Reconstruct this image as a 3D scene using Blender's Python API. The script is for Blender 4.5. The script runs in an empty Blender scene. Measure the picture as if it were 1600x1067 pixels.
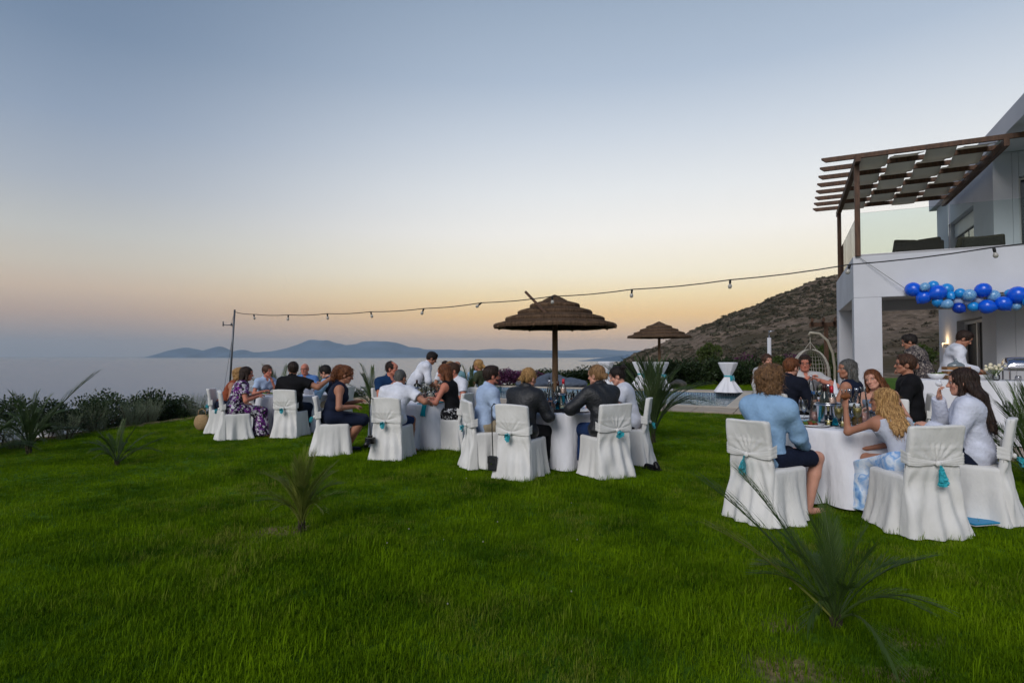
import bpy, bmesh, math, random
import numpy as np
from mathutils import Vector, Matrix
R = math.radians
random.seed(7)
rng = np.random.default_rng(11)
scn = bpy.context.scene
COL = scn.collection
F = 889.0            # focal length in photo pixels (20 mm lens, 1600 px wide frame)
CAMZ = 1.48

# ---------------------------------------------------------------- camera
cam_d = bpy.data.cameras.new('camera')
cam_d.sensor_width = 36.0
cam_d.lens = F / 1600 * 36.0
cam_d.clip_start = 0.05
cam_d.clip_end = 90000
cam = bpy.data.objects.new('camera', cam_d)
COL.objects.link(cam)
cam.location = (0, 0, CAMZ)
cam.rotation_euler = (R(90 + 1.45), 0, 0)
scn.camera = cam

# ---------------------------------------------------------------- sky
def lin(r, g, b):
    f = lambda c: (c / 255 / 12.92) if c / 255 <= .04045 else ((c / 255 + .055) / 1.055) ** 2.4
    return (f(r), f(g), f(b))
world = bpy.data.worlds.new('World')
scn.world = world
world.use_nodes = True
nt = world.node_tree
nt.nodes.clear()
def wn(t, **kw):
    n = nt.nodes.new(t)
    for k, v in kw.items():
        setattr(n, k, v)
    return n
def wmath(op, a, b=None, c=None):
    n = wn('ShaderNodeMath', operation=op)
    for i, v in enumerate((a, b, c)):
        if v is None:
            continue
        if isinstance(v, (int, float)):
            n.inputs[i].default_value = v
        else:
            nt.links.new(v, n.inputs[i])
    return n.outputs[0]
tc = wn('ShaderNodeTexCoord')
sp = wn('ShaderNodeSeparateXYZ')
nt.links.new(tc.outputs['Generated'], sp.inputs[0])
elev = wmath('DIVIDE', wmath('ARCSINE', sp.outputs[2]), R(60))
GLOW_AZ = R(27)
hx = wmath('MULTIPLY', sp.outputs[0], math.sin(GLOW_AZ))
hy = wmath('MULTIPLY', sp.outputs[1], math.cos(GLOW_AZ))
hl = wmath('SQRT', wmath('ADD', wmath('ADD', wmath('POWER', sp.outputs[0], 2.0), wmath('POWER', sp.outputs[1], 2.0)), 1e-5))
gl = wmath('DIVIDE', wmath('ADD', hx, hy), hl)
mr = wn('ShaderNodeMapRange', interpolation_type='SMOOTHSTEP')
mr.inputs['From Min'].default_value = 0.40
mr.inputs['From Max'].default_value = 1.0
nt.links.new(gl, mr.inputs['Value'])
def ramp(stops):
    r = wn('ShaderNodeValToRGB')
    el = r.color_ramp.elements
    while len(el) < len(stops):
        el.new(0.5)
    for e, (deg, c) in zip(el, stops):
        e.position = max(0.0, min(1.0, deg / 60))
        e.color = (*lin(*c), 1)
    nt.links.new(elev, r.inputs[0])
    return r.outputs[0]
cool = ramp([(0, (144, 143, 150)), (1.5, (158, 149, 149)), (3.5, (188, 166, 152)), (5.5, (208, 188, 168)), (7.5, (205, 197, 184)), (10, (196, 197, 194)),
             (14, (172, 181, 193)), (19, (147, 163, 185)), (25, (122, 142, 168)), (32, (106, 127, 155)), (60, (72, 97, 138))])
warm = ramp([(0, (222, 194, 172)), (2, (240, 200, 158)), (4, (255, 213, 148)), (6, (255, 232, 184)), (8, (255, 245, 220)), (12, (252, 249, 243)),
             (16, (236, 239, 241)), (21, (210, 219, 230)), (26, (180, 195, 214)), (31, (162, 179, 200)), (40, (120, 142, 172)), (60, (72, 97, 138))])
mx = wn('ShaderNodeMix', data_type='RGBA')
nt.links.new(mr.outputs[0], mx.inputs['Factor'])
nt.links.new(cool, mx.inputs['A'])
nt.links.new(warm, mx.inputs['B'])
bg = wn('ShaderNodeBackground')
bg.inputs['Strength'].default_value = 1.0
nt.links.new(mx.outputs['Result'], bg.inputs['Color'])
wo = wn('ShaderNodeOutputWorld')
nt.links.new(bg.outputs[0], wo.inputs['Surface'])

# ---------------------------------------------------------------- sun lamp: soft fill added from behind the camera to brighten the foreground whites
fill_sun_d = bpy.data.lights.new('sun', 'SUN')
fill_sun_d.energy = 2.05
fill_sun_d.angle = R(32)
fill_sun_d.color = (1.0, 0.965, 0.93)
sun = bpy.data.objects.new('sun', fill_sun_d)
COL.objects.link(sun)
sun.rotation_euler = (R(55), 0, R(-30))

vs = scn.view_settings
vs.view_transform = 'Standard'
vs.look = 'None'
vs.exposure = 0.0
vs.gamma = 1.0
vs.use_curve_mapping = False
scn.render.engine = 'CYCLES'
cy = scn.cycles
cy.use_denoising = True
cy.max_bounces = 6
cy.diffuse_bounces = 2
cy.glossy_bounces = 2
cy.transmission_bounces = 4
cy.transparent_max_bounces = 16
cy.volume_bounces = 0
cy.use_adaptive_sampling = True
cy.adaptive_threshold = 0.02
cy.sample_clamp_indirect = 4.0

# ---------------------------------------------------------------- helpers
def W(px, d):
    return (px - 800) / F * d
def new_obj(name, data, parent=None, mat=None):
    o = bpy.data.objects.new(name, data)
    COL.objects.link(o)
    if parent is not None:
        o.parent = parent
    if mat is not None and data is not None:
        data.materials.clear()
        data.materials.append(mat)
    return o
def empty(name, loc=(0, 0, 0), rz=0.0):
    o = bpy.data.objects.new(name, None)
    COL.objects.link(o)
    o.location = loc
    o.rotation_euler = (0, 0, rz)
    o.empty_display_size = .1
    return o
def tag(o, label=None, cat=None, group=None, kind=None):
    if label: o['label'] = label
    if cat: o['category'] = cat
    if group: o['group'] = group
    if kind: o['kind'] = kind
    return o
def copy_tree(o, parent=None):
    c = o.copy()
    COL.objects.link(c)
    c.parent = parent
    for ch in list(o.children):
        copy_tree(ch, c)
    return c
def kids(o):
    out = []
    for c in o.children:
        out.append(c)
        out += kids(c)
    return out
def mesh_np(name, verts, faces, smooth=True):
    """verts (n,3) array, faces (m,k) array with a fixed k, or a list of such arrays"""
    me = bpy.data.meshes.new(name)
    verts = np.asarray(verts, dtype=np.float32)
    if not isinstance(faces, list):
        faces = [faces]
    faces = [np.asarray(f, dtype=np.int32) for f in faces if len(f)]
    nl = sum(f.size for f in faces)
    npol = sum(len(f) for f in faces)
    me.vertices.add(len(verts))
    me.vertices.foreach_set('co', verts.ravel())
    me.loops.add(nl)
    me.loops.foreach_set('vertex_index', np.concatenate([f.ravel() for f in faces]))
    me.polygons.add(npol)
    starts, tot = [], 0
    for f in faces:
        starts.append(tot + np.arange(len(f), dtype=np.int32) * f.shape[1])
        tot += f.size
    me.polygons.foreach_set('loop_start', np.concatenate(starts))
    me.update(calc_edges=True)
    me.validate()
    me.polygons.foreach_set('use_smooth', np.full(len(me.polygons), smooth, dtype=bool))
    return me
class MB:
    """collects simple shapes into one mesh"""
    def __init__(self):
        self.v, self.f = [], []
    def add(self, v, f):
        b = len(self.v)
        self.v += [tuple(x) for x in v]
        self.f += [tuple(i + b for i in q) for q in f]
    def box(self, x0, x1, y0, y1, z0, z1, m=None):
        v = [(x0, y0, z0), (x1, y0, z0), (x1, y1, z0), (x0, y1, z0), (x0, y0, z1), (x1, y0, z1), (x1, y1, z1), (x0, y1, z1)]
        if m is not None:
            v = [tuple(m @ Vector(p)) for p in v]
        self.add(v, [(0, 3, 2, 1), (4, 5, 6, 7), (0, 1, 5, 4), (1, 2, 6, 5), (2, 3, 7, 6), (3, 0, 4, 7)])
    def bar(self, a, b, w, h):
        a, b = Vector(a), Vector(b)
        y = (b - a)
        L = y.length
        y.normalize()
        x = y.cross(Vector((0, 0, 1)))
        if x.length < 1e-4:
            x = Vector((1, 0, 0))
        x.normalize()
        z = x.cross(y)
        m = Matrix((x, y, z)).transposed().to_4x4()
        m.translation = a
        self.box(-w / 2, w / 2, 0, L, -h / 2, h / 2, m)
    def tube(self, pts, rad, n=8, cap=True):
        pts = [Vector(p) for p in pts]
        rs = rad if isinstance(rad, (list, tuple)) else [rad] * len(pts)
        b = len(self.v)
        ref = None
        for i, p in enumerate(pts):
            t = (pts[min(i + 1, len(pts) - 1)] - pts[max(i - 1, 0)])
            t.normalize()
            if ref is None:
                ref = t.cross(Vector((0, 0, 1)))
                if ref.length < 1e-3:
                    ref = t.cross(Vector((1, 0, 0)))
            ref = (ref - t * ref.dot(t)).normalized()
            bi = t.cross(ref)
            for k in range(n):
                a = 2 * math.pi * k / n
                self.v.append(tuple(p + (ref * math.cos(a) + bi * math.sin(a)) * rs[i]))
        for i in range(len(pts) - 1):
            for k in range(n):
                k2 = (k + 1) % n
                self.f.append((b + i * n + k, b + i * n + k2, b + (i + 1) * n + k2, b + (i + 1) * n + k))
        if cap:
            self.f.append(tuple(b + k for k in range(n))[::-1])
            self.f.append(tuple(b + (len(pts) - 1) * n + k for k in range(n)))
    def lathe(self, prof, n=16, c=(0, 0, 0), caps=True):
        b = len(self.v)
        for (r, z) in prof:
            for k in range(n):
                a = 2 * math.pi * k / n
                self.v.append((c[0] + r * math.cos(a), c[1] + r * math.sin(a), c[2] + z))
        for i in range(len(prof) - 1):
            for k in range(n):
                k2 = (k + 1) % n
                self.f.append((b + i * n + k, b + i * n + k2, b + (i + 1) * n + k2, b + (i + 1) * n + k))
        if caps:
            self.f.append(tuple(b + k for k in range(n))[::-1])
            self.f.append(tuple(b + (len(prof) - 1) * n + k for k in range(n)))
    def ball(self, c, r, n=10, m=7, sq=(1, 1, 1)):
        b = len(self.v)
        for i in range(m + 1):
            th = math.pi * i / m
            for k in range(n):
                a = 2 * math.pi * k / n
                self.v.append((c[0] + r * sq[0] * math.sin(th) * math.cos(a), c[1] + r * sq[1] * math.sin(th) * math.sin(a), c[2] + r * sq[2] * math.cos(th)))
        for i in range(m):
            for k in range(n):
                k2 = (k + 1) % n
                self.f.append((b + i * n + k, b + (i + 1) * n + k, b + (i + 1) * n + k2, b + i * n + k2))
    def mesh(self, name='m', smooth=False):
        me = bpy.data.meshes.new(name)
        me.from_pydata(self.v, [], self.f)
        me.validate()
        if smooth:
            me.polygons.foreach_set('use_smooth', np.ones(len(me.polygons), dtype=bool))
        return me
    def build(self, name, mat, parent=None, smooth=False, bevel=0.0):
        me = self.mesh(name, smooth)
        if bevel:
            bm = bmesh.new()
            bm.from_mesh(me)
            bmesh.ops.remove_doubles(bm, verts=bm.verts, dist=1e-5)
            bmesh.ops.bevel(bm, geom=[e for e in bm.edges if e.is_manifold and e.calc_face_angle(0) > .6], offset=bevel, segments=2, affect='EDGES', profile=.6)
            bm.to_mesh(me)
            bm.free()
        return new_obj(name, me, parent, mat)
def smooth_by_angle(o, deg=40):
    me = o.data
    me.polygons.foreach_set('use_smooth', np.ones(len(me.polygons), dtype=bool))
    try:
        me.set_sharp_from_angle(angle=R(deg))
    except Exception:
        pass

# ---------------------------------------------------------------- materials
MATS = {}
def mat_nodes(name):
    m = bpy.data.materials.new(name)
    m.use_nodes = True
    t = m.node_tree
    p = t.nodes['Principled BSDF']
    MATS[name] = m
    return m, t, p
def ln(t, a, b):
    t.links.new(a, b)
def M(name, col, rough=.7, var=.15, scale=6.0, bump=0.0, bscale=60.0, metal=0.0, spec=.4, stretch=(1, 1, 1), col2=None, sheen=0.0, bdist=.01, trans=0.0):
    if name in MATS:
        return MATS[name]
    m, t, p = mat_nodes(name)
    c = lin(*col)
    c2 = lin(*col2) if col2 else tuple(max(0, x * (1 - var * 2)) for x in c)
    co = t.nodes.new('ShaderNodeTexCoord')
    mp = t.nodes.new('ShaderNodeMapping')
    mp.inputs['Scale'].default_value = stretch
    ln(t, co.outputs['Object'], mp.inputs[0])
    nz = t.nodes.new('ShaderNodeTexNoise')
    nz.inputs['Scale'].default_value = scale
    nz.inputs['Detail'].default_value = 5
    ln(t, mp.outputs[0], nz.inputs['Vector'])
    mr = t.nodes.new('ShaderNodeMapRange')
    mr.inputs['From Min'].default_value = .3
    mr.inputs['From Max'].default_value = .7
    ln(t, nz.outputs[0], mr.inputs['Value'])
    mix = t.nodes.new('ShaderNodeMix')
    mix.data_type = 'RGBA'
    mix.inputs['A'].default_value = (*c2, 1)
    mix.inputs['B'].default_value = (*c, 1)
    ln(t, mr.outputs[0], mix.inputs['Factor'])
    ln(t, mix.outputs['Result'], p.inputs['Base Color'])
    p.inputs['Roughness'].default_value = rough
    p.inputs['Metallic'].default_value = metal
    p.inputs['Specular IOR Level'].default_value = spec
    if sheen:
        p.inputs['Sheen Weight'].default_value = sheen
    if trans:
        p.inputs['Transmission Weight'].default_value = trans
    if bump:
        n2 = t.nodes.new('ShaderNodeTexNoise')
        n2.inputs['Scale'].default_value = bscale
        n2.inputs['Detail'].default_value = 4
        ln(t, mp.outputs[0], n2.inputs['Vector'])
        b = t.nodes.new('ShaderNodeBump')
        b.inputs['Strength'].default_value = bump
        b.inputs['Distance'].default_value = bdist
        ln(t, n2.outputs[0], b.inputs['Height'])
        ln(t, b.outputs[0], p.inputs['Normal'])
    return m
def thin_glass(name, tint=(.95, .98, .97), edge=.25, rough=.02):
    if name in MATS:
        return MATS[name]
    m, t, p = mat_nodes(name)
    t.nodes.remove(p)
    out = t.nodes['Material Output']
    tr = t.nodes.new('ShaderNodeBsdfTransparent')
    tr.inputs[0].default_value = (*tint, 1)
    gs = t.nodes.new('ShaderNodeBsdfGlossy')
    gs.inputs['Roughness'].default_value = rough
    lw = t.nodes.new('ShaderNodeLayerWeight')
    lw.inputs[0].default_value = edge
    mx = t.nodes.new('ShaderNodeMixShader')
    ln(t, lw.outputs['Fresnel'], mx.inputs[0])
    ln(t, tr.outputs[0], mx.inputs[1])
    ln(t, gs.outputs[0], mx.inputs[2])
    ln(t, mx.outputs[0], out.inputs['Surface'])
    return m
def emit(name, col, strength):
    m, t, p = mat_nodes(name)
    p.inputs['Emission Color'].default_value = (*lin(*col), 1)
    p.inputs['Emission Strength'].default_value = strength
    p.inputs['Base Color'].default_value = (*lin(*col), 1)
    return m
def leaf_mat(name, c1, c2, rough=.5, scale=3.0, trans=.25):
    """foliage: colour varies with place and per object; a little light passes through"""
    if name in MATS:
        return MATS[name]
    m, t, p = mat_nodes(name)
    out = t.nodes['Material Output']
    ge = t.nodes.new('ShaderNodeNewGeometry')
    nz = t.nodes.new('ShaderNodeTexNoise')
    nz.inputs['Scale'].default_value = scale
    nz.inputs['Detail'].default_value = 4
    ln(t, ge.outputs['Position'], nz.inputs['Vector'])
    mr = t.nodes.new('ShaderNodeMapRange')
    mr.inputs['From Min'].default_value = .32
    mr.inputs['From Max'].default_value = .68
    ln(t, nz.outputs[0], mr.inputs['Value'])
    oi = t.nodes.new('ShaderNodeObjectInfo')
    ad = t.nodes.new('ShaderNodeMath')
    ad.operation = 'MULTIPLY_ADD'
    ad.inputs[1].default_value = .5
    ln(t, oi.outputs['Random'], ad.inputs[0])
    sb = t.nodes.new('ShaderNodeMath')
    sb.operation = 'MULTIPLY_ADD'
    sb.inputs[1].default_value = .75
    sb.inputs[2].default_value = -.12
    ln(t, mr.outputs[0], sb.inputs[0])
    ln(t, sb.outputs[0], ad.inputs[2])
    mix = t.nodes.new('ShaderNodeMix')
    mix.data_type = 'RGBA'
    mix.clamp_factor = True
    mix.inputs['A'].default_value = (*c1, 1)
    mix.inputs['B'].default_value = (*c2, 1)
    ln(t, ad.outputs[0], mix.inputs['Factor'])
    ln(t, mix.outputs['Result'], p.inputs['Base Color'])
    p.inputs['Roughness'].default_value = rough
    p.inputs['Specular IOR Level'].default_value = .25
    if trans:
        tl = t.nodes.new('ShaderNodeBsdfTranslucent')
        ln(t, mix.outputs['Result'], tl.inputs[0])
        ms = t.nodes.new('ShaderNodeMixShader')
        ms.inputs[0].default_value = trans
        ln(t, p.outputs[0], ms.inputs[1])
        ln(t, tl.outputs[0], ms.inputs[2])
        ln(t, ms.outputs[0], out.inputs['Surface'])
    return m
white_wall = M('white_plaster', (212, 213, 219), .85, .09, .9, .3, 60)
cloth_white = M('white_cloth', (230, 230, 236), .9, .05, 5, .5, 11, stretch=(1, 1, .35), sheen=.2, bdist=.04)
cover_mat = M('ivory_cover', (226, 224, 221), .9, .08, 4, .3, 15, stretch=(1, 1, .5), sheen=.15, bdist=.035)
ribbon_mat = M('turquoise_ribbon', (30, 170, 186), .6, .2, 30, .2, 90, sheen=.3)
wood_brown = M('brown_timber', (98, 68, 48), .6, .3, 5, .35, 40, stretch=(6, 6, .8))
wood_pole = M('pale_pole_wood', (120, 92, 66), .75, .3, 4, .4, 40, stretch=(5, 5, .6))
metal_dark = M('dark_metal', (60, 62, 66), .4, .15, 8, metal=.8)
steel = M('polished_steel', (200, 200, 205), .18, .05, 8, metal=1.0)
glass_thin = thin_glass('clear_glass', (.95, .98, .98), .42)
black_mat = M('black_plastic', (18, 18, 20), .4, .2, 9)
dark_rubber = M('black_cable', (22, 22, 24), .6, .1, 9)
# ---------------------------------------------------------------- smooth bodies: distance fields meshed with surface nets
def _v(a): return np.asarray(a, dtype=np.float64)
def rc(a, b, r1, r2, k=.02, flat=False):
    return dict(t='rc', a=_v(a), b=_v(b), r1=r1, r2=r2, k=k, flat=flat)
def el(c, r, ax=None, k=.03):
    return dict(t='el', c=_v(c), r=_v(r), ax=np.eye(3) if ax is None else _v(ax), k=k)
def sub(p, k=.01):
    p = dict(p); p['op'] = 'sub'; p['k'] = k
    return p
def half(n, d):
    return dict(t='half', n=_v(n), d=d, op='cut', k=0)
def prim_bounds(p, m):
    if p['t'] == 'rc':
        r = max(p['r1'], p['r2']) + m
        return np.minimum(p['a'], p['b']) - r, np.maximum(p['a'], p['b']) + r
    e = np.abs(p['ax'].T) @ p['r'] + m
    return p['c'] - e, p['c'] + e
def prim_eval(p, X, Y, Z, infl):
    if p['t'] == 'rc':
        ab = p['b'] - p['a']
        L2 = max(float(ab @ ab), 1e-9)
        ax, ay, az = X - p['a'][0], Y - p['a'][1], Z - p['a'][2]
        tt = (ax * ab[0] + ay * ab[1] + az * ab[2]) / L2
        t = np.clip(tt, 0, 1)
        d = np.sqrt((ax - t * ab[0]) ** 2 + (ay - t * ab[1]) ** 2 + (az - t * ab[2]) ** 2) - (p['r1'] + (p['r2'] - p['r1']) * t) - infl
        if p['flat']:
            L = math.sqrt(L2)
            d = np.maximum(d, (tt - 1) * L)
        return d
    if p['t'] == 'el':
        dx, dy, dz = X - p['c'][0], Y - p['c'][1], Z - p['c'][2]
        A = p['ax']
        r = p['r'] + infl
        q0 = (dx * A[0, 0] + dy * A[0, 1] + dz * A[0, 2])
        q1 = (dx * A[1, 0] + dy * A[1, 1] + dz * A[1, 2])
        q2 = (dx * A[2, 0] + dy * A[2, 1] + dz * A[2, 2])
        k0 = np.sqrt((q0 / r[0]) ** 2 + (q1 / r[1]) ** 2 + (q2 / r[2]) ** 2)
        k1 = np.sqrt((q0 / r[0] ** 2) ** 2 + (q1 / r[1] ** 2) ** 2 + (q2 / r[2] ** 2) ** 2)
        return k0 * (k0 - 1) / np.maximum(k1, 1e-6)
    n = p['n']
    return X * n[0] + Y * n[1] + Z * n[2] - p['d']
def sdf_mesh(prims, h=.012, infl=0.0, noise=None):
    adds = [p for p in prims if p.get('op') is None]
    others = [p for p in prims if p.get('op') is not None]
    lo, hi = np.full(3, 1e9), np.full(3, -1e9)
    for p in adds:
        a, b = prim_bounds(p, infl)
        lo, hi = np.minimum(lo, a), np.maximum(hi, b)
    lo -= 3 * h + .01
    hi += 3 * h + .01
    n = np.ceil((hi - lo) / h).astype(int) + 1
    D = np.full(n, .25)
    gx, gy, gz = (lo[i] + np.arange(n[i]) * h for i in range(3))
    for p in adds:
        k = p['k']
        a, b = prim_bounds(p, infl + k + 2 * h + .02)
        i0 = np.clip(np.floor((a - lo) / h).astype(int), 0, n)
        i1 = np.clip(np.ceil((b - lo) / h).astype(int) + 1, 0, n)
        s = tuple(slice(x, y) for x, y in zip(i0, i1))
        d = prim_eval(p, gx[s[0]][:, None, None], gy[s[1]][None, :, None], gz[s[2]][None, None, :], infl)
        o = D[s]
        hh = np.maximum(k - np.abs(d - o), 0) / max(k, 1e-6)
        D[s] = np.minimum(d, o) - hh * hh * k * .25
    X, Y, Z = gx[:, None, None], gy[None, :, None], gz[None, None, :]
    if noise is not None:
        D = D + noise(X, Y, Z)
    for p in others:
        if p['t'] == 'half':
            D = np.maximum(D, prim_eval(p, X, Y, Z, 0))
        else:
            a, b = prim_bounds(p, .05)
            i0 = np.clip(np.floor((a - lo) / h).astype(int), 0, n)
            i1 = np.clip(np.ceil((b - lo) / h).astype(int) + 1, 0, n)
            if (i1 <= i0).any():
                continue
            s = tuple(slice(x, y) for x, y in zip(i0, i1))
            d = -prim_eval(p, gx[s[0]][:, None, None], gy[s[1]][None, :, None], gz[s[2]][None, None, :], 0)
            o = D[s]
            k = max(p['k'], 1e-6)
            hh = np.maximum(k - np.abs(d - o), 0) / k
            D[s] = np.maximum(d, o) + hh * hh * k * .25
    D[0], D[-1], D[:, 0], D[:, -1], D[:, :, 0], D[:, :, -1] = (.1,) * 6
    return surface_nets(D, lo, h)
def surface_nets(D, lo, h):
    S = D < 0
    c = [slice(None, -1), slice(1, None)]
    cnt = np.zeros(tuple(x - 1 for x in D.shape), dtype=np.int8)
    for i in (0, 1):
        for j in (0, 1):
            for k in (0, 1):
                cnt += S[c[i], c[j], c[k]]
    mask = (cnt > 0) & (cnt < 8)
    I = np.argwhere(mask)
    if len(I) == 0:
        return np.zeros((0, 3)), np.zeros((0, 4), dtype=int)
    idx = np.full(mask.shape, -1, dtype=np.int32)
    idx[mask] = np.arange(len(I))
    acc = np.zeros((len(I), 3))
    num = np.zeros(len(I))
    cor = [(i, j, k) for i in (0, 1) for j in (0, 1) for k in (0, 1)]
    dv = {q: D[I[:, 0] + q[0], I[:, 1] + q[1], I[:, 2] + q[2]] for q in cor}
    for a in cor:
        for ax in range(3):
            if a[ax] == 0:
                b = list(a); b[ax] = 1; b = tuple(b)
                d0, d1 = dv[a], dv[b]
                x = (d0 < 0) != (d1 < 0)
                t = np.where(x, d0 / np.where(x, d0 - d1, 1), 0)
                for q in range(3):
                    acc[:, q] += np.where(x, a[q] + (t if q == ax else 0), 0)
                num += x
    V = (I + acc / num[:, None]) * h + lo
    Q = []
    for ax in range(3):
        u, w = (ax + 1) % 3, (ax + 2) % 3
        s0 = [slice(None)] * 3
        s1 = [slice(None)] * 3
        s0[ax], s1[ax] = slice(None, -1), slice(1, None)
        ch = S[tuple(s0)] != S[tuple(s1)]
        E = np.argwhere(ch)
        E = E[(E[:, u] > 0) & (E[:, w] > 0) & (E[:, u] < D.shape[u] - 1) & (E[:, w] < D.shape[w] - 1)]
        inside = S[E[:, 0], E[:, 1], E[:, 2]]
        def cell(du, dw):
            q = E.copy()
            q[:, u] += du
            q[:, w] += dw
            return idx[q[:, 0], q[:, 1], q[:, 2]]
        a, b, cc, d = cell(-1, -1), cell(0, -1), cell(0, 0), cell(-1, 0)
        q = np.stack([a, b, cc, d], 1)
        q[~inside] = q[~inside][:, ::-1]
        Q.append(q)
    return V, np.concatenate(Q)
def join_np(parts):
    V, Q, b = [], [], 0
    for v, q in parts:
        V.append(v)
        Q.append(q + b)
        b += len(v)
    return np.concatenate(V), np.concatenate(Q)
# ---------------------------------------------------------------- ground shape
def sstep(a, b, x):
    t = np.clip((x - a) / (b - a), 0, 1)
    return t * t * (3 - 2 * t)
def vnoise(x, y, seed=0):
    """cheap smooth value noise, vectorised"""
    x, y = np.asarray(x, float), np.asarray(y, float)
    xi, yi = np.floor(x), np.floor(y)
    fx, fy = x - xi, y - yi
    fx, fy = fx * fx * (3 - 2 * fx), fy * fy * (3 - 2 * fy)
    def hsh(a, b):
        s = np.sin(a * 127.1 + b * 311.7 + seed * 74.7) * 43758.5453
        return s - np.floor(s)
    return (hsh(xi, yi) * (1 - fx) + hsh(xi + 1, yi) * fx) * (1 - fy) + (hsh(xi, yi + 1) * (1 - fx) + hsh(xi + 1, yi + 1) * fx) * fy
def fbm(x, y, o=4, seed=0):
    s, a, t = 0, 1, 0
    for i in range(o):
        s = s + a * vnoise(x * 2 ** i, y * 2 ** i, seed + i)
        t += a
        a *= .5
    return s / t
def G(x, y):
    """lawn height"""
    x, y = np.asarray(x, float), np.asarray(y, float)
    z = .012 * np.clip(x, -14, 6) - .02
    z = z + .03 * (fbm(x * .35, y * .35, 2, 5) - .5)
    return z + (.085 - z) * sstep(11.5, 14, y) * sstep(-1, 4, x)
def gz(x, y): return float(G(x, y))
# edge of the level garden, going round
EDGE = [(-12.5, -8), (-11.2, 4), (-9.9, 9.5), (-9.1, 12.5), (-8.3, 15.5), (-7.0, 19), (-5.2, 24), (-2.5, 28.5), (3, 31.5), (22, 36), (40, 40), (40, -8)]
def edge_dist(x, y):
    """distance outside the level garden (0 inside)"""
    x, y = np.asarray(x, float), np.asarray(y, float)
    ins = np.zeros(x.shape, bool)
    dm = np.full(x.shape, 1e9)
    n = len(EDGE)
    for i in range(n):
        (x0, y0), (x1, y1) = EDGE[i], EDGE[(i + 1) % n]
        t = np.clip(((x - x0) * (x1 - x0) + (y - y0) * (y1 - y0)) / ((x1 - x0) ** 2 + (y1 - y0) ** 2), 0, 1)
        dm = np.minimum(dm, np.hypot(x - x0 - t * (x1 - x0), y - y0 - t * (y1 - y0)))
        c = (y0 > y) != (y1 > y)
        with np.errstate(divide='ignore', invalid='ignore'):
            ins ^= c & (x < (x1 - x0) * (y - y0) / (y1 - y0 + 1e-12) + x0)
    return np.where(ins, 0, dm), np.where(ins, dm, 0)
SEA = -36.0
def hill(x, y):
    h = np.interp(x, [0, 25, 40, 52, 70, 132, 160, 200, 300, 420], [-60, -30, -8, 2, 9, 34, 36, 38, 44, 48])
    f = sstep(60, 235, y) * .55 + np.clip((y - 60) / 175, 0, 1.0) * .45
    base = np.interp(x, [0, 20, 34, 60, 400], [-60, -24, -6, -2.0, -1.0])
    z = base + (h - base) * f
    z = z - np.clip(y - 245, 0, 1e3) * .35
    return z
def terrain_z(x, y):
    do, di = edge_dist(x, y)
    near = -.12 - .62 * do - 1.2 * np.clip(do - 4, 0, 3) * .0
    far = hill(x, y)
    m = sstep(48, 70, y)
    z = np.where(y < 48, near, np.maximum(near, far) * m + near * (1 - m))
    return np.maximum(z, SEA - 6)
def grid_mesh(name, xs, ys, zf, skip=None, mat=None, smooth=True):
    X, Y = np.meshgrid(xs, ys, indexing='ij')
    Z = zf(X, Y)
    V = np.stack([X, Y, Z], -1).reshape(-1, 3)
    ny = len(ys)
    i, j = np.meshgrid(np.arange(len(xs) - 1), np.arange(ny - 1), indexing='ij')
    q = np.stack([i * ny + j, (i + 1) * ny + j, (i + 1) * ny + j + 1, i * ny + j + 1], -1).reshape(-1, 4)
    if skip is not None:
        cx = V[q].mean(1)
        q = q[~skip(cx[:, 0], cx[:, 1])]
    return mesh_np(name, V, q, smooth)

# house and pool axes: u runs along the front to the right, v runs back
HC = Vector((6.62, 11.0, 0))
HU = Vector((.9, -.4359, 0))
HV = Vector((.4359, .9, 0))
HROT = math.atan2(HU.y, HU.x)
def HW(s, t, z=0.0):
    p = HC + HU * s + HV * t
    return Vector((p.x, p.y, z))
def to_st(x, y):
    dx, dy = x - HC.x, y - HC.y
    return dx * HU.x + dy * HU.y, dx * HV.x + dy * HV.y
TZ = .12         # terrace level

# ---- soil, dry slope and hill in one sheet
def soil_mat():
    m, t, p = mat_nodes('dry_hillside')
    ge = t.nodes.new('ShaderNodeNewGeometry')
    n1 = t.nodes.new('ShaderNodeTexNoise'); n1.inputs['Scale'].default_value = .045; n1.inputs['Detail'].default_value = 8; n1.inputs['Roughness'].default_value = .65
    n2 = t.nodes.new('ShaderNodeTexNoise'); n2.inputs['Scale'].default_value = .5; n2.inputs['Detail'].default_value = 8; n2.inputs['Roughness'].default_value = .7
    for n in (n1, n2):
        ln(t, ge.outputs['Position'], n.inputs['Vector'])
    r1 = t.nodes.new('ShaderNodeValToRGB')
    e = r1.color_ramp.elements
    e[0].position, e[0].color = .36, (*lin(80, 69, 58), 1)
    e[1].position, e[1].color = .60, (*lin(136, 119, 103), 1)
    ln(t, n2.outputs[0], r1.inputs[0])
    r2 = t.nodes.new('ShaderNodeMapRange'); r2.inputs['From Min'].default_value = .46; r2.inputs['From Max'].default_value = .6
    ln(t, n1.outputs[0], r2.inputs['Value'])
    mx = t.nodes.new('ShaderNodeMix'); mx.data_type = 'RGBA'
    mx.inputs['B'].default_value = (*lin(80, 71, 55), 1)
    ln(t, r1.outputs[0], mx.inputs['A'])
    ln(t, r2.outputs[0], mx.inputs['Factor'])
    ln(t, mx.outputs['Result'], p.inputs['Base Color'])
    p.inputs['Roughness'].default_value = .95
    p.inputs['Specular IOR Level'].default_value = .1
    b = t.nodes.new('ShaderNodeBump'); b.inputs['Strength'].default_value = .9; b.inputs['Distance'].default_value = 1.2
    ln(t, n2.outputs[0], b.inputs['Height'])
    ln(t, b.outputs[0], p.inputs['Normal'])
    return m
soil = soil_mat()
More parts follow.
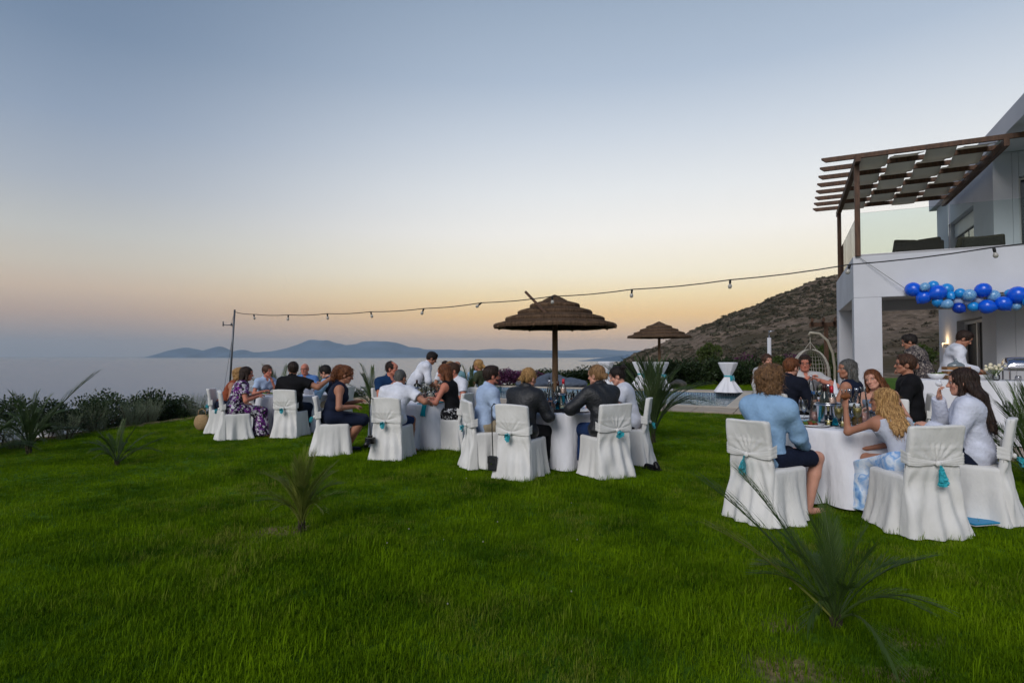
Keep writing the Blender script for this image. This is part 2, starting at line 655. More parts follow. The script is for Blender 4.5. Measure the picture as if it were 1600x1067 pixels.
def terr(x, y):
    z = terrain_z(x, y)
    rough = sstep(60, 110, y) * sstep(30, 60, x)
    rk = np.abs(fbm(x * .11, y * .11, 5, 3) - .5) * 2
    z = z + rough * (3.0 * (fbm(x * .03, y * .03, 4, 1) - .5) + 1.2 * (fbm(x * .16, y * .16, 4, 2) - .5) + .9 * rk)
    do, di = edge_dist(x, y)
    return z - 2.4 * sstep(.6, 1.4, di)
xs = np.concatenate([np.linspace(-160, -20, 18), np.linspace(-19, 24, 87), np.linspace(25.5, 260, 158), np.linspace(264, 420, 27)])
ys = np.concatenate([np.linspace(-40, -9, 8), np.linspace(-8, 46, 90), np.linspace(48, 290, 162), np.linspace(298, 420, 10)])
o = new_obj('hillside', grid_mesh('hillside', xs, ys, terr), None, soil)
tag(o, kind='structure')

# ---- lawn sheet
def lawn_mat():
    m, t, p = mat_nodes('lawn_soil')
    ge = t.nodes.new('ShaderNodeNewGeometry')
    n1 = t.nodes.new('ShaderNodeTexNoise'); n1.inputs['Scale'].default_value = 1.6; n1.inputs['Detail'].default_value = 6
    n2 = t.nodes.new('ShaderNodeTexNoise'); n2.inputs['Scale'].default_value = 26; n2.inputs['Detail'].default_value = 4
    for n in (n1, n2):
        ln(t, ge.outputs['Position'], n.inputs['Vector'])
    at = t.nodes.new('ShaderNodeAttribute'); at.attribute_name = 'bare'
    r = t.nodes.new('ShaderNodeValToRGB')
    e = r.color_ramp.elements
    e[0].position, e[0].color = .3, (.03, .075, .004, 1)
    e[1].position, e[1].color = .7, (.07, .15, .008, 1)
    ln(t, n1.outputs[0], r.inputs[0])
    s = t.nodes.new('ShaderNodeValToRGB')
    e = s.color_ramp.elements
    e[0].position, e[0].color = .3, (*lin(96, 80, 56), 1)
    e[1].position, e[1].color = .7, (*lin(150, 130, 98), 1)
    ln(t, n2.outputs[0], s.inputs[0])
    mx = t.nodes.new('ShaderNodeMix'); mx.data_type = 'RGBA'
    ln(t, r.outputs[0], mx.inputs['A'])
    ln(t, s.outputs[0], mx.inputs['B'])
    ln(t, at.outputs['Fac'], mx.inputs['Factor'])
    ln(t, mx.outputs['Result'], p.inputs['Base Color'])
    p.inputs['Roughness'].default_value = .95
    p.inputs['Specular IOR Level'].default_value = .1
    b = t.nodes.new('ShaderNodeBump'); b.inputs['Strength'].default_value = .8; b.inputs['Distance'].default_value = .03
    ln(t, n2.outputs[0], b.inputs['Height'])
    ln(t, b.outputs[0], p.inputs['Normal'])
    return m
BARE = [(-2.05, 5.0, .26, .20), (-2.2, 4.6, .16, .12), (1.30, 2.76, .22, .12), (1.78, 2.68, .22, .12), (1.5, 3.2, .14, .1), (2.1, 3.0, .13, .1)]
def bare(x, y):
    b = np.zeros(np.shape(x))
    for (cx, cy, rx, ry) in BARE:
        d = np.hypot((x - cx) / rx, (y - cy) / ry) + .7 * (fbm(np.asarray(x) * 9, np.asarray(y) * 9, 3, 9) - .5)
        b = np.maximum(b, 1 - sstep(.6, 1.15, d))
    do, di = edge_dist(x, y)
    b = np.maximum(b, (1 - sstep(.1, .75, di + .35 * (fbm(np.asarray(x) * 2, np.asarray(y) * 2, 2, 4) - .5))) * (np.asarray(y) > 2))
    return b
POOL_S0, POOL_S1, POOL_T0, POOL_T1 = -12.8, -2.64, 3.5, 10.1
DECK = [(-14.0, 4.6, 1.75, 11.4), (-1.3, 5.5, -2.9, 7.2)]
def in_deck(x, y, pad=0.0):
    s, t = to_st(x, y)
    r = np.zeros(np.shape(x), bool)
    for (a, b, c, d) in DECK:
        r |= (s > a + pad) & (s < b - pad) & (t > c + pad) & (t < d - pad)
    return r
lxs = np.concatenate([np.linspace(-14, -7, 36), np.linspace(-6.8, 7, 116), np.linspace(7.3, 40, 60)])
lys = np.concatenate([np.linspace(-8, 1, 10), np.linspace(1.2, 14, 130), np.linspace(14.3, 40, 76)])
lawn_me = grid_mesh('lawn', lxs, lys, G, skip=lambda x, y: (edge_dist(x, y)[0] > 0) | in_deck(x, y, .35))
co = np.empty(len(lawn_me.vertices) * 3, np.float32)
lawn_me.vertices.foreach_get('co', co)
co = co.reshape(-1, 3)
at = lawn_me.attributes.new('bare', 'FLOAT', 'POINT')
at.data.foreach_set('value', bare(co[:, 0], co[:, 1]).astype(np.float32))
lawn = new_obj('lawn', lawn_me, None, lawn_mat())
tag(lawn, kind='structure')

# ---- sea
def sea_mat():
    m, t, p = mat_nodes('sea_water')
    ge = t.nodes.new('ShaderNodeNewGeometry')
    mp = t.nodes.new('ShaderNodeMapping'); mp.inputs['Scale'].default_value = (.05, .12, .1)
    ln(t, ge.outputs['Position'], mp.inputs[0])
    n1 = t.nodes.new('ShaderNodeTexNoise'); n1.inputs['Scale'].default_value = 1.0; n1.inputs['Detail'].default_value = 7; n1.inputs['Roughness'].default_value = .6
    ln(t, mp.outputs[0], n1.inputs['Vector'])
    p.inputs['Base Color'].default_value = (*lin(64, 92, 122), 1)
    p.inputs['Roughness'].default_value = .22
    p.inputs['IOR'].default_value = 1.33
    b = t.nodes.new('ShaderNodeBump'); b.inputs['Strength'].default_value = .35; b.inputs['Distance'].default_value = 3.5
    ln(t, n1.outputs[0], b.inputs['Height'])
    ln(t, b.outputs[0], p.inputs['Normal'])
    return m
b = MB()
xs2 = np.linspace(-40000, 40000, 9)
o = new_obj('sea', grid_mesh('sea', np.linspace(-45000, 45000, 25), np.concatenate([[-2000, 0, 400, 1000, 2500], np.linspace(6000, 45000, 14)]), lambda x, y: np.full(x.shape, SEA)), None, sea_mat())
tag(o, kind='structure')

# ---- islands across the water
def island(name, prof, dist, depth, seed, mat):
    px = np.array([p[0] for p in prof], float)
    py = np.array([p[1] for p in prof], float)
    n = 220
    u = np.linspace(px[0], px[-1], n)
    hgt = np.clip((556 - np.interp(u, px, py)) / F * dist, 0, None)
    hgt = hgt * (1 + .10 * (fbm(u * .06, u * 0, 4, seed) - .5)) + 18 * (fbm(u * .15, u * 0 + 3, 3, seed + 4) - .5) * (hgt > 30)
    m = 26
    w = np.linspace(-1, 1, m)
    U, Wd = np.meshgrid(u, w, indexing='ij')
    prof2 = np.clip(1 - np.abs(Wd) ** 1.3, 0, 1)
    H = hgt[:, None] * prof2 * (1 - .28 * (1 - prof2) * fbm(U * .05, Wd * 3, 4, seed + 9) * 2)
    Y = dist + Wd * depth * (.35 + .65 * sstep(0, 300, hgt)[:, None])
    X = (U - 800) / F * dist
    V = np.stack([X, Y, SEA - 3 + H + 3 * (H > 0)], -1).reshape(-1, 3)
    i, j = np.meshgrid(np.arange(n - 1), np.arange(m - 1), indexing='ij')
    q = np.stack([i * m + j, (i + 1) * m + j, (i + 1) * m + j + 1, i * m + j + 1], -1).reshape(-1, 4)
    o = new_obj(name, mesh_np(name, V, q), None, mat)
    return tag(o, kind='structure')
isl = M('island_haze_blue', (104, 126, 150), .95, .25, .002, col2=(82, 104, 122), spec=.1)  # distance blue painted into the rock colour, on top of the haze volume
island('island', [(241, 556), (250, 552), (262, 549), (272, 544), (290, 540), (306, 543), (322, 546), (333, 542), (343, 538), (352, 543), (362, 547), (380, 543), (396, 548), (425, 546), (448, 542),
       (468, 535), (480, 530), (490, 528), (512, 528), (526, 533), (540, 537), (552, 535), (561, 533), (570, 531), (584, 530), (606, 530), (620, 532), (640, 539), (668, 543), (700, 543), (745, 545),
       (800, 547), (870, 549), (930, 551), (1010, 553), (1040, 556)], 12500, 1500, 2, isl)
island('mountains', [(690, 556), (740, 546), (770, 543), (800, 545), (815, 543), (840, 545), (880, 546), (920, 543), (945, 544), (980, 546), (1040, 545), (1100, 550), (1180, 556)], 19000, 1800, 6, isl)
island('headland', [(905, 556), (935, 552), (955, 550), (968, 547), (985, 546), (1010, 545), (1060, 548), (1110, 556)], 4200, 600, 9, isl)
# ---------------------------------------------------------------- villa
paving = M('sand_paving', (176, 160, 142), .8, .15, 2.2, .3, 30)
coping_mat = M('pale_coping', (196, 184, 168), .75, .12, 3, .25, 40)
pave_joint = M('paving_joint', (120, 110, 98), .9, .1, 5)
dark_in = M('painted_room_dark', (20, 20, 24), .5, .2, 2)  # near-black colour standing in for the shade of an unlit room
alu = M('grey_aluminium', (150, 150, 154), .4, .05, 5, metal=.6)
pane_dark = M('window_pane', (38, 44, 52), .06, .1, 1, spec=.8)
rail_glass = thin_glass('rail_glass', (.86, .91, .90), .16, .01)
villa = empty('villa', (HC.x, HC.y, 0), HROT)
tag(villa, 'white two-storey villa with covered porch and upper balcony at the right', 'house')
def hb(name, x, y, z, mat, par=villa, bev=.008):
    b = MB()
    b.box(*x, *y, *z)
    return b.build(name, mat, par, bevel=bev)
hb('column', (0, .46), (0, .36), (TZ, 2.598), white_wall)
hb('column', (0, .46), (3.62, 4.2), (TZ, 2.598), white_wall)
hb('fascia', (0, 5.5), (0, .25), (2.6, 3.4), white_wall)
hb('fascia', (0, .25), (.252, 4.2), (2.6, 3.4), white_wall)
hb('balcony_slab', (.252, 5.5), (.252, 4.2), (2.85, 3.3), white_wall)
hb('beam', (.252, 2.55), (3.9, 4.198), (2.603, 2.848), white_wall)
# ground-floor body: left wall with its door niche, front wall with the sliding door
WX = 2.55
hb('wall', (WX, WX + .3), (1.5, 2.4), (TZ, 2.848), white_wall)
hb('wall', (WX, WX + .3), (4.4, 6.2), (TZ, 2.848), white_wall)
hb('wall', (WX, WX + .3), (2.402, 4.398), (2.32, 2.847), white_wall)
hb('wall', (WX + .302, 3.2), (1.5, 1.8), (TZ, 2.846), white_wall)
hb('wall', (4.9, 5.5), (1.5, 1.8), (TZ, 2.846), white_wall)
hb('wall', (3.202, 4.898), (1.5, 1.8), (2.4, 2.845), white_wall)
hb('wall', (WX + .302, 5.5), (6.0, 6.2), (TZ, 2.848), white_wall)
hb('wall', (5.502, 5.7), (1.5, 6.2), (TZ, 2.848), white_wall)
d = hb('door', (WX + .2, WX + .24), (2.45, 4.35), (TZ + .01, 2.3), dark_in)  # solid panel filling the doorway, the room's darkness painted on it
for (a, c) in ((2.402, 2.48), (4.32, 4.398), (3.36, 3.44)):
    hb('frame', (WX + .15, WX + .2), (a, c), (TZ + .005, 2.31), M('white_frame', (214, 212, 210), .5, .05, 4), d)
hb('frame', (WX + .15, WX + .199), (2.482, 3.358), (2.23, 2.308), MATS['white_frame'], d)
hb('frame', (WX + .15, WX + .199), (3.442, 4.318), (2.23, 2.308), MATS['white_frame'], d)
d = hb('sliding_door', (3.21, 4.89), (1.66, 1.7), (TZ + .01, 2.39), pane_dark)
for a in (3.202, 3.55, 4.84):
    hb('frame', (a, a + .055), (1.6, 1.66), (TZ + .005, 2.398), alu, d)
# upper storey
hb('wall', (WX, WX + .3), (1.5, 2.84), (3.302, 5.498), white_wall)
hb('wall', (WX, WX + .3), (5.0, 6.2), (2.85, 5.498), white_wall)
hb('wall', (WX, WX + .3), (2.842, 4.998), (4.8, 5.497), white_wall)
hb('wall', (WX + .302, 2.95), (1.5, 1.8), (3.302, 5.496), white_wall)
hb('wall', (5.0, 5.7), (1.5, 1.8), (3.302, 5.496), white_wall)
hb('wall', (2.952, 4.998), (1.5, 1.8), (5.0, 5.495), white_wall)
hb('wall', (5.502, 5.7), (1.802, 6.2), (2.85, 5.496), white_wall)
hb('wall', (WX + .302, 5.5), (6.0, 6.198), (2.85, 5.496), white_wall)
w = hb('window', (WX + .18, WX + .22), (2.85, 4.99), (3.31, 4.79), MATS['white_frame'])
for (a, c) in ((2.9, 3.88), (3.96, 4.94)):
    hb('pane', (WX + .165, WX + .178), (a, c), (3.36, 4.74), pane_dark, w)
hb('shutter_box', (WX + .12, WX + .164), (2.86, 4.98), (4.45, 4.785), MATS['white_frame'], w)
w = hb('window', (2.96, 4.99), (1.62, 1.66), (3.31, 4.99), MATS['white_frame'])
for (a, c) in ((3.01, 3.93), (4.01, 4.94)):
    hb('pane', (a, c), (1.605, 1.618), (3.36, 4.94), pane_dark, w)
hb('roof', (WX - .12, 6.0), (-1.0, 6.5), (5.5, 5.86), white_wall)
# glass balustrade, panel by panel
gr = [(.06, 1.53), (1.56, 3.03), (3.06, 4.53)]
for (a, c) in gr:
    hb('glass_panel', (a, c), (.10, .115), (3.402, 4.26), rail_glass, bev=0)
for (a, c) in ((.16, 1.46), (1.49, 2.79), (2.82, 4.12)):
    hb('glass_panel', (.10, .115), (a, c), (3.402, 4.26), rail_glass, bev=0)
hb('rail_base', (.04, 4.6), (.085, .13), (3.4, 3.45), alu)
hb('rail_base', (.085, .13), (.132, 4.15), (3.4, 3.45), alu)
# wall lamp on the porch wall, lit, and one unlit upstairs
lampm = emit('lamp_glow', (255, 206, 140), 9.0)
wl = empty('wall_lamp', (0, 0, 0))
wl.location = HW(WX - .055, 5.3, 1.75)
wl.rotation_euler = (0, 0, HROT)
b = MB(); b.box(-.05, .053, -.06, .06, -.05, .05); b.build('housing', white_wall, wl, bevel=.006)
b = MB(); b.box(-.045, .045, -.05, .05, .052, .058); b.build('diffuser', lampm, wl)
tag(wl, 'small lit wall lamp on the porch wall beside the door', 'lamp')
pl = bpy.data.lights.new('wall_lamp_light', 'POINT'); pl.energy = 4; pl.color = (1, .68, .36); pl.shadow_soft_size = .05
po = bpy.data.objects.new('wall_lamp_light', pl); COL.objects.link(po); po.parent = wl; po.location = (-.1, 0, .12)
wl2 = empty('wall_lamp', HW(WX - .055, 2.2, 3.95), HROT)
b = MB(); b.box(-.04, .053, -.09, .09, -.035, .035); b.build('housing', alu, wl2, bevel=.006)
tag(wl2, 'unlit grey wall lamp beside the upstairs window', 'lamp')

# ---- timber pergola on the balcony
perg = empty('pergola', (HC.x, HC.y, 0), HROT)
tag(perg, 'brown timber pergola woven with pale cloth strips over the balcony', 'pergola')
PZ = 5.27
for (x, y) in ((.08, -.02), (.08, 4.16)):
    b = MB(); b.box(x - .045, x + .045, y - .045, y + .045, 3.4 if y < 1 else 3.402, PZ - .112); b.build('post', wood_brown, perg, bevel=.006)
b = MB(); b.box(.035, .125, -.30, 4.5, PZ - .11, PZ + .02); b.build('side_beam', wood_brown, perg, bevel=.006)
b = MB(); b.box(2.3, 2.38, -.1, 4.4, PZ - .11, PZ + .02); b.build('side_beam', wood_brown, perg, bevel=.006)
RY = [-.05 + .605 * i for i in range(8)]
for i, y in enumerate(RY):
    b = MB()
    x1 = 3.6 if i == 0 else 2.42
    # rafter tail cut at a slant
    b.add([(-.52, y - .027, PZ + .085), (-.44, y - .027, PZ + .021), (x1, y - .027, PZ + .021), (x1, y - .027, PZ + .112), (-.52, y - .027, PZ + .112),
           (-.52, y + .027, PZ + .085), (-.44, y + .027, PZ + .021), (x1, y + .027, PZ + .021), (x1, y + .027, PZ + .112), (-.52, y + .027, PZ + .112)],
          [(0, 1, 2, 3, 4), (9, 8, 7, 6, 5), (0, 5, 6, 1), (1, 6, 7, 2), (2, 7, 8, 3), (3, 8, 9, 4), (4, 9, 5, 0)])
    b.build('rafter', wood_brown, perg, bevel=.005)
canvas = leaf_mat('cream_canvas', lin(196, 190, 176), lin(214, 208, 194), .9, 2.0, .62)
for j in range(4):
    x0, x1 = .16 + j * .535, .16 + j * .535 + .475
    n = 57
    V, Q = [], []
    for k in range(n):
        y = RY[0] + .04 + (RY[-1] - RY[0] - .0) * k / (n - 1)
        ph = (y - RY[0]) / .605
        z = PZ + .067 + .066 * math.cos(math.pi * (ph + j)) 
        sag = .012 * math.sin(2 * math.pi * ph) 
        for q in range(5):
            x = x0 + (x1 - x0) * q / 4
            V.append((x, y, z - .008 * math.sin(math.pi * q / 4) + sag * .5))
    for k in range(n - 1):
        for q in range(4):
            Q.append((k * 5 + q, k * 5 + q + 1, (k + 1) * 5 + q + 1, (k + 1) * 5 + q))
    me = mesh_np('cloth_strip', V, np.array(Q))
    so = new_obj('cloth_strip', me, perg, canvas)
    md = so.modifiers.new('thick', 'SOLIDIFY'); md.thickness = .004

# ---- rattan sofas upstairs
rattan = M('dark_rattan', (52, 46, 38), .7, .3, 30, .6, 80)
cush = M('brown_cushion', (74, 68, 56), .9, .15, 6, .2, 80)
def sofa(s, t, wd, ang, label, zs=.85):
    e = empty('rattan_sofa', HW(s, t, 3.3), HROT + ang)
    tag(e, label, 'sofa', 'rattan seats on the balcony')
    e.scale = (.9, .75, zs)
    b = MB(); b.box(-wd / 2, wd / 2, -.4, .4, .02, .34); b.build('base', rattan, e, bevel=.05)
    b = MB(); b.box(-wd / 2 + .12, wd / 2 - .12, -.4, .28, .345, .46); b.build('seat_cushion', cush, e, bevel=.04)
    b = MB(); b.box(-wd / 2, wd / 2, .28, .42, .342, .78); b.build('backrest', rattan, e, bevel=.05)
    for sx in (-1, 1):
        b = MB(); b.box(min(sx * wd / 2, sx * (wd / 2 - .12)), max(sx * wd / 2, sx * (wd / 2 - .12)), -.4, .278, .342, .6); b.build('armrest', rattan, e, bevel=.04)
    for k in range(2):
        b = MB()
        mt = Matrix.Translation((-wd / 4 + k * wd / 2, .12, .68)) @ Matrix.Rotation(-.35, 4, 'X') @ Matrix.Rotation(.1 - .2 * k, 4, 'Y')
        b.box(-.24, .24, -.06, .06, -.2, .2, mt); b.build('pillow', cush, e, bevel=.045)
sofa(1.42, 2.4, 1.0, math.pi, 'dark rattan sofa with plump cushions behind the balcony glass, the left one')
sofa(2.2, 1.05, .7, math.pi, 'dark rattan sofa at the right of the balcony, by the wall corner', .55)

# ---- paved terrace and pool deck, real slabs
deck = empty('pool_deck', (HC.x, HC.y, 0), HROT)
tag(deck, kind='structure')
def slab_field(par, s0, s1, t0, t1, z, name='paving_slab', sz=.9, hole=None):
    b = MB(); b.box(s0, s1, t0, t1, -.5, z - .022) if hole is None else None
    if hole is None:
        b.build('bedding', pave_joint, par)
    ns, ntt = max(1, round((s1 - s0) / sz)), max(1, round((t1 - t0) / sz))
    ds, dt = (s1 - s0) / ns, (t1 - t0) / ntt
    b = MB(); b.box(-ds / 2 + .006, ds / 2 - .006, -dt / 2 + .006, dt / 2 - .006, -.03, 0)
    me = None
    for i in range(ns):
        for j in range(ntt):
            if me is None:
                o = b.build(name, paving, par, bevel=.006)
                me = o.data
            else:
                o = new_obj(name, me, par)
            o.location = (s0 + (i + .5) * ds, t0 + (j + .5) * dt, z + random.uniform(-.002, .002))
            o.rotation_euler = (0, 0, random.choice([0, math.pi]))
slab_field(deck, POOL_S0 - .3, POOL_S1 + .3, 1.75, POOL_T0 - .32, TZ, sz=1.0)
slab_field(deck, POOL_S0 - .3, POOL_S1 + .3, POOL_T1 + .32, 11.4, TZ, sz=1.1)
slab_field(deck, POOL_S1 + .302, -1.32, 1.75, 11.4, TZ, sz=1.1)
b = MB(); b.box(-14.0, POOL_S0 - .302, 1.75, 11.4, -.5, TZ); b.build('bedding', paving, deck)
terrace = empty('terrace', (HC.x, HC.y, 0), HROT)
tag(terrace, kind='structure')
slab_field(terrace, -1.3, 5.5, -2.9, 7.2, TZ - .002, sz=1.0)
# coping stones round the pool
def coping(s0, s1, t0, t1, n, along):
    for i in range(n):
        a, c = i / n, (i + 1) / n
        b = MB()
        if along == 's':
            b.box(s0 + (s1 - s0) * a + .004, s0 + (s1 - s0) * c - .004, t0, t1, TZ - .04, TZ + .012)
        else:
            b.box(s0, s1, t0 + (t1 - t0) * a + .004, t0 + (t1 - t0) * c - .004, TZ - .04, TZ + .012)
        b.build('coping_stone', coping_mat, deck, bevel=.012)
coping(POOL_S0 - .3, POOL_S1 + .3, POOL_T0 - .315, POOL_T0 + .02, 12, 's')
coping(POOL_S0 - .3, POOL_S1 + .3, POOL_T1 - .02, POOL_T1 + .315, 12, 's')
coping(POOL_S1 - .02, POOL_S1 + .298, POOL_T0 + .024, POOL_T1 - .024, 7, 't')
coping(POOL_S0 - .298, POOL_S0 + .02, POOL_T0 + .024, POOL_T1 - .024, 7, 't')
# basin
basin_m = M('pool_plaster', (150, 196, 206), .6, .08, 2)
pool = empty('swimming_pool', (HC.x, HC.y, 0), HROT)
tag(pool, kind='structure')
b = MB()
b.box(POOL_S0 - .2, POOL_S0, POOL_T0 - .2, POOL_T1 + .2, -1.4, TZ - .043)
b.box(POOL_S1, POOL_S1 + .2, POOL_T0 - .2, POOL_T1 + .2, -1.4, TZ - .043)
b.box(POOL_S0, POOL_S1, POOL_T0 - .2, POOL_T0, -1.4, TZ - .044)
b.box(POOL_S0, POOL_S1, POOL_T1, POOL_T1 + .2, -1.4, TZ - .044)
b.box(POOL_S0, POOL_S1, POOL_T0, POOL_T1, -1.5, -1.3)
b.build('basin', basin_m, pool)
tile_a = M('blue_tile', (44, 74, 120), .25, .2, 9, spec=.6)
tile_b = M('pale_tile', (168, 186, 200), .25, .1, 9, spec=.6)
nt_ = 60
for i in range(nt_):
    s0 = POOL_S0 + (POOL_S1 - POOL_S0) * i / nt_
    w_ = (POOL_S1 - POOL_S0) / nt_
    b = MB(); b.box(s0 + .006, s0 + w_ - .006, POOL_T1 - .012, POOL_T1 - .002, TZ - .16, TZ - .045)
    tl = b.build('border_tile', tile_b, pool)
    b = MB()
    for (a, c, e_, f_) in ((.1, .9, -.14, -.125), (.1, .9, -.065, -.05), (.1, .26, -.1249, -.0651), (.74, .9, -.1249, -.0651), (.4, .6, -.105, -.085)):
        b.box(s0 + w_ * a, s0 + w_ * c, POOL_T1 - .016, POOL_T1 - .0121, TZ + e_, TZ + f_)
    b.build('motif', tile_a, tl)
def pool_water():
    m, t, p = mat_nodes('pool_water')
    ge = t.nodes.new('ShaderNodeNewGeometry')
    n1 = t.nodes.new('ShaderNodeTexNoise'); n1.inputs['Scale'].default_value = 4.5; n1.inputs['Detail'].default_value = 2
    ln(t, ge.outputs['Position'], n1.inputs['Vector'])
    p.inputs['Base Color'].default_value = (*lin(60, 100, 112), 1)
    p.inputs['Roughness'].default_value = .03
    p.inputs['IOR'].default_value = 1.33
    b = t.nodes.new('ShaderNodeBump'); b.inputs['Strength'].default_value = .8; b.inputs['Distance'].default_value = .05
    ln(t, n1.outputs[0], b.inputs['Height'])
    ln(t, b.outputs[0], p.inputs['Normal'])
    return m
b = MB(); b.box(POOL_S0 + .001, POOL_S1 - .001, POOL_T0 + .001, POOL_T1 - .02, -1.29, TZ - .15); b.build('water', pool_water(), pool)
# ---------------------------------------------------------------- people
def skin_mat(name, col):
    m, t, p = mat_nodes(name)
    at = t.nodes.new('ShaderNodeAttribute'); at.attribute_name = 'tint'
    co = t.nodes.new('ShaderNodeTexCoord')
    nz = t.nodes.new('ShaderNodeTexNoise'); nz.inputs['Scale'].default_value = 18; nz.inputs['Detail'].default_value = 4
    ln(t, co.outputs['Object'], nz.inputs['Vector'])
    mr = t.nodes.new('ShaderNodeMapRange'); mr.inputs['To Min'].default_value = .82; mr.inputs['To Max'].default_value = 1.15
    ln(t, nz.outputs[0], mr.inputs['Value'])
    mx = t.nodes.new('ShaderNodeMix'); mx.data_type = 'RGBA'; mx.blend_type = 'MULTIPLY'; mx.inputs['Factor'].default_value = 1
    mx.inputs['A'].default_value = (*lin(*col), 1)
    ln(t, at.outputs['Color'], mx.inputs['B'])
    m2 = t.nodes.new('ShaderNodeMix'); m2.data_type = 'RGBA'; m2.blend_type = 'MULTIPLY'; m2.inputs['Factor'].default_value = 1
    ln(t, mx.outputs['Result'], m2.inputs['A'])
    ln(t, mr.outputs[0], m2.inputs['B'])
    ln(t, m2.outputs['Result'], p.inputs['Base Color'])
    p.inputs['Roughness'].default_value = .6
    p.inputs['Specular IOR Level'].default_value = .35
    p.inputs['Subsurface Weight'].default_value = .08
    p.inputs['Subsurface Radius'].default_value = (.012, .005, .003)
    return m
SK_FAIR = skin_mat('skin_fair', (205, 150, 128))
SK_TAN = skin_mat('skin_tanned', (170, 118, 94))
SK_RED = skin_mat('skin_ruddy', (192, 122, 100))
def hair_mat(name, c, c2):
    m, t, p = mat_nodes(name)
    co = t.nodes.new('ShaderNodeTexCoord')
    mp = t.nodes.new('ShaderNodeMapping'); mp.inputs['Scale'].default_value = (60, 60, 9)
    ln(t, co.outputs['Object'], mp.inputs[0])
    nz = t.nodes.new('ShaderNodeTexNoise'); nz.inputs['Scale'].default_value = 2; nz.inputs['Detail'].default_value = 5; nz.inputs['Distortion'].default_value = .6
    ln(t, mp.outputs[0], nz.inputs['Vector'])
    r = t.nodes.new('ShaderNodeValToRGB')
    r.color_ramp.elements[0].position, r.color_ramp.elements[0].color = .35, (*lin(*c2), 1)
    r.color_ramp.elements[1].position, r.color_ramp.elements[1].color = .68, (*lin(*c), 1)
    ln(t, nz.outputs[0], r.inputs[0])
    ln(t, r.outputs[0], p.inputs['Base Color'])
    p.inputs['Roughness'].default_value = .55
    p.inputs['Specular IOR Level'].default_value = .3
    b = t.nodes.new('ShaderNodeBump'); b.inputs['Strength'].default_value = .8; b.inputs['Distance'].default_value = .008
    ln(t, nz.outputs[0], b.inputs['Height'])
    ln(t, b.outputs[0], p.inputs['Normal'])
    return m
H_BLACK = hair_mat('hair_black', (46, 36, 32), (14, 11, 10))
H_BROWN = hair_mat('hair_brown', (92, 62, 44), (38, 25, 18))
H_DKBROWN = hair_mat('hair_dark_brown', (62, 42, 32), (24, 16, 12))
H_AUBURN = hair_mat('hair_auburn', (140, 84, 46), (58, 30, 18))
H_BLONDE = hair_mat('hair_blonde', (206, 164, 106), (120, 84, 46))
H_DBLONDE = hair_mat('hair_dark_blonde', (176, 136, 92), (88, 62, 40))
H_GREY = hair_mat('hair_grey', (112, 110, 106), (48, 46, 45))
H_SANDY = hair_mat('hair_sandy', (150, 112, 74), (66, 44, 28))
eye_mat = M('eye', (40, 30, 26), .15, .1, 5, spec=.7)
eyew_mat = M('eye_white', (176, 168, 162), .2, .02, 5, spec=.6)
spec_mat = M('spectacle_frame', (20, 18, 18), .3, .1, 5)
lens_mat = thin_glass('spectacle_lens', (.9, .93, .93), .25)
def fabric(name, col, **kw):
    kw.setdefault('rough', .85); kw.setdefault('var', .12); kw.setdefault('scale', 9); kw.setdefault('bump', .35); kw.setdefault('bscale', 34); kw.setdefault('bdist', .02); kw.setdefault('spec', .2)
    return M(name, col, **kw)
def pattern_mat(name, cols, scale=30, metric='vor', rough=.85):
    """printed cloth: random cells in several colours"""
    m, t, p = mat_nodes(name)
    co = t.nodes.new('ShaderNodeTexCoord')
    nz = t.nodes.new('ShaderNodeTexNoise'); nz.inputs['Scale'].default_value = scale * .5; nz.inputs['Detail'].default_value = 3
    ln(t, co.outputs['Object'], nz.inputs['Vector'])
    mixv = t.nodes.new('ShaderNodeMix'); mixv.data_type = 'RGBA'; mixv.inputs['Factor'].default_value = .12 if metric == 'vor' else .4
    ln(t, co.outputs['Object'], mixv.inputs['A'])
    ln(t, nz.outputs['Color'], mixv.inputs['B'])
    if metric == 'vor':
        vz = t.nodes.new('ShaderNodeTexVoronoi'); vz.inputs['Scale'].default_value = scale
        ln(t, mixv.outputs['Result'], vz.inputs['Vector'])
        sp_ = t.nodes.new('ShaderNodeSeparateColor')
        ln(t, vz.outputs['Color'], sp_.inputs[0])
        src = sp_.outputs[0]
    else:
        vz = t.nodes.new('ShaderNodeTexNoise'); vz.inputs['Scale'].default_value = scale; vz.inputs['Detail'].default_value = 3
        ln(t, mixv.outputs['Result'], vz.inputs['Vector'])
        src = vz.outputs[0]
    r = t.nodes.new('ShaderNodeValToRGB')
    el_ = r.color_ramp.elements
    r.color_ramp.interpolation = 'CONSTANT' if metric == 'vor' else 'LINEAR'
    while len(el_) < len(cols):
        el_.new(.5)
    for i, c in enumerate(cols):
        el_[i].position = (i / len(cols)) if metric == 'vor' else .3 + .4 * i / (len(cols) - 1)
        el_[i].color = (*lin(*c), 1)
    ln(t, src, r.inputs[0])
    ln(t, r.outputs[0], p.inputs['Base Color'])
    p.inputs['Roughness'].default_value = rough
    p.inputs['Specular IOR Level'].default_value = .2
    return m
def rotx(a): c, s = math.cos(a), math.sin(a); return np.array([[1, 0, 0], [0, c, -s], [0, s, c]])
def roty(a): c, s = math.cos(a), math.sin(a); return np.array([[c, 0, s], [0, 1, 0], [-s, 0, c]])
def rotz(a): c, s = math.cos(a), math.sin(a); return np.array([[c, -s, 0], [s, c, 0], [0, 0, 1]])
def nrm(v):
    v = np.asarray(v, float)
    return v / max(np.linalg.norm(v), 1e-9)
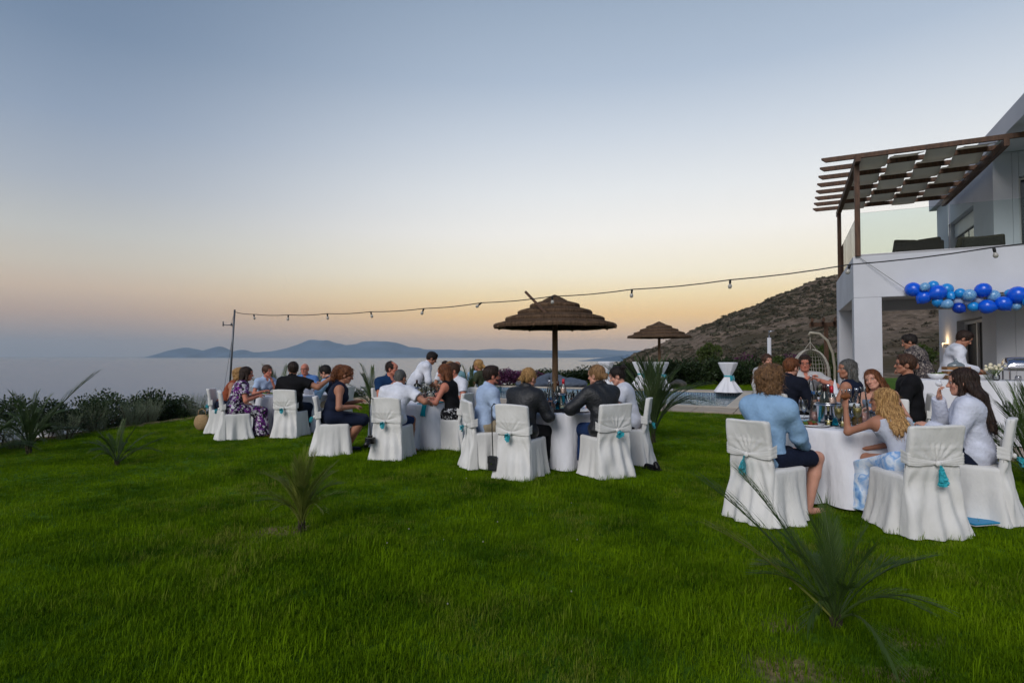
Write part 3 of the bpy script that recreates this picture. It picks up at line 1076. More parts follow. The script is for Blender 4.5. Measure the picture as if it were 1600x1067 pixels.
def ik(a, w, l1, l2, hint):
    d = w - a
    L = np.linalg.norm(d)
    if L > (l1 + l2) * .985:
        d = d / L * (l1 + l2) * .985
        L = np.linalg.norm(d)
        w = a + d
    x = (l1 * l1 - l2 * l2 + L * L) / (2 * L)
    hgt = math.sqrt(max(l1 * l1 - x * x, 0))
    n = d / L
    h = hint - n * (hint @ n)
    return a + n * x + nrm(h) * hgt, w
def hand_prims(w, fdir, palm, side, s, curl=.5):
    """palm plus five fingers; fdir = direction of the fingers, palm = palm normal, side = +1 right hand"""
    f = nrm(fdir)
    n = nrm(palm - f * (np.asarray(palm) @ f))
    x = np.cross(f, n) * side          # towards the thumb
    P = []
    P.append(rc(w - f * .02 * s, w + f * .03 * s, .026 * s, .026 * s, .01))
    ax = np.stack([x, f, n])
    P.append(el(w + f * .055 * s, (.040 * s, .052 * s, .017 * s), ax, .012))
    for i, (off, ln_) in enumerate(((.028, .070), (.010, .080), (-.009, .074), (-.027, .058))):
        b0 = w + f * (.088 - .004 * abs(i - 1)) * s + x * off * s
        dirn = f
        p = b0
        for q, fr in enumerate((.45, .32, .26)):
            a = curl * (.55 + .35 * q)
            dirn = nrm(f * math.cos(a * (q + 1) * .75) + n * math.sin(a * (q + 1) * .75))
            e = p + dirn * ln_ * fr * s
            P.append(rc(p, e, (.0096 - .0008 * q) * s, (.0090 - .0009 * q) * s, .003))
            p = e
    t0 = w + f * .025 * s + x * .026 * s
    t1 = t0 + nrm(x * .75 + f * .65 + n * .35) * .042 * s
    t2 = t1 + nrm(x * .25 + f * .85 + n * .6) * .032 * s
    P.append(rc(t0, t1, .014 * s, .011 * s, .008))
    P.append(rc(t1, t2, .0105 * s, .0085 * s, .003))
    return P
def wrinkle(amp, seed, fx=(17, 13, 23)):
    r = np.random.default_rng(seed)
    a = r.uniform(0, 6.28, 6)
    def f(X, Y, Z):
        w = .7 * np.sin(9 * Z + a[0]) + .6 * np.sin(11 * X + a[1])
        return amp * (np.sin(fx[0] * X + fx[1] * Z + 2 * w + a[2]) * np.sin(fx[2] * Z - 12 * Y + w + a[3]) + .5 * np.sin(31 * Z + 24 * X + 19 * Y + a[4] + 2 * w))
    return f
PSEED = [100]
def person(label, xy, heading, skin=SK_FAIR, hair=('short', H_BROWN), top=None, bottom=None, sex='m', stand=False, s=1.0, lean=8, side=0, twist=0,
           yaw=0, pitch=8, roll=0, wr=None, wl=None, hintr=None, hintl=None, h=.011, hh=.006, fat=1.0, glasses=False, beard=None, foot=(0, 0), z0=None, seat=.475, shoes=None, mouth=None,
           palmr=None, palml=None, curl=.55, fat_leg=1.0, hz=1.0, smile=0, kneey=.43):
    PSEED[0] += 1
    seed = PSEED[0]
    x, y = xy
    zg = gz(x, y) if z0 is None else z0
    root = empty('person', (x, y, zg), -R(heading))
    tag(root, label, 'person')
    fem = sex == 'f'
    U = np.array([math.sin(R(side)), math.sin(R(lean)) * math.cos(R(side)), math.cos(R(lean)) * math.cos(R(side))])
    # upper spine bends a little more than the lower
    U2 = nrm(np.array([math.sin(R(side * 1.2)), math.sin(R(lean * 1.45 + 3)), math.cos(R(lean * 1.45 + 3))]))
    P0 = np.array([0, 0, (seat + .092 * s) if not stand else .94 * s])
    waist = P0 + U * .15 * s
    chest = P0 + U * .16 * s + U2 * .16 * s
    neckb = P0 + U * .18 * s + U2 * .30 * s
    X = rotz(-R(twist)) @ np.array([1., 0, 0])
    X = nrm(X - U2 * (X @ U2))
    Fw = np.cross(U2, X)
    axc = np.stack([X, Fw, U2])
    axp = np.stack([np.array([1., 0, 0]), np.array([0, U[2], -U[1]]), U])
    shw = (.165 if fem else .19) * s
    shoulders = [neckb + X * sg * shw - U2 * .055 * s for sg in (1, -1)]
    # head frame
    Rh = rotz(-R(yaw)) @ rotx(-R(pitch)) @ roty(R(roll))
    hu = Rh @ np.array([0, 0, 1.])
    neckt = neckb + nrm(U2 + .6 * np.array([0, 0, 1.]) + .15 * Fw) * .085 * s
    HCn = neckt + hu * .075 * s * hz + (Rh @ np.array([0, .022 * s, 0]))
    def hp(a, b, c): return HCn + Rh @ (np.array([a, b, c]) * s * hz)
    axh = Rh.T
    k_ = s * hz
    # ---- torso and limbs
    tor = []
    if fem:
        tor += [el(P0, (.168 * s * fat, .120 * s * fat, .11 * s), axp, .05), el(waist, (.125 * s * fat, .095 * s * fat, .12 * s), axp, .06), el(chest, (.142 * s * fat, .102 * s * fat, .15 * s), axc, .05)]
        for sg in (1, -1):
            tor.append(el(chest + X * sg * .065 * s + Fw * .085 * s - U2 * .01 * s, (.055 * s * fat, .05 * s * fat, .055 * s), axc, .03))
    else:
        tor += [el(P0, (.165 * s * fat, .122 * s * fat, .11 * s), axp, .05), el(waist, (.150 * s * fat, .115 * s * fat, .13 * s), axp, .06), el(chest, (.168 * s * (.5 + .5 * fat), .115 * s * (.5 + .5 * fat), .165 * s), axc, .05)]
    tor += [rc(shoulders[0] - X * .035 * s - U2 * .03 * s, shoulders[1] + X * .035 * s - U2 * .03 * s, (.070 if fem else .082) * s, (.070 if fem else .082) * s, .07), el(chest + U2 * .075 * s, ((.145 if fem else .172) * s, (.09 if fem else .105) * s, .11 * s), axc, .06)]
    sh = [rc(neckb - U2 * .035 * s, q, .062 * s, (.054 if fem else .064) * s, .05) for q in shoulders]
    neck = [rc(neckb - U2 * .03 * s, neckt + hu * .03 * s, (.050 if fem else .060) * s, (.044 if fem else .054) * s, .03)]
    # ---- arms
    arms, wrists, elbows = [], [], []
    ua, fa = .285 * s, .255 * s
    for i, sg in enumerate((1, -1)):
        w = (wr, wl)[i]
        if w is None:
            w = (sg * .17, .40, .80 if not stand else 1.0)
            if stand: w = (sg * .24, .12, .82 * s)
        hint = (hintr, hintl)[i]
        hint = np.array(hint if hint is not None else (sg * .55, -.35, -.8), float)
        e, w = ik(shoulders[i], np.array(w, float), ua, fa, hint)
        elbows.append(e); wrists.append(w)
    ar = (.041 if fem else .050) * s * (.4 + .6 * fat)
    upper = [rc(shoulders[i], elbows[i], ar * 1.12, ar * .86, .025) for i in (0, 1)]
    fore = [rc(elbows[i], wrists[i], ar * .90, ar * .58, .02) for i in (0, 1)]
    # ---- legs
    hips, knees, ankles = [], [], []
    for i, sg in enumerate((1, -1)):
        hp_ = P0 + np.array([sg * .088 * s, .02, -.02 * s])
        if stand:
            kn = hp_ + np.array([sg * .01 + .0, .03 + foot[i] * .5, -.43 * s]); an = np.array([sg * .10 * s, foot[i], .09 * s])
        else:
            kn = np.array([sg * .12 * s, kneey * s, seat + .045 * s]); an = np.array([sg * .11 * s, kneey * s - .02 + foot[i], .085 * s])
        hips.append(hp_); knees.append(kn); ankles.append(an)
    lr = fat_leg * (.6 + .4 * fat)
    thigh = [rc(hips[i], knees[i], .084 * s * lr, .056 * s * lr, .03) for i in (0, 1)]
    shin = [rc(knees[i], knees[i] + (ankles[i] - knees[i]) * .35, .055 * s * lr, .053 * s * lr, .02) for i in (0, 1)] + [rc(knees[i] + (ankles[i] - knees[i]) * .35, ankles[i], .053 * s * lr, .036 * s, .02) for i in (0, 1)]
    feet = [rc(ankles[i] + np.array([0, -.02, -.045 * s]), ankles[i] + np.array([(1, -1)[i] * .03, .15 * s, -.058 * s]), .034 * s, .026 * s, .02) for i in (0, 1)]
    body = tor + sh + neck + upper + fore + thigh + shin + feet
    V1, Q1 = sdf_mesh(body, h)
    # ---- head
    head = [el(hp(0, -.012, .032), np.array([.074, .094, .086]) * k_, axh, .02), el(hp(0, .030, -.040), np.array([.056, .062, .074]) * k_, axh, .03), el(hp(0, .062, -.088), np.array([.026, .022, .020]) * k_, axh, .025),
            el(hp(0, .055, .045), np.array([.055, .040, .035]) * k_, axh, .03)]
    for sg in (1, -1):
        head.append(el(hp(sg * .036, .060, -.022), np.array([.024, .022, .022]) * k_, axh, .02))      # cheeks
        head.append(el(hp(sg * .076, -.008, -.012), np.array([.011, .020, .031]) * k_, axh, .006))     # ears
        head.append(el(hp(sg * .030, .083, .026), np.array([.021, .010, .007]) * k_, axh, .012))       # brows
        head.append(rc(hp(sg * .052, .02, -.06), hp(sg * .02, .068, -.09), .016 * k_, .014 * k_, .02)) # jaw
    head += [rc(hp(0, .088, .014), hp(0, .109, -.024), .0085 * k_, .0125 * k_, .010), el(hp(0, .095, -.028), np.array([.017, .012, .009]) * k_, axh, .006),
             el(hp(0, .083, -.056), np.array([.024 + .005 * smile, .012, .0065]) * k_, axh, .006), el(hp(0, .081, -.066), np.array([.021 + .004 * smile, .012, .0075]) * k_, axh, .006)]
    head += [rc(neckb + U2 * .0, neckt + hu * .02 * s, (.046 if fem else .056) * s, (.044 if fem else .053) * s, .03)]
    for sg in (1, -1):
        head.append(sub(el(hp(sg * .031, .098, .008), np.array([.016, .014, .0095]) * k_, axh), .010))
    V2, Q2 = sdf_mesh(head, hh)
    # ---- hands
    parts = [(V1, Q1), (V2, Q2)]
    for i, sg in enumerate((1, -1)):
        fd = nrm(wrists[i] - elbows[i])
        pn = (palmr, palml)[i]
        pn = np.array(pn if pn is not None else (-sg * .45, .15, -.85), float)
        parts.append(sdf_mesh(hand_prims(wrists[i] - fd * .012 * s, fd, pn, -sg, s * (.92 if fem else 1.0), curl), max(.0045, hh * .8)))
    V, Q = join_np(parts)
    me = mesh_np('body', V, Q)
    # flat skin tint: lips, brows, darker eye sockets, cheeks
    loc = (V - HCn) @ Rh / k_
    tint = np.ones((len(V), 4), np.float32)
    def blob(cx, cy, cz, rx, ry, rz_): return np.clip(1.6 - 1.6 * np.sqrt(((loc[:, 0] - cx) / rx) ** 2 + ((loc[:, 1] - cy) / ry) ** 2 + ((loc[:, 2] - cz) / rz_) ** 2), 0, 1)[:, None]
    lip = blob(0, .092, -.061, .026 + .006 * smile, .02, .0125)
    tint[:, :3] = tint[:, :3] * (1 - lip) + lip * np.array([.78, .42, .42] if fem else [.82, .55, .52])
    if smile:
        th = blob(0, .096, -.061, .020, .02, .0045)
        tint[:, :3] = tint[:, :3] * (1 - th) + th * np.array([1.35, 1.6, 1.7])
    for sg in (1, -1):
        br = blob(sg * .031, .09, .030, .023, .02, .0065)
        tint[:, :3] = tint[:, :3] * (1 - br * .8) + br * .8 * np.array([.22, .18, .16])
        eb = blob(sg * .031, .09, .008, .017, .02, .008)
        tint[:, :3] = tint[:, :3] * (1 - eb * .6) + eb * .6 * np.array([.5, .42, .42])
        ck = blob(sg * .045, .07, -.028, .03, .04, .028)
        tint[:, :3] = tint[:, :3] * (1 - ck * .5) + ck * .5 * np.array([1.05, .78, .76])
    a_ = me.color_attributes.new('tint', 'FLOAT_COLOR', 'POINT')
    a_.data.foreach_set('color', tint.ravel())
    bo = new_obj('body', me, root, skin)
    for sg in (1, -1):
        b = MB(); b.ball(tuple(hp(sg * .031, .0755, .008)), .0108 * k_, 10, 8); eo = b.build('eye', eyew_mat, root, smooth=True)
        b = MB(); b.ball(tuple(hp(sg * .0315, .0805, .008)), .0068 * k_, 8, 6); b.build('iris', eye_mat, eo, smooth=True)
    # ---- hair
    style, hm = hair
    H = []
    nz_ = None
    def strands(amp, fr=24):
        def f(X_, Y_, Z_):
            dx, dy = X_ - HCn[0], Y_ - HCn[1]
            ph = np.arctan2(dx, dy)
            return amp * (np.sin(fr * ph + 3 * np.sin(Z_ * 15 + seed)) + .6 * np.sin(fr * 1.9 * ph + Z_ * 30)) * .6
        return f
    def curls(amp, fr=85):
        def f(X_, Y_, Z_):
            w = np.sin(40 * Z_ + seed) * 1.2
            return amp * (np.sin(fr * X_ + w) * np.sin(fr * Y_ + 1.3 * w) * np.sin(fr * .9 * Z_) + .6 * np.sin(fr * .55 * (X_ + Z_) + w) * np.sin(fr * .5 * (Y_ - Z_)))
        return f
    cap = lambda g, back=.0: [el(hp(0, -.018, .038), (np.array([.076, .096, .088]) + g) * k_, axh, .02)]
    face = lambda dz=0.0, wd=.066: [sub(el(hp(0, .092, -.032 + dz), np.array([wd, .062, .088]) * k_, axh), .012), sub(el(hp(0, .03, -.10), np.array([.075, .075, .082]) * k_, axh), .012)]
    earcut = [sub(el(hp(sg * .08, .004, -.016), np.array([.022, .028, .034]) * k_, axh), .008) for sg in (1, -1)]
    if style in ('short', 'crop', 'receding', 'boy'):
        g = {'short': .014, 'crop': .005, 'receding': .007, 'boy': .018}[style]
        H = cap(g) + [el(hp(0, -.055, -.012), np.array([.062, .05, .06]) * k_, axh, .03)]
        if style == 'short':
            H += [el(hp(.01, .035, .108), np.array([.052, .045, .022]) * k_, axh, .03)]
        cut = face(.03 if style == 'receding' else (-.012 if style == 'boy' else 0.0)) + (earcut if style != 'boy' else [])
        if style == 'receding':
            cut += [sub(el(hp(0, .07, .11), np.array([.07, .085, .05]) * k_, axh), .02)]
        cut += [half(*(lambda n: (n, float(n @ hp(0, -.05, -.085))))(-hu))]
        H += cut
        nz_ = strands(.0035 if style != 'crop' else .001, 20)
    elif style == 'bald':
        H = [el(hp(0, -.03, .004), np.array([.077, .086, .058]) * k_, axh, .02)] + face(.0) + earcut + [sub(el(hp(0, .0, .115), np.array([.085, .1, .078]) * k_, axh), .01)]
    elif style == 'curly':
        H = cap(.026) + [el(hp(sg * .062, -.03, -.045), np.array([.038, .06, .075]) * k_, axh, .03) for sg in (1, -1)] + [el(hp(0, -.075, -.04), np.array([.07, .045, .07]) * k_, axh, .03), el(hp(0, .03, .115), np.array([.06, .055, .028]) * k_, axh, .03)] + face(-.01, .06)
        nz_ = curls(.010, 78)
    elif style in ('bun', 'updo'):
        H = cap(.008) + [el(hp(0, -.06, -.01), np.array([.06, .045, .055]) * k_, axh, .03)]
        bp = (0, -.120, -.02) if style == 'bun' else (0, -.128, .075)
        H += [el(hp(*bp), np.array([.040, .034, .036]) * k_, axh, .012), rc(hp(.02, bp[1] - .02, bp[2] + .02), hp(-.03, bp[1] - .025, bp[2] - .02), .014 * k_, .012 * k_, .008)]
        H += face(.004) + earcut
        nz_ = strands(.003, 26)
    elif style in ('long', 'wavy', 'bob', 'pony', 'puffpony'):
        H = cap(.013) + [el(hp(0, -.055, -.03), np.array([.068, .055, .075]) * k_, axh, .03)]
        hout = (top[2].get('infl', .012) if (top and len(top) > 2) else .012) - .012
        drop = {'long': .40, 'wavy': .36, 'bob': .17, 'pony': .0, 'puffpony': .0}[style]
        if drop:
            bk = neckb - Fw * .085 * s
            for q, xx in enumerate(np.linspace(-.075, .075, 5)):
                top_ = hp(xx * .95, -.05 - .03 * (1 - abs(xx) / .075), -.03)
                mid = neckb + X * xx * 1.15 * s - Fw * (.075 + hout + .01 * math.cos(xx * 30)) * s + U2 * .03 * s
                if style == 'bob':
                    H.append(rc(top_, hp(xx * 1.15, -.06, -.03 - drop + .05), .040 * k_, .030 * k_, .03))
                else:
                    end = mid - U2 * (drop - .10 + .03 * math.sin(q * 2.1)) * s - Fw * (.04 + hout * .6) * s
                    H.append(rc(top_, mid, .040 * k_, .036 * s, .03))
                    H.append(rc(mid, end, .038 * s, .018 * s, .03))
            for sg in (1, -1):   # locks in front of the shoulder
                t_ = hp(sg * .072, .012, .0)
                m_ = hp(sg * .085, .015, -.11)
                H.append(rc(t_, m_, .018 * k_, .022 * k_, .02))
                if style != 'bob':
                    H.append(rc(m_, neckb + X * sg * .10 * s + Fw * .05 * s - U2 * .13 * s, .022 * k_, .010 * s, .02))
        elif style == 'puffpony':
            H += [el(hp(0, -.12, .06), np.array([.06, .06, .065]) * k_, axh, .02), el(hp(0, -.16, -.02), np.array([.06, .055, .09]) * k_, axh, .03), el(hp(0, -.15, -.09), np.array([.045, .04, .07]) * k_, axh, .03)]
        else:
            H += [rc(hp(0, -.10, .02), hp(0, -.15, -.05), .026 * k_, .03 * k_, .02), rc(hp(0, -.15, -.05), hp(0, -.13, -.19), .03 * k_, .012 * k_, .02)]
        H += face(.0, .058)
        nz_ = strands(.0045 if style != 'wavy' else .006, 22 if style != 'wavy' else 29) if style != 'puffpony' else curls(.010, 70)
    if H:
        v, q = sdf_mesh(H, hh, 0, nz_)
        if len(v):
            hme = mesh_np('hair', v, q)
            ho_ = new_obj('hair', hme, root, hm)
            if style not in ('bald', 'crop'):
                rs_ = np.random.default_rng(seed)
                nv = np.empty(len(hme.vertices) * 3, np.float32)
                hme.vertices.foreach_get('normal', nv)
                nv = nv.reshape(-1, 3)
                m_ = {True: 1500, False: 500}[hh < .0058] if hh < .008 else 160
                ii = rs_.integers(0, len(v), m_)
                p_, n_ = v[ii], nv[ii]
                dn = np.tile(-hu if style in ('short', 'boy', 'bun', 'updo') else np.array([0, 0, -1.]), (m_, 1)) + rs_.normal(size=(m_, 3)) * (.9 if style in ('curly', 'puffpony') else .28)
                t_ = dn - n_ * (dn * n_).sum(1)[:, None]
                t_ /= np.maximum(np.linalg.norm(t_, axis=1), 1e-6)[:, None]
                L_ = rs_.uniform(.03, .085, m_)[:, None] * (.5 if style in ('short', 'boy') else 1.0)
                w_ = np.cross(t_, n_) * rs_.uniform(.0008, .0018, m_)[:, None] * (1.6 if hh > .0058 else 1)
                lift = rs_.uniform(-.001, .006, m_)[:, None] + (rs_.random(m_) < .06)[:, None] * .012
                A = p_ + n_ * .001
                B = p_ + t_ * L_ * .5 + n_ * (.003 + lift * .6)
                C_ = p_ + t_ * L_ + n_ * lift + (rs_.normal(size=(m_, 3)) * .004)
                VV = np.stack([A - w_, A + w_, B + w_, B - w_, C_ + w_ * .3, C_ - w_ * .3], 1).reshape(-1, 3)
                b6 = np.arange(m_)[:, None] * 6
                QQ = np.concatenate([b6 + np.array([0, 1, 2, 3]), b6 + np.array([3, 2, 4, 5])])
                so_ = new_obj('strands', mesh_np('strands', VV, QQ), ho_, hm)
                so_['kind'] = 'stuff'
    if beard is not None:
        Bd = [el(hp(0, .030, -.046), np.array([.060, .066, .074]) * k_, axh, .02), el(hp(0, .066, -.092), np.array([.032, .028, .028]) * k_, axh, .02), sub(el(hp(0, .075, .02), np.array([.09, .09, .066]) * k_, axh), .008), sub(el(hp(0, -.055, -.03), np.array([.1, .055, .12]) * k_, axh), .008), sub(el(hp(0, .098, -.061), np.array([.022, .02, .009]) * k_, axh), .005)]
        v, q = sdf_mesh(Bd, hh * .9, 0, curls(.002, 190))
        new_obj('beard', mesh_np('beard', v, q), root, beard)
    if glasses:
        b = MB()
        for sg in (1, -1):
            ring = [tuple(hp(sg * .033 + .024 * math.cos(a), .099 - .004 * abs(math.cos(a)), .006 + .018 * math.sin(a))) for a in np.linspace(0, 2 * math.pi, 15)]
            b.tube(ring, .0022 * k_, 5, False)
            b.tube([tuple(hp(sg * .057, .094, .012)), tuple(hp(sg * .078, .03, .012)), tuple(hp(sg * .079, -.02, .006))], .0022 * k_, 5)
        b.tube([tuple(hp(-.01, .102, .01)), tuple(hp(.01, .102, .01))], .0022 * k_, 5)
        go = b.build('spectacles', spec_mat, root, smooth=True)
    # ---- clothes
    def garment(name, prims, mat, infl, amp=.003, hc=None, fx=(17, 13, 23)):
        v, q = sdf_mesh(prims, hc or h * .85, infl, wrinkle(amp, seed + len(name), fx))
        if len(v):
            return new_obj(name, mesh_np(name, v, q), root, mat)
    neckline = lambda r=.062, f=.035, up=.035: sub(el(neckb + U2 * up * s + Fw * f * s, np.array([r, r * 1.05, r * .9]) * s, axc), .008)
    if top is not None:
        kind, tm = top[0], top[1]
        opt = top[2] if len(top) > 2 else {}
        infl = opt.get('infl', .012)
        T = list(tor)
        armsl = {'tee': .58, 'shirt': 1.0, 'long': 1.0, 'jacket': 1.0, 'tank': 0, 'rolled': 1.0, 'dress': 0, 'strap': 0, 'sweat': 1.0, 'vest': 0}[kind]
        fl = {'shirt': .93, 'long': .95, 'jacket': .95, 'rolled': .12, 'sweat': .97}.get(kind, 0)
        if kind in ('tank', 'dress', 'strap', 'vest'):
            wdt = {'tank': .125, 'dress': .12, 'strap': .085, 'vest': .15}[kind]
            T += [rc(neckb - U2 * .03 * s, neckb + X * sg * wdt * s - U2 * .045 * s, .056 * s, .05 * s, .05) for sg in (1, -1)]
        else:
            T += list(sh)
        for i in (0, 1):
            if armsl:
                if armsl < 1:
                    T.append(rc(shoulders[i], shoulders[i] + (elbows[i] - shoulders[i]) * armsl, ar * 1.18, ar * 1.22, .03, True))
                else:
                    T.append(rc(shoulders[i], elbows[i], ar * 1.14, ar * 1.0, .03))
                    T.append(rc(elbows[i], elbows[i] + (wrists[i] - elbows[i]) * fl, ar * 1.02, ar * (1.0 if fl < .5 else .80) * (.72 if kind == 'sweat' else 1), .025, True))
        if stand:
            T.append(rc(P0, P0 - np.array([0, 0, .10 * s]), .13 * s * fat, .14 * s * fat, .05))
        if kind in ('shirt', 'rolled', 'jacket', 'tee') and opt.get('collar', True):
            for a in range(8):
                a0, a1 = a * math.pi / 4, (a + 1) * math.pi / 4
                cp = lambda a_: neckb + X * .060 * math.cos(a_) * s + Fw * (.058 * math.sin(a_) + .008) * s + U2 * (.030 - .022 * math.sin(a_)) * s
                T.append(rc(cp(a0), cp(a1), .012 * s, .012 * s, .008))
            T.append(sub(el(neckb + U2 * .05 * s + Fw * .005 * s, np.array([.056, .055, .06]) * s, axc), .006))
            T.append(sub(el(neckb + U2 * .02 * s + Fw * .085 * s, np.array([.028, .05, .05]) * s, axc), .006))
        else:
            T.append(neckline(*{'tank': (.078, .045, .03), 'dress': (.080, .05, .03), 'strap': (.095, .05, .01), 'vest': (.07, .06, .0)}.get(kind, (.064, .03, .035))))
        if kind in ('tank', 'dress', 'strap', 'vest'):
            for i, sg in enumerate((1, -1)):
                T.append(sub(el(shoulders[i] + X * sg * .03 * s - U2 * .015 * s, np.array([.052, .085, .085]) * s, axc), .01))
            if kind == 'strap':
                T.append(half(U2, float(U2 @ (neckb - U2 * .06 * s))))
        garment({'jacket': 'jacket', 'dress': 'bodice', 'sweat': 'sweatshirt', 'vest': 'waistcoat', 'tee': 'shirt', 'tank': 'top', 'strap': 'top'}.get(kind, 'shirt'), T, tm, infl, opt.get('amp', .0035), opt.get('hc'))
        if opt.get('under') is not None:
            Tu = list(tor) + list(sh)
            for i in (0, 1):
                Tu.append(rc(shoulders[i], elbows[i], ar * 1.14, ar * 1.0, .03))
                Tu.append(rc(elbows[i], elbows[i] + (wrists[i] - elbows[i]) * .6, ar * 1.02, ar * .95, .025, True))
            for a in range(8):
                a0, a1 = a * math.pi / 4, (a + 1) * math.pi / 4
                cp = lambda a_: neckb + X * .060 * math.cos(a_) * s + Fw * (.058 * math.sin(a_) + .008) * s + U2 * (.030 - .022 * math.sin(a_)) * s
                Tu.append(rc(cp(a0), cp(a1), .012 * s, .012 * s, .008))
            Tu.append(sub(el(neckb + U2 * .05 * s + Fw * .005 * s, np.array([.056, .055, .06]) * s, axc), .006))
            garment('shirt', Tu, opt['under'], .008, .003)
    if bottom is not None:
        kind, bm_ = bottom
        Bp = [el(P0 - U * .005, (.170 * s * fat, .124 * s * fat, .10 * s), axp, .04)]
        if kind in ('trousers', 'shorts'):
            fr = 1.0 if kind == 'trousers' else .86
            for i in (0, 1):
                Bp.append(rc(hips[i], hips[i] + (knees[i] - hips[i]) * fr, .088 * s * lr, .066 * s * lr, .03, kind == 'shorts'))
                if kind == 'trousers':
                    Bp.append(rc(knees[i], knees[i] + (ankles[i] - knees[i]) * .93, .064 * s * lr, .055 * s, .03, True))
            Bp.append(half(U, float(U @ (P0 + U * .10 * s))))
            garment(kind, Bp, bm_, .010, .003)
        else:
            km = (knees[0] + knees[1]) / 2
            for i in (0, 1):
                Bp.append(rc(hips[i], knees[i], .095 * s, .080 * s, .09))
            Bp.append(rc(P0, km + np.array([0, -.02, 0]), .10 * s, .075 * s, .10))
            if kind == 'long_skirt':
                for i, sg in enumerate((1, -1)):
                    Bp.append(rc(knees[i], knees[i] * np.array([1.15, 1.0, 0]) + np.array([0, .02, .05]), .082 * s, .12 * s, .08, True))
                Bp.append(rc(km, km * np.array([1, 1, 0]) + np.array([0, 0, .06]), .085 * s, .12 * s, .08, True))
            Bp.append(half(U, float(U @ (P0 + U * .10 * s))))
            garment('skirt', Bp, bm_, .012, .006, None, (34, 5, 9))
    if shoes is not None:
        for i, sg in enumerate((1, -1)):
            a = ankles[i]
            S_ = [rc(a + np.array([0, -.025, -.045 * s]), a + np.array([sg * .03, .155 * s, -.056 * s]), .039 * s, .031 * s, .02), rc(a + np.array([0, -.01, -.04 * s]), a + np.array([0, .0, -.005 * s]), .042 * s, .045 * s, .02), half((0, 0, -1.), .0)]
            v, q = sdf_mesh(S_, h, .004)
            new_obj('shoe', mesh_np('shoe', v, q), root, shoes)
    root['wr'] = [float(q) for q in (wrists[0] + nrm(wrists[0] - elbows[0]) * .09 * s)]
    root['wl'] = [float(q) for q in (wrists[1] + nrm(wrists[1] - elbows[1]) * .09 * s)]
    root['headtop'] = float(zg + HCn[2] + .125 * k_)
    return root
# ---------------------------------------------------------------- covered chairs
def ring_rr(w, d, r, n):
    """rounded rectangle outline, n points, starting at the middle of the rear side, anticlockwise seen from above"""
    pts = []
    segs = [(-w / 2 + r, -d / 2, w / 2 - r, -d / 2), ('arc', w / 2 - r, -d / 2 + r, -90), (w / 2, -d / 2 + r, w / 2, d / 2 - r), ('arc', w / 2 - r, d / 2 - r, 0),
            (w / 2 - r, d / 2, -w / 2 + r, d / 2), ('arc', -w / 2 + r, d / 2 - r, 90), (-w / 2, d / 2 - r, -w / 2, -d / 2 + r), ('arc', -w / 2 + r, -d / 2 + r, 180)]
    for s in segs:
        if s[0] == 'arc':
            for k in range(6):
                a = R(s[3] + 90 * (k + .5) / 6)
                pts.append((s[1] + r * math.cos(a), s[2] + r * math.sin(a)))
        else:
            L = math.hypot(s[2] - s[0], s[3] - s[1])
            m = max(2, int(L / .011))
            for k in range(m + 1):
                pts.append((s[0] + (s[2] - s[0]) * k / m, s[1] + (s[3] - s[1]) * k / m))
    return np.array(pts)
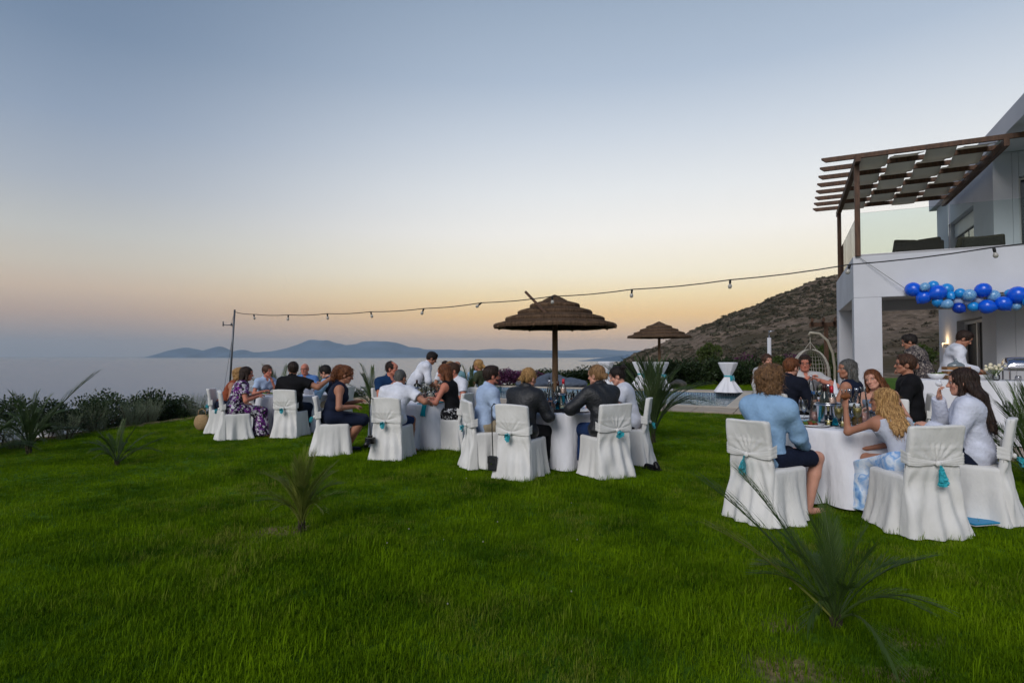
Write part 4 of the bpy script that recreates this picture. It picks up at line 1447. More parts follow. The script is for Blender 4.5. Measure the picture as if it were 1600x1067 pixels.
def chair_meshes(seed, knot=(0.0, .565), tuft_len=.07, dense=True):
    r = np.random.default_rng(seed)
    # --- skirt over the seat
    base = ring_rr(.46, .47, .045, 0)
    n = len(base)
    arc = np.concatenate([[0], np.cumsum(np.hypot(*np.diff(base, axis=0).T))])
    tot = arc[-1] + math.hypot(*(base[0] - base[-1]))
    th = arc / tot * 2 * math.pi
    ph = r.uniform(0, 6.28, 5)
    nrm2 = base / np.linalg.norm(base, axis=1)[:, None]
    rows = []
    zs = [.485, .483, .474, .45, .40, .33, .26, .19, .12, .06, .012]
    for i, z in enumerate(zs):
        f = max(0, (.47 - z) / .46)
        sc = [.55, .93, .985, 1, 1, 1, 1, 1, 1, 1, 1][i]
        fold = f ** 1.2 * (.024 * np.sin(6 * th + ph[0] + .8 * np.sin(3 * th)) + .015 * np.sin(11 * th + ph[1] + 1.5 * np.sin(2 * th)) + .006 * np.sin(19 * th + ph[2]))
        flare = .055 * f ** 1.6 + .03 * f ** 3 * np.sin(2 * th + ph[4])
        xy = base * sc + nrm2 * (fold + flare)[:, None]
        zz = np.full(n, z) + (.012 * np.sin(5 * th + ph[3]) * f if i > 8 else 0)
        if i == len(zs) - 1:
            zz = np.maximum(zz, .006)
        rows.append(np.column_stack([xy, zz]))
    V = np.concatenate(rows)
    Q = []
    for i in range(len(zs) - 1):
        a = np.arange(n)
        b = (a + 1) % n
        Q.append(np.column_stack([i * n + a, i * n + b, (i + 1) * n + b, (i + 1) * n + a])[:, ::-1])
    V = np.concatenate([V, [[0, 0, .487]]])
    tri = np.column_stack([np.full(n, len(V) - 1), np.arange(n), (np.arange(n) + 1) % n])
    skirt = mesh_np('seat_cover', V, [np.concatenate(Q), tri])
    # --- back sleeve: runs from the ground at the rear up over the back
    base = ring_rr(.455, .065, .028, 0)
    n = len(base)
    H = .915
    zs = np.concatenate([[H, H - .001, H - .006, H - .018], np.linspace(H - .035, .03, 60), [.012]])
    rows = []
    kx, kz = knot
    for i, z in enumerate(zs):
        f = np.clip((.50 - z) / .5, 0, 1)
        yc = -.215 - .065 * np.clip((z - .45) / .45, 0, 1.1)
        sc = [.3, .80, .955, .99][i] if i < 4 else 1.0
        x = base[:, 0] * (sc if i > 0 else .7) * (1 + .16 * f ** 1.5)
        y = base[:, 1] * sc + yc
        rear = base[:, 1] < 0
        # gathered folds that run to the knot
        dx, dz = x - kx, z - kz
        rr = np.hypot(dx, dz) + 1e-4
        ang = np.arctan2(dx, dz)
        fan = np.exp(-((rr - .10) / .13) ** 2) * (dz > -.02)
        dfold = .0055 * fan * (np.sin(15 * ang + 2.4 * np.sin(2.3 * ang + ph[0])) + .6 * np.sin(31 * ang + 3 * np.sin(4 * ang + ph[1]))) * (np.abs(z - kz) < .17)
        tail = np.clip(-dz / .5, 0, 1) * np.exp(-(dx / (.06 + .30 * np.clip(-dz, 0, 1))) ** 2)
        dtail = .05 * tail ** .8 + .016 * np.clip(-dz / .4, 0, 1) * (np.sin(21 * dx / (.25 + np.clip(-dz, 0, 1)) + ph[1] + 1.6 * np.sin(9 * dx + ph[2])) + .5 * np.sin(43 * dx + 5 * dz + ph[3]))
        pinch = -.012 * np.exp(-(dz / .04) ** 2)
        wob = .005 * np.sin(9 * x + 14 * z + ph[2]) + .003 * np.sin(23 * z - 8 * x + ph[3])
        seam = .005 * np.exp(-((z - (kz + .135)) / .008) ** 2)
        y = y - np.where(rear, dfold + dtail + pinch + wob + seam + .065 * f ** 1.7, .0) + np.where(rear, 0, np.where(z < .45, .01, 0))
        x = x * (1 - .02 * np.exp(-(dz / .05) ** 2))
        zz = np.full(n, z)
        if i < 4:
            zz = zz + .008 * np.cos(x * 7 + ph[4]) - .006
        rows.append(np.column_stack([x, y, zz]))
    V = np.concatenate(rows)
    m = len(zs)
    Q = []
    for i in range(m - 1):
        a = np.arange(n)
        b = (a + 1) % n
        Q.append(np.column_stack([i * n + a, i * n + b, (i + 1) * n + b, (i + 1) * n + a])[:, ::-1])
    top_c = rows[0].mean(0)
    V = np.concatenate([V, [top_c]])
    tri = np.column_stack([np.full(n, len(V) - 1), np.arange(n), (np.arange(n) + 1) % n])
    back = mesh_np('back_cover', V, [np.concatenate(Q), tri])
    # --- sash: two gathered bands from the sides to the knot
    parts_v, parts_q, b0 = [], [], 0
    yk = -.215 - .065 * np.clip((kz - .45) / .45, 0, 1) - .036
    for sg in (1, -1):
        m_, w_ = 22, 13
        VV = np.zeros((m_, w_, 3))
        for i in range(m_):
            t = i / (m_ - 1)
            wid = .014 + .046 * t ** 1.1
            cx = kx + (sg * .232 - kx) * min(t / .82, 1)
            cy = yk - .012 + .004 * t
            if t > .82:
                cy = cy + (t - .82) / .18 * .085
                cx = sg * .2335
            for j in range(w_):
                v = j / (w_ - 1) - .5
                VV[i, j] = (cx, cy + .006 - .0024 * math.cos(v * 2 * math.pi * 4.3 + ph[0] + 2.6 * t + 1.2 * math.sin(5 * t + ph[1])) * (.5 + t) - .010 * (1 - t) * math.cos(v * math.pi), kz + .012 + .05 * t * t + v * 2 * wid * (1 if t < .82 else .9))
                if t > .82:
                    VV[i, j, 0] += sg * .0012 * math.cos(v * 18)
        parts_v.append(VV.reshape(-1, 3))
        i, j = np.meshgrid(np.arange(m_ - 1), np.arange(w_ - 1), indexing='ij')
        q = np.stack([i * w_ + j, (i + 1) * w_ + j, (i + 1) * w_ + j + 1, i * w_ + j + 1], -1).reshape(-1, 4) + b0
        parts_q.append(q if sg > 0 else q[:, ::-1])
        b0 += m_ * w_
    mb = MB(); mb.ball((kx, yk - .024, kz + .01), .026, 10, 7, (1, .7, .95))
    parts_v.append(np.array(mb.v)); parts_q.append(np.array(mb.f) + b0)
    sash = mesh_np('sash', np.concatenate(parts_v), np.concatenate(parts_q))
    # --- turquoise tulle tuft at the knot
    mb = MB()
    for k in range(16):
        a = r.uniform(0, 6.28)
        L = tuft_len * r.uniform(.5, 1.0)
        dn = np.array([math.cos(a) * .75, -.5 - .3 * r.random(), math.sin(a) * .75 - .4]) if tuft_len < .1 else np.array([.28 * math.cos(a), -.16 - .2 * r.random(), -1.0])
        dn /= np.linalg.norm(dn)
        sd = nrm(np.cross(dn, [.3, 1, .2]))
        p0 = np.array([kx, yk - .048, kz])
        w_ = (.012 + .008 * r.random()) * (1 if tuft_len < .1 else .7)
        for q in range(3):
            t0, t1 = q / 3, (q + 1) / 3
            wv = lambda t: w_ * (.25 + 1.1 * t)
            off = lambda t: np.array([0, .012 * math.sin(t * 7 + k), -.03 * t * t])
            A, B = p0 + dn * L * t0 + off(t0), p0 + dn * L * t1 + off(t1)
            mb.add([A - sd * wv(t0), A + sd * wv(t0), B + sd * wv(t1), B - sd * wv(t1)], [(0, 1, 2, 3)])
    rib = mb.mesh('ribbon', True)
    return dict(back_cover=back, seat_cover=skirt, sash=sash, ribbon=rib)
CH = [chair_meshes(1), chair_meshes(2, (.015, .575)), chair_meshes(3, (-.02, .555)), chair_meshes(4, (0.0, .59), .14), chair_meshes(5, (.02, .55), .12)]
for c in CH:
    for k, mt in (('back_cover', cover_mat), ('seat_cover', cover_mat), ('sash', cover_mat), ('ribbon', ribbon_mat)):
        c[k].materials.append(mt)
def chair(x, y, heading, label, var=0, group='white covered chairs', z=None, ribbon=True):
    e = empty('covered_chair', (x, y, gz(x, y) if z is None else z), -R(heading))
    tag(e, label, 'chair', group)
    for k in ('seat_cover', 'back_cover', 'sash', 'ribbon'):
        if k == 'ribbon' and not ribbon:
            continue
        new_obj(k, CH[var][k], e)
    return e
def local_pt(x, y, heading, lx, ly):
    a = R(heading)
    return x + lx * math.cos(a) + ly * math.sin(a), y - lx * math.sin(a) + ly * math.cos(a)

# ---------------------------------------------------------------- round tables
def round_table(x, y, label, seed, Rt=.76, hgt=.745, z=None):
    zg = gz(x, y) if z is None else z
    e = empty('round_table', (x, y, zg))
    tag(e, label, 'table', 'round dining tables')
    b = MB()
    b.lathe([(0.02, hgt - .036), (Rt - .004, hgt - .036), (Rt - .004, hgt - .006), (0.02, hgt - .006)], 48)
    b.build('tabletop', wood_pole, e)
    for k in range(4):
        a = math.pi / 4 + k * math.pi / 2
        b = MB(); b.tube([(.45 * math.cos(a), .45 * math.sin(a), 0), (.42 * math.cos(a), .42 * math.sin(a), hgt - .036)], .018, 6); b.build('leg', metal_dark, e)
    r = np.random.default_rng(seed)
    n = 220
    th = np.linspace(0, 2 * math.pi, n, endpoint=False)
    ph = r.uniform(0, 6.28, 6)
    rows = []
    spec_ = [(0.001, 0), (Rt * .5, 0), (Rt * .9, 0), (Rt - .012, .0), (Rt + .004, -.004), (Rt + .010, -.014)]
    for (rr, dz) in spec_:
        rows.append(np.column_stack([rr * np.cos(th), rr * np.sin(th), np.full(n, hgt + .002 + dz)]))
    fr = np.abs(np.sin(6.0 * th + ph[0] + .5 * np.sin(2 * th + ph[1]))) ** .55
    fr2 = np.sin(11 * th + ph[2] + np.sin(3 * th + ph[3]))
    for z_ in np.concatenate([np.linspace(hgt - .04, .10, 15), [.055, .022]]):
        f = (hgt - z_) / hgt
        rr = Rt + .012 + f ** .8 * (.17 * fr - .085 + .024 * fr2 + .01)
        rows.append(np.column_stack([rr * np.cos(th), rr * np.sin(th), np.full(n, z_) + (.010 * np.sin(4 * th + ph[4]) * f)]))
    V = np.concatenate(rows)
    Q = []
    for i in range(len(rows) - 1):
        a = np.arange(n); b_ = (a + 1) % n
        Q.append(np.column_stack([i * n + a, (i + 1) * n + a, (i + 1) * n + b_, i * n + b_]))
    c = new_obj('tablecloth', mesh_np('tablecloth', V, np.concatenate(Q)), None, cloth_white)
    c.location = (x, y, zg)
    tag(c, 'white cloth on the ' + label, 'tablecloth', 'white round tablecloths')
    return zg + hgt + .003
# ---------------------------------------------------------------- fabrics
F_WHITE = fabric('white_shirt_cloth', (226, 228, 238))
F_LBLUE = fabric('light_blue_shirt', (150, 186, 222))
F_PBLUE = fabric('pale_blue_shirt', (176, 196, 226))
F_NAVY = fabric('navy_cloth', (24, 32, 54))
F_BLACK = fabric('black_cloth', (20, 20, 24))
F_LEATHER = fabric('black_leather', (26, 28, 33), rough=.55, spec=.5, bump=.5)
F_JEANS = fabric('denim', (30, 54, 98))
F_KHAKI = fabric('khaki', (166, 152, 128))
F_TEAL = fabric('dark_teal_shirt', (22, 54, 92))
F_RUST = fabric('rust_cloth', (150, 78, 52))
F_SWEAT = fabric('white_sweatshirt', (214, 218, 234), bump=.5)
F_GREYW = fabric('grey_white_knit', (190, 188, 188))
F_PALETEAL = fabric('pale_teal', (120, 160, 168))
F_FLORAL = pattern_mat('purple_floral_print', [(24, 18, 34), (90, 34, 110), (180, 176, 186), (60, 56, 70), (126, 52, 140), (200, 198, 204), (34, 26, 46)], 34)
F_TIE = pattern_mat('blue_tie_dye', [(90, 140, 205), (160, 196, 232), (222, 230, 242), (120, 168, 222), (232, 238, 246)], 7, 'noise')
F_BWPRINT = pattern_mat('black_white_print', [(18, 18, 22), (20, 20, 24), (190, 190, 194), (24, 24, 28), (22, 22, 26), (30, 30, 34)], 42)
F_SHIRTP = pattern_mat('dark_patterned_shirt', [(58, 54, 58), (110, 100, 96), (44, 42, 48), (150, 140, 132), (70, 64, 66)], 46)
SHOE_B = fabric('black_shoe', (16, 16, 18), rough=.4)
SHOE_BLUE = fabric('navy_shoe', (26, 34, 60), rough=.5)

# ---------------------------------------------------------------- tables
TR, TM, TS, TL, TB = (3.55, 6.1), (.70, 8.2), (-1.65, 9.9), (-4.55, 12.05), (5.0, 9.05)
ZR = round_table(*TR, 'nearest round table, beside the blonde girl', 21)
ZM = round_table(*TM, 'round table between the two women in black leather jackets', 22)
ZS = round_table(*TS, 'round table the man in the white shirt reaches over', 23)
ZL = round_table(*TL, 'far left round table beside the purple floral dress', 24)
ZB = round_table(*TB, 'round table in front of the villa column, with white napkin cones', 25)

def seat(xy, heading, clabel, var, plabel=None, dy=-.03, group='white covered chairs', ribbon=True, chead=None, **kw):
    chair(xy[0], xy[1], heading if chead is None else chead, clabel, var, group, ribbon=ribbon)
    if plabel:
        return person(plabel, local_pt(xy[0], xy[1], heading, 0, dy), heading, **kw)
NEAR = dict(h=.0095, hh=.0052)
MID = dict(h=.011, hh=.0062)
FAR = dict(h=.014, hh=.0085)
# ---- nearest table
seat((2.34, 5.22), 62, 'white covered chair of the curly-haired man in the light blue shirt', 3,
     'man with curly fair hair in light blue shirt and navy shorts, seen from behind', skin=SK_FAIR, hair=('curly', H_SANDY), top=('shirt', F_LBLUE, dict(infl=.02, amp=.005)), bottom=('shorts', F_NAVY),
     lean=2, yaw=14, pitch=0, s=1.04, wr=(.10, .40, .63), wl=(-.12, .44, .80), foot=(-.10, .05), hz=1.05, kneey=.53, **NEAR)
BLONDE = seat((3.41, 4.88), -2, 'white covered chair of the blonde girl, its turquoise ribbon hanging long', 3,
     'girl with long wavy blonde hair and tie-dyed skirt, holding bread at the table', sex='f', skin=SK_TAN, hair=('wavy', H_BLONDE), top=('strap', fabric('pale_camisole', (196, 200, 214))), bottom=('long_skirt', F_TIE),
     lean=20, side=-3, yaw=-44, pitch=-4, s=.86, wr=(-.05, .42, .60), wl=(-.30, .36, .98), hintl=(-.3, .2, -1), hintr=(.6, -.3, -.6), glasses=True, hz=1.06, palml=(.7, .2, .3), dy=.06, **NEAR)
SWEATW = seat((4.20, 5.22), -47, 'white covered chair at the right edge, seen from its side', 0,
     'young woman with long dark hair in white sweatshirt, hand raised to her mouth', sex='f', skin=SK_FAIR, hair=('long', H_DKBROWN), top=('sweat', F_SWEAT, dict(infl=.030, amp=.007)), bottom=('trousers', F_NAVY),
     lean=3, yaw=-6, pitch=4, s=1.0, wr=(-.02, .26, 1.06), hintr=(.35, .2, -1), wl=(-.12, .34, .80), palmr=(-.3, -.9, .2), hz=1.03, **NEAR)
seat((4.56, 7.0), 222, 'white covered chair of the smiling girl, hidden behind the blonde girl', 0,
     'smiling young woman with long light brown hair, head tilted, facing the camera', sex='f', skin=SK_FAIR, hair=('long', H_AUBURN), top=('strap', fabric('grey_blue_top', (120, 136, 160))), bottom=('skirt', F_NAVY),
     lean=10, side=6, yaw=12, pitch=4, roll=16, s=.97, wr=(.15, .36, .80), wl=(-.15, .36, .80), smile=1, **NEAR)
# ---- middle table
seat((-.36, 7.86), 70, 'white covered chair of the man in the pale blue shirt, sideways on', 0,
     'man with dark hair, glasses and beard in pale blue shirt with rolled sleeves', skin=SK_RED, hair=('short', H_DKBROWN), top=('rolled', F_PBLUE, dict(infl=.018, amp=.005)), bottom=('trousers', F_KHAKI),
     lean=5, yaw=2, pitch=2, s=1.05, glasses=True, beard=H_DKBROWN, wr=(.14, .34, .72), wl=(-.14, .36, .80), **MID)
seat((.13, 7.18), 29, 'white covered chair with a black bag hung on its left corner', 2,
     'woman with blonde knotted hair in black leather jacket, to the left of the parasol pole', sex='f', skin=SK_FAIR, hair=('bun', H_BLONDE), top=('jacket', F_LEATHER, dict(infl=.03, amp=.006)), bottom=('trousers', F_BLACK),
     lean=10, yaw=14, pitch=16, s=1.05, fat=1.14, wr=(.18, .42, .80), wl=(-.12, .40, .80), shoes=SHOE_B, **MID)
seat((1.16, 7.2), -22, 'white covered chair of the right-hand woman in black leather jacket', 1,
     'woman with blonde bun in black leather jacket and jeans, right of the parasol pole', sex='f', skin=SK_FAIR, hair=('bun', H_DBLONDE), top=('jacket', F_LEATHER, dict(infl=.03, amp=.006)), bottom=('trousers', F_JEANS),
     lean=10, yaw=-26, pitch=8, s=1.07, fat=1.14, wr=(.10, .42, .80), wl=(-.22, .38, .80), hintl=(-.9, -.2, -.5), **MID)
seat((1.64, 8.0), -72, 'white covered chair of the woman with the dark topknot', 0,
     'woman with dark topknot in white blouse, bending over the table', sex='f', skin=SK_FAIR, hair=('updo', H_BLACK), top=('tee', F_WHITE, dict(infl=.02, collar=False)), bottom=('trousers', F_BLACK),
     lean=9, yaw=-6, pitch=26, s=1.04, fat=1.1, **MID)
# ---- second table
seat((-2.80, 8.98), 74, 'white covered chair of the woman in navy with the auburn ponytail', 1,
     'woman with frizzy auburn ponytail in sleeveless navy dress', sex='f', skin=SK_TAN, hair=('puffpony', H_AUBURN), top=('tank', F_NAVY, dict(infl=.016)), bottom=('skirt', F_NAVY),
     lean=10, yaw=6, pitch=20, s=1.08, fat=1.28, wr=(.16, .34, .74), wl=(-.15, .40, .80), shoes=SHOE_BLUE, foot=(-.35, -.2), **MID)
seat((-1.78, 8.58), 12, 'white covered chair with a camera hung on its strap', 2,
     'man with cropped grey hair in white shirt reaching over the second table', skin=SK_TAN, hair=('crop', H_GREY), top=('tee', F_WHITE, dict(infl=.022, amp=.005)), bottom=('shorts', F_JEANS),
     lean=16, yaw=12, pitch=14, s=1.03, fat=1.12, wr=(.42, .40, .80), wl=(-.16, .42, .80), hintr=(.9, -.1, -.5), **MID)
seat((-1.0, 9.44), -74, 'white covered chair of the woman in black top and printed skirt', 0,
     'woman with brown shoulder-length hair in sleeveless black top and black-and-white printed skirt', sex='f', skin=SK_RED, hair=('bob', H_AUBURN), top=('tank', F_BLACK, dict(infl=.016)), bottom=('long_skirt', F_BWPRINT),
     lean=7, yaw=-4, pitch=14, s=1.07, fat=1.05, wl=(-.20, .44, .79), wr=(.1, .40, .80), **MID)
seat((-2.35, 10.85), 142, 'white covered chair behind the man in dark blue shirt', 1,
     'man with receding hair in dark blue shirt, hand at his chin', skin=SK_RED, hair=('receding', H_DKBROWN), top=('tee', F_TEAL), bottom=('trousers', F_BLACK),
     lean=6, yaw=-40, pitch=4, s=1.12, wr=(.08, .30, .96), hintr=(.5, .1, -1), wl=(-.18, .38, .80), palmr=(0, -1, .2), **MID)
seat((-.93, 10.75), 234, 'white covered chair of the bearded man leaning forward', 2,
     'bearded man in white shirt leaning forward over the table to the left', skin=SK_RED, hair=('short', H_BROWN), top=('tee', F_WHITE), bottom=('trousers', F_NAVY),
     lean=14, yaw=12, pitch=6, s=1.1, beard=H_BROWN, wr=(.16, .44, .80), wl=(-.18, .44, .80), **MID)
person('waiter with black hair in white shirt, standing bent forward behind the second table', (-1.98, 11.55), 72, skin=SK_TAN, hair=('short', H_BLACK), top=('rolled', F_WHITE, dict(infl=.02, amp=.006)), bottom=('trousers', F_BLACK),
       stand=True, lean=24, yaw=6, pitch=30, s=1.0, wr=(.14, .42, .88), wl=(-.14, .42, .88), shoes=SHOE_B, **MID)
# ---- far left table
seat((-5.25, 10.85), 60, 'white covered chair of the woman in the purple floral dress', 0,
     'woman with dark brown hair in purple and white floral dress', sex='f', skin=SK_RED, hair=('bob', H_DKBROWN), top=('tee', F_FLORAL, dict(infl=.022, collar=False)), bottom=('long_skirt', F_FLORAL),
     lean=12, yaw=12, pitch=6, s=1.06, fat=1.2, **MID)
seat((-4.27, 11.05), 6, 'white covered chair of the man in the black polo shirt', 2,
     'man with short grey-brown hair in black polo shirt, right arm laid on a neighbour', skin=SK_TAN, hair=('short', H_DKBROWN), top=('tee', F_BLACK, dict(infl=.02)), bottom=('trousers', F_NAVY),
     lean=4, yaw=-30, pitch=4, s=1.12, fat=1.22, wr=(.66, .26, 1.10), hintr=(.1, -.4, -.5), wl=(-.2, .36, .80), **MID)
seat((-5.95, 11.85), 78, 'white covered chair at the far left end, beside the wicker bag', 1,
     'woman with short blonde hair in rust-coloured top at the far left', sex='f', skin=SK_TAN, hair=('curly', H_BLONDE), top=('tank', F_RUST, dict(infl=.016)), bottom=('skirt', F_NAVY),
     lean=20, yaw=4, pitch=2, s=1.06, fat=1.1, **MID)
seat((-5.62, 12.9), 130, 'white covered chair of the brown-haired woman in pale blue blouse', 0,
     'woman with short brown hair in pale blue blouse, far side of the left table', sex='f', skin=SK_RED, hair=('boy', H_BROWN), top=('tee', F_PBLUE), bottom=('trousers', F_NAVY),
     lean=10, yaw=-14, pitch=4, s=1.06, wl=(-.06, .30, 1.0), **FAR)
seat((-4.75, 13.15), 176, 'white covered chair of the bald man with glasses', 1,
     'bald man with glasses in blue shirt facing the camera at the left table', skin=SK_RED, hair=('bald', H_GREY), top=('tee', fabric('mid_blue_shirt', (90, 130, 190))), bottom=('trousers', F_NAVY),
     lean=6, yaw=6, pitch=6, s=1.08, glasses=True, **FAR)
seat((-3.62, 11.75), -78, 'white covered chair of the young man in the waistcoat', 2,
     'young man with black hair in navy waistcoat over blue shirt, looking down', skin=SK_FAIR, hair=('short', H_BLACK), top=('vest', F_NAVY, dict(infl=.02, under=F_LBLUE)), bottom=('trousers', F_KHAKI),
     lean=16, yaw=0, pitch=24, s=1.08, wr=(.12, .40, .92), wl=(-.12, .42, .90), **MID)
# ---- guests of a table further back
for (px, d, hd, hr, ft, lb, sx) in ((711, 14.2, 250, ('long', H_DBLONDE), F_PALETEAL, 'woman with long fair hair in pale teal, behind the second table', 'f'), (699, 15.6, 200, ('short', H_DKBROWN), F_WHITE, 'dark-haired man half hidden far behind the second table', 'm'),
                                    (742, 14.4, 30, ('bob', H_BROWN), F_LBLUE, 'woman with brown hair in blue, left of the pale blue shirt man and far behind', 'f'), (755, 14.0, 300, ('pony', H_BLONDE), fabric('olive_top', (70, 76, 58)), 'woman with blonde tied hair just left of the man in pale blue shirt', 'f'), (721, 15.0, 240, ('bald', H_GREY), F_PALETEAL, 'bald guest in pale teal half hidden behind the small palm', 'm')):
    seat((W(px, d), d), hd, 'white chair far back, under the ' + ' '.join(lb.split(',')[0].split()[:8]), 1, lb, sex=sx, skin=SK_TAN, hair=hr, top=('tee', ft, dict(collar=False)), bottom=('trousers', F_NAVY), s=1.08 if px < 740 else 1.12, **FAR)
# ---- table by the villa
seat((4.10, 8.55), 62, 'white covered chair of the red-bearded man in black', 2,
     'man with red-brown beard in black shirt, behind the curly-haired man', skin=SK_FAIR, hair=('short', H_AUBURN), top=('shirt', fabric('dark_navy_shirt', (22, 26, 40)), dict(infl=.02)), bottom=('trousers', F_BLACK),
     lean=8, yaw=4, pitch=8, s=1.12, beard=H_AUBURN, **MID)
seat((5.2, 10.15), 196, 'white covered chair of the man with glasses near the hanging chair', 1,
     'man with glasses and short dark hair in grey shirt in front of the hanging chair', skin=SK_RED, hair=('short', H_DKBROWN), top=('tee', F_GREYW), bottom=('trousers', F_NAVY),
     lean=6, yaw=10, pitch=8, s=1.16, glasses=True, wr=(.0, .34, 1.06), wl=(-.2, .3, 1.02), hintr=(.9, 0, -.4), hintl=(-.9, 0, -.4), **MID)
person('boy with brown bowl-cut hair in pale jumper standing behind the curly-haired man', (4.52, 10.15), 172, skin=SK_FAIR, hair=('boy', H_BROWN), top=('shirt', F_GREYW, dict(collar=False)), bottom=('trousers', F_NAVY), stand=True, s=.86, lean=0, pitch=4, hz=1.06, shoes=SHOE_B, **MID)
seat((4.74, 7.92), -38, 'white covered chair of the grey-haired woman, its back toward the camera', 0,
     'woman with dark grey hair in navy sleeveless top, looking left', sex='f', skin=SK_TAN, hair=('bob', H_GREY), top=('tank', F_NAVY), bottom=('trousers', F_NAVY),
     lean=4, yaw=-48, pitch=2, s=1.08, ribbon=False, **MID)
seat((5.66, 8.15), -62, 'white covered chair of the man in black beside the buffet', 1,
     'man with brown hair and glasses in black shirt, in front of the buffet', skin=SK_TAN, hair=('short', H_BROWN), top=('long', F_BLACK, dict(infl=.022)), bottom=('trousers', F_BLACK),
     lean=0, yaw=-4, pitch=0, s=1.15, glasses=True, fat=1.1, **MID)
# ---- at the buffet
p_ = HW(.98, -.72)
person('man in dark patterned short-sleeved shirt standing behind the buffet', (p_.x, p_.y), 325, skin=SK_TAN, hair=('short', H_BLACK), top=('tee', F_SHIRTP, dict(infl=.024, amp=.006)), bottom=('trousers', F_BLACK), stand=True, s=1.04, lean=12, yaw=-22, pitch=18, fat=1.1,
       wr=(.1, .35, 1.12), wl=(-.28, .25, 1.12), z0=TZ, shoes=SHOE_B, **MID)
p_ = HW(1.4, -.35)
person('man in white shirt bending over the buffet by the villa door', (p_.x, p_.y), 122, skin=SK_TAN, hair=('short', H_DKBROWN), top=('long', F_WHITE, dict(infl=.022, amp=.006)), bottom=('trousers', F_BLACK), stand=True, s=1.08, lean=10, yaw=4, pitch=34,
       wr=(.14, .38, 1.12), wl=(-.14, .38, 1.12), z0=TZ, shoes=SHOE_B, **MID)
# ---------------------------------------------------------------- thatched parasols
thatch = M('dry_thatch', (112, 90, 72), .95, .3, 9, .6, 60, stretch=(3, 3, .6), spec=.1)
thatch_dark = M('thatch_underside', (70, 56, 44), .95, .3, 9, .6, 60, spec=.1)
def parasol(x, y, z, eave, apex, rad, label, seed, prop=False):
    e = empty('thatched_parasol', (x, y, z))
    tag(e, label, 'parasol', 'thatched parasols')
    r = np.random.default_rng(seed)
    H = apex - eave
    b = MB(); b.tube([(0, 0, 0), (.005, 0, eave * .5), (0, 0, eave + H * .9)], [.068, .064, .055], 12); b.build('pole', wood_pole, e, smooth=True)
    tiers = 5
    for k in range(tiers):
        dr = rad / tiers
        r0, r1 = max(.012, k * dr - .05), (k + 1) * dr
        S = H / rad
        St = S * (.97 if k == 0 else .55)
        zt = apex - .02 - S * k * dr
        def rz(q): return zt - St * (q - k * dr)
        n = 96
        V, Q = [], []
        jag = r.uniform(-1, 1, n)
        jag = (jag + np.roll(jag, 1)) * .5
        lip = .075
        prof = [(q, rz(q)) for q in np.linspace(r0, r1, 5)] + [(r1 + .012, rz(r1) - .03), (r1 - .004, rz(r1) - lip), (max(.02, r1 - .16), rz(r1) - lip + .03)]
        for i, (q, z_) in enumerate(prof):
            for a in range(n):
                th = 2 * math.pi * a / n
                oct_ = 1 - .03 * abs(math.sin(4 * th))
                w = q * oct_ + (.010 * jag[a] if i > 3 else .004 * jag[(a * 5) % n])
                V.append((w * math.cos(th), w * math.sin(th), z_ + (.008 if i > 3 else .004) * jag[(a * 3 + i) % n]))
        for i in range(len(prof) - 1):
            for a in range(n):
                c = (a + 1) % n
                Q.append((i * n + a, (i + 1) * n + a, (i + 1) * n + c, i * n + c))
        tier = new_obj('thatch_tier', mesh_np('thatch_tier', V, np.array(Q), False), e, thatch)
        mb = MB()
        for a in range(160 + 90 * k):
            th = r.uniform(0, 2 * math.pi)
            oct_ = 1 - .03 * abs(math.sin(4 * th))
            q0 = r.uniform(r0 + .01, r1 - .08) if r1 - r0 > .12 else r0
            q1 = r1 + r.uniform(-.02, .025)
            w = r.uniform(.003, .007)
            tv = np.array([-math.sin(th), math.cos(th), 0])
            th2 = th + r.uniform(-.03, .03)
            A = np.array([q0 * oct_ * math.cos(th), q0 * oct_ * math.sin(th), rz(q0) + .006])
            B = np.array([q1 * oct_ * math.cos(th2), q1 * oct_ * math.sin(th2), rz(q1) - r.uniform(-.004, lip * 1.25)])
            Mi = np.array([(q1 - .02) * oct_ * math.cos(th2), (q1 - .02) * oct_ * math.sin(th2), rz(q1 - .02) + .014])
            mb.add([A - tv * w, A + tv * w, Mi + tv * w, Mi - tv * w, B + tv * w * .4, B - tv * w * .4], [(0, 1, 2, 3), (3, 2, 4, 5)])
        so = mb.build('straw', thatch, tier)
        so['kind'] = 'stuff'
    for k in range(8):
        a = 2 * math.pi * (k + .5) / 8
        b = MB(); b.tube([(.05 * math.cos(a), .05 * math.sin(a), eave + H * .78), (rad * 1.0 * math.cos(a), rad * 1.0 * math.sin(a), eave - .03)], [.022, .028], 7); b.build('rib', wood_pole, e, smooth=True)
    if prop:
        b = MB(); b.bar((-.22, -.62 * rad, eave + H * .30), (-.64, -.52 * rad, eave + H * .95), .05, .05); b.build('loose_batten', wood_brown, e, bevel=.006)
    return e
PX1, PD1 = 867, 12.0
parasol(W(PX1, PD1), PD1, gz(W(PX1, PD1), PD1), 2.10, 2.80, 1.30, 'large thatched parasol with a loose batten sticking out, behind the leather-jacket women', 3, True)
PX2, PD2 = 1030, 23.4
parasol(W(PX2, PD2), PD2, TZ, 2.13, 2.80, 1.30, 'smaller-looking thatched parasol across the pool in front of the hill', 4)

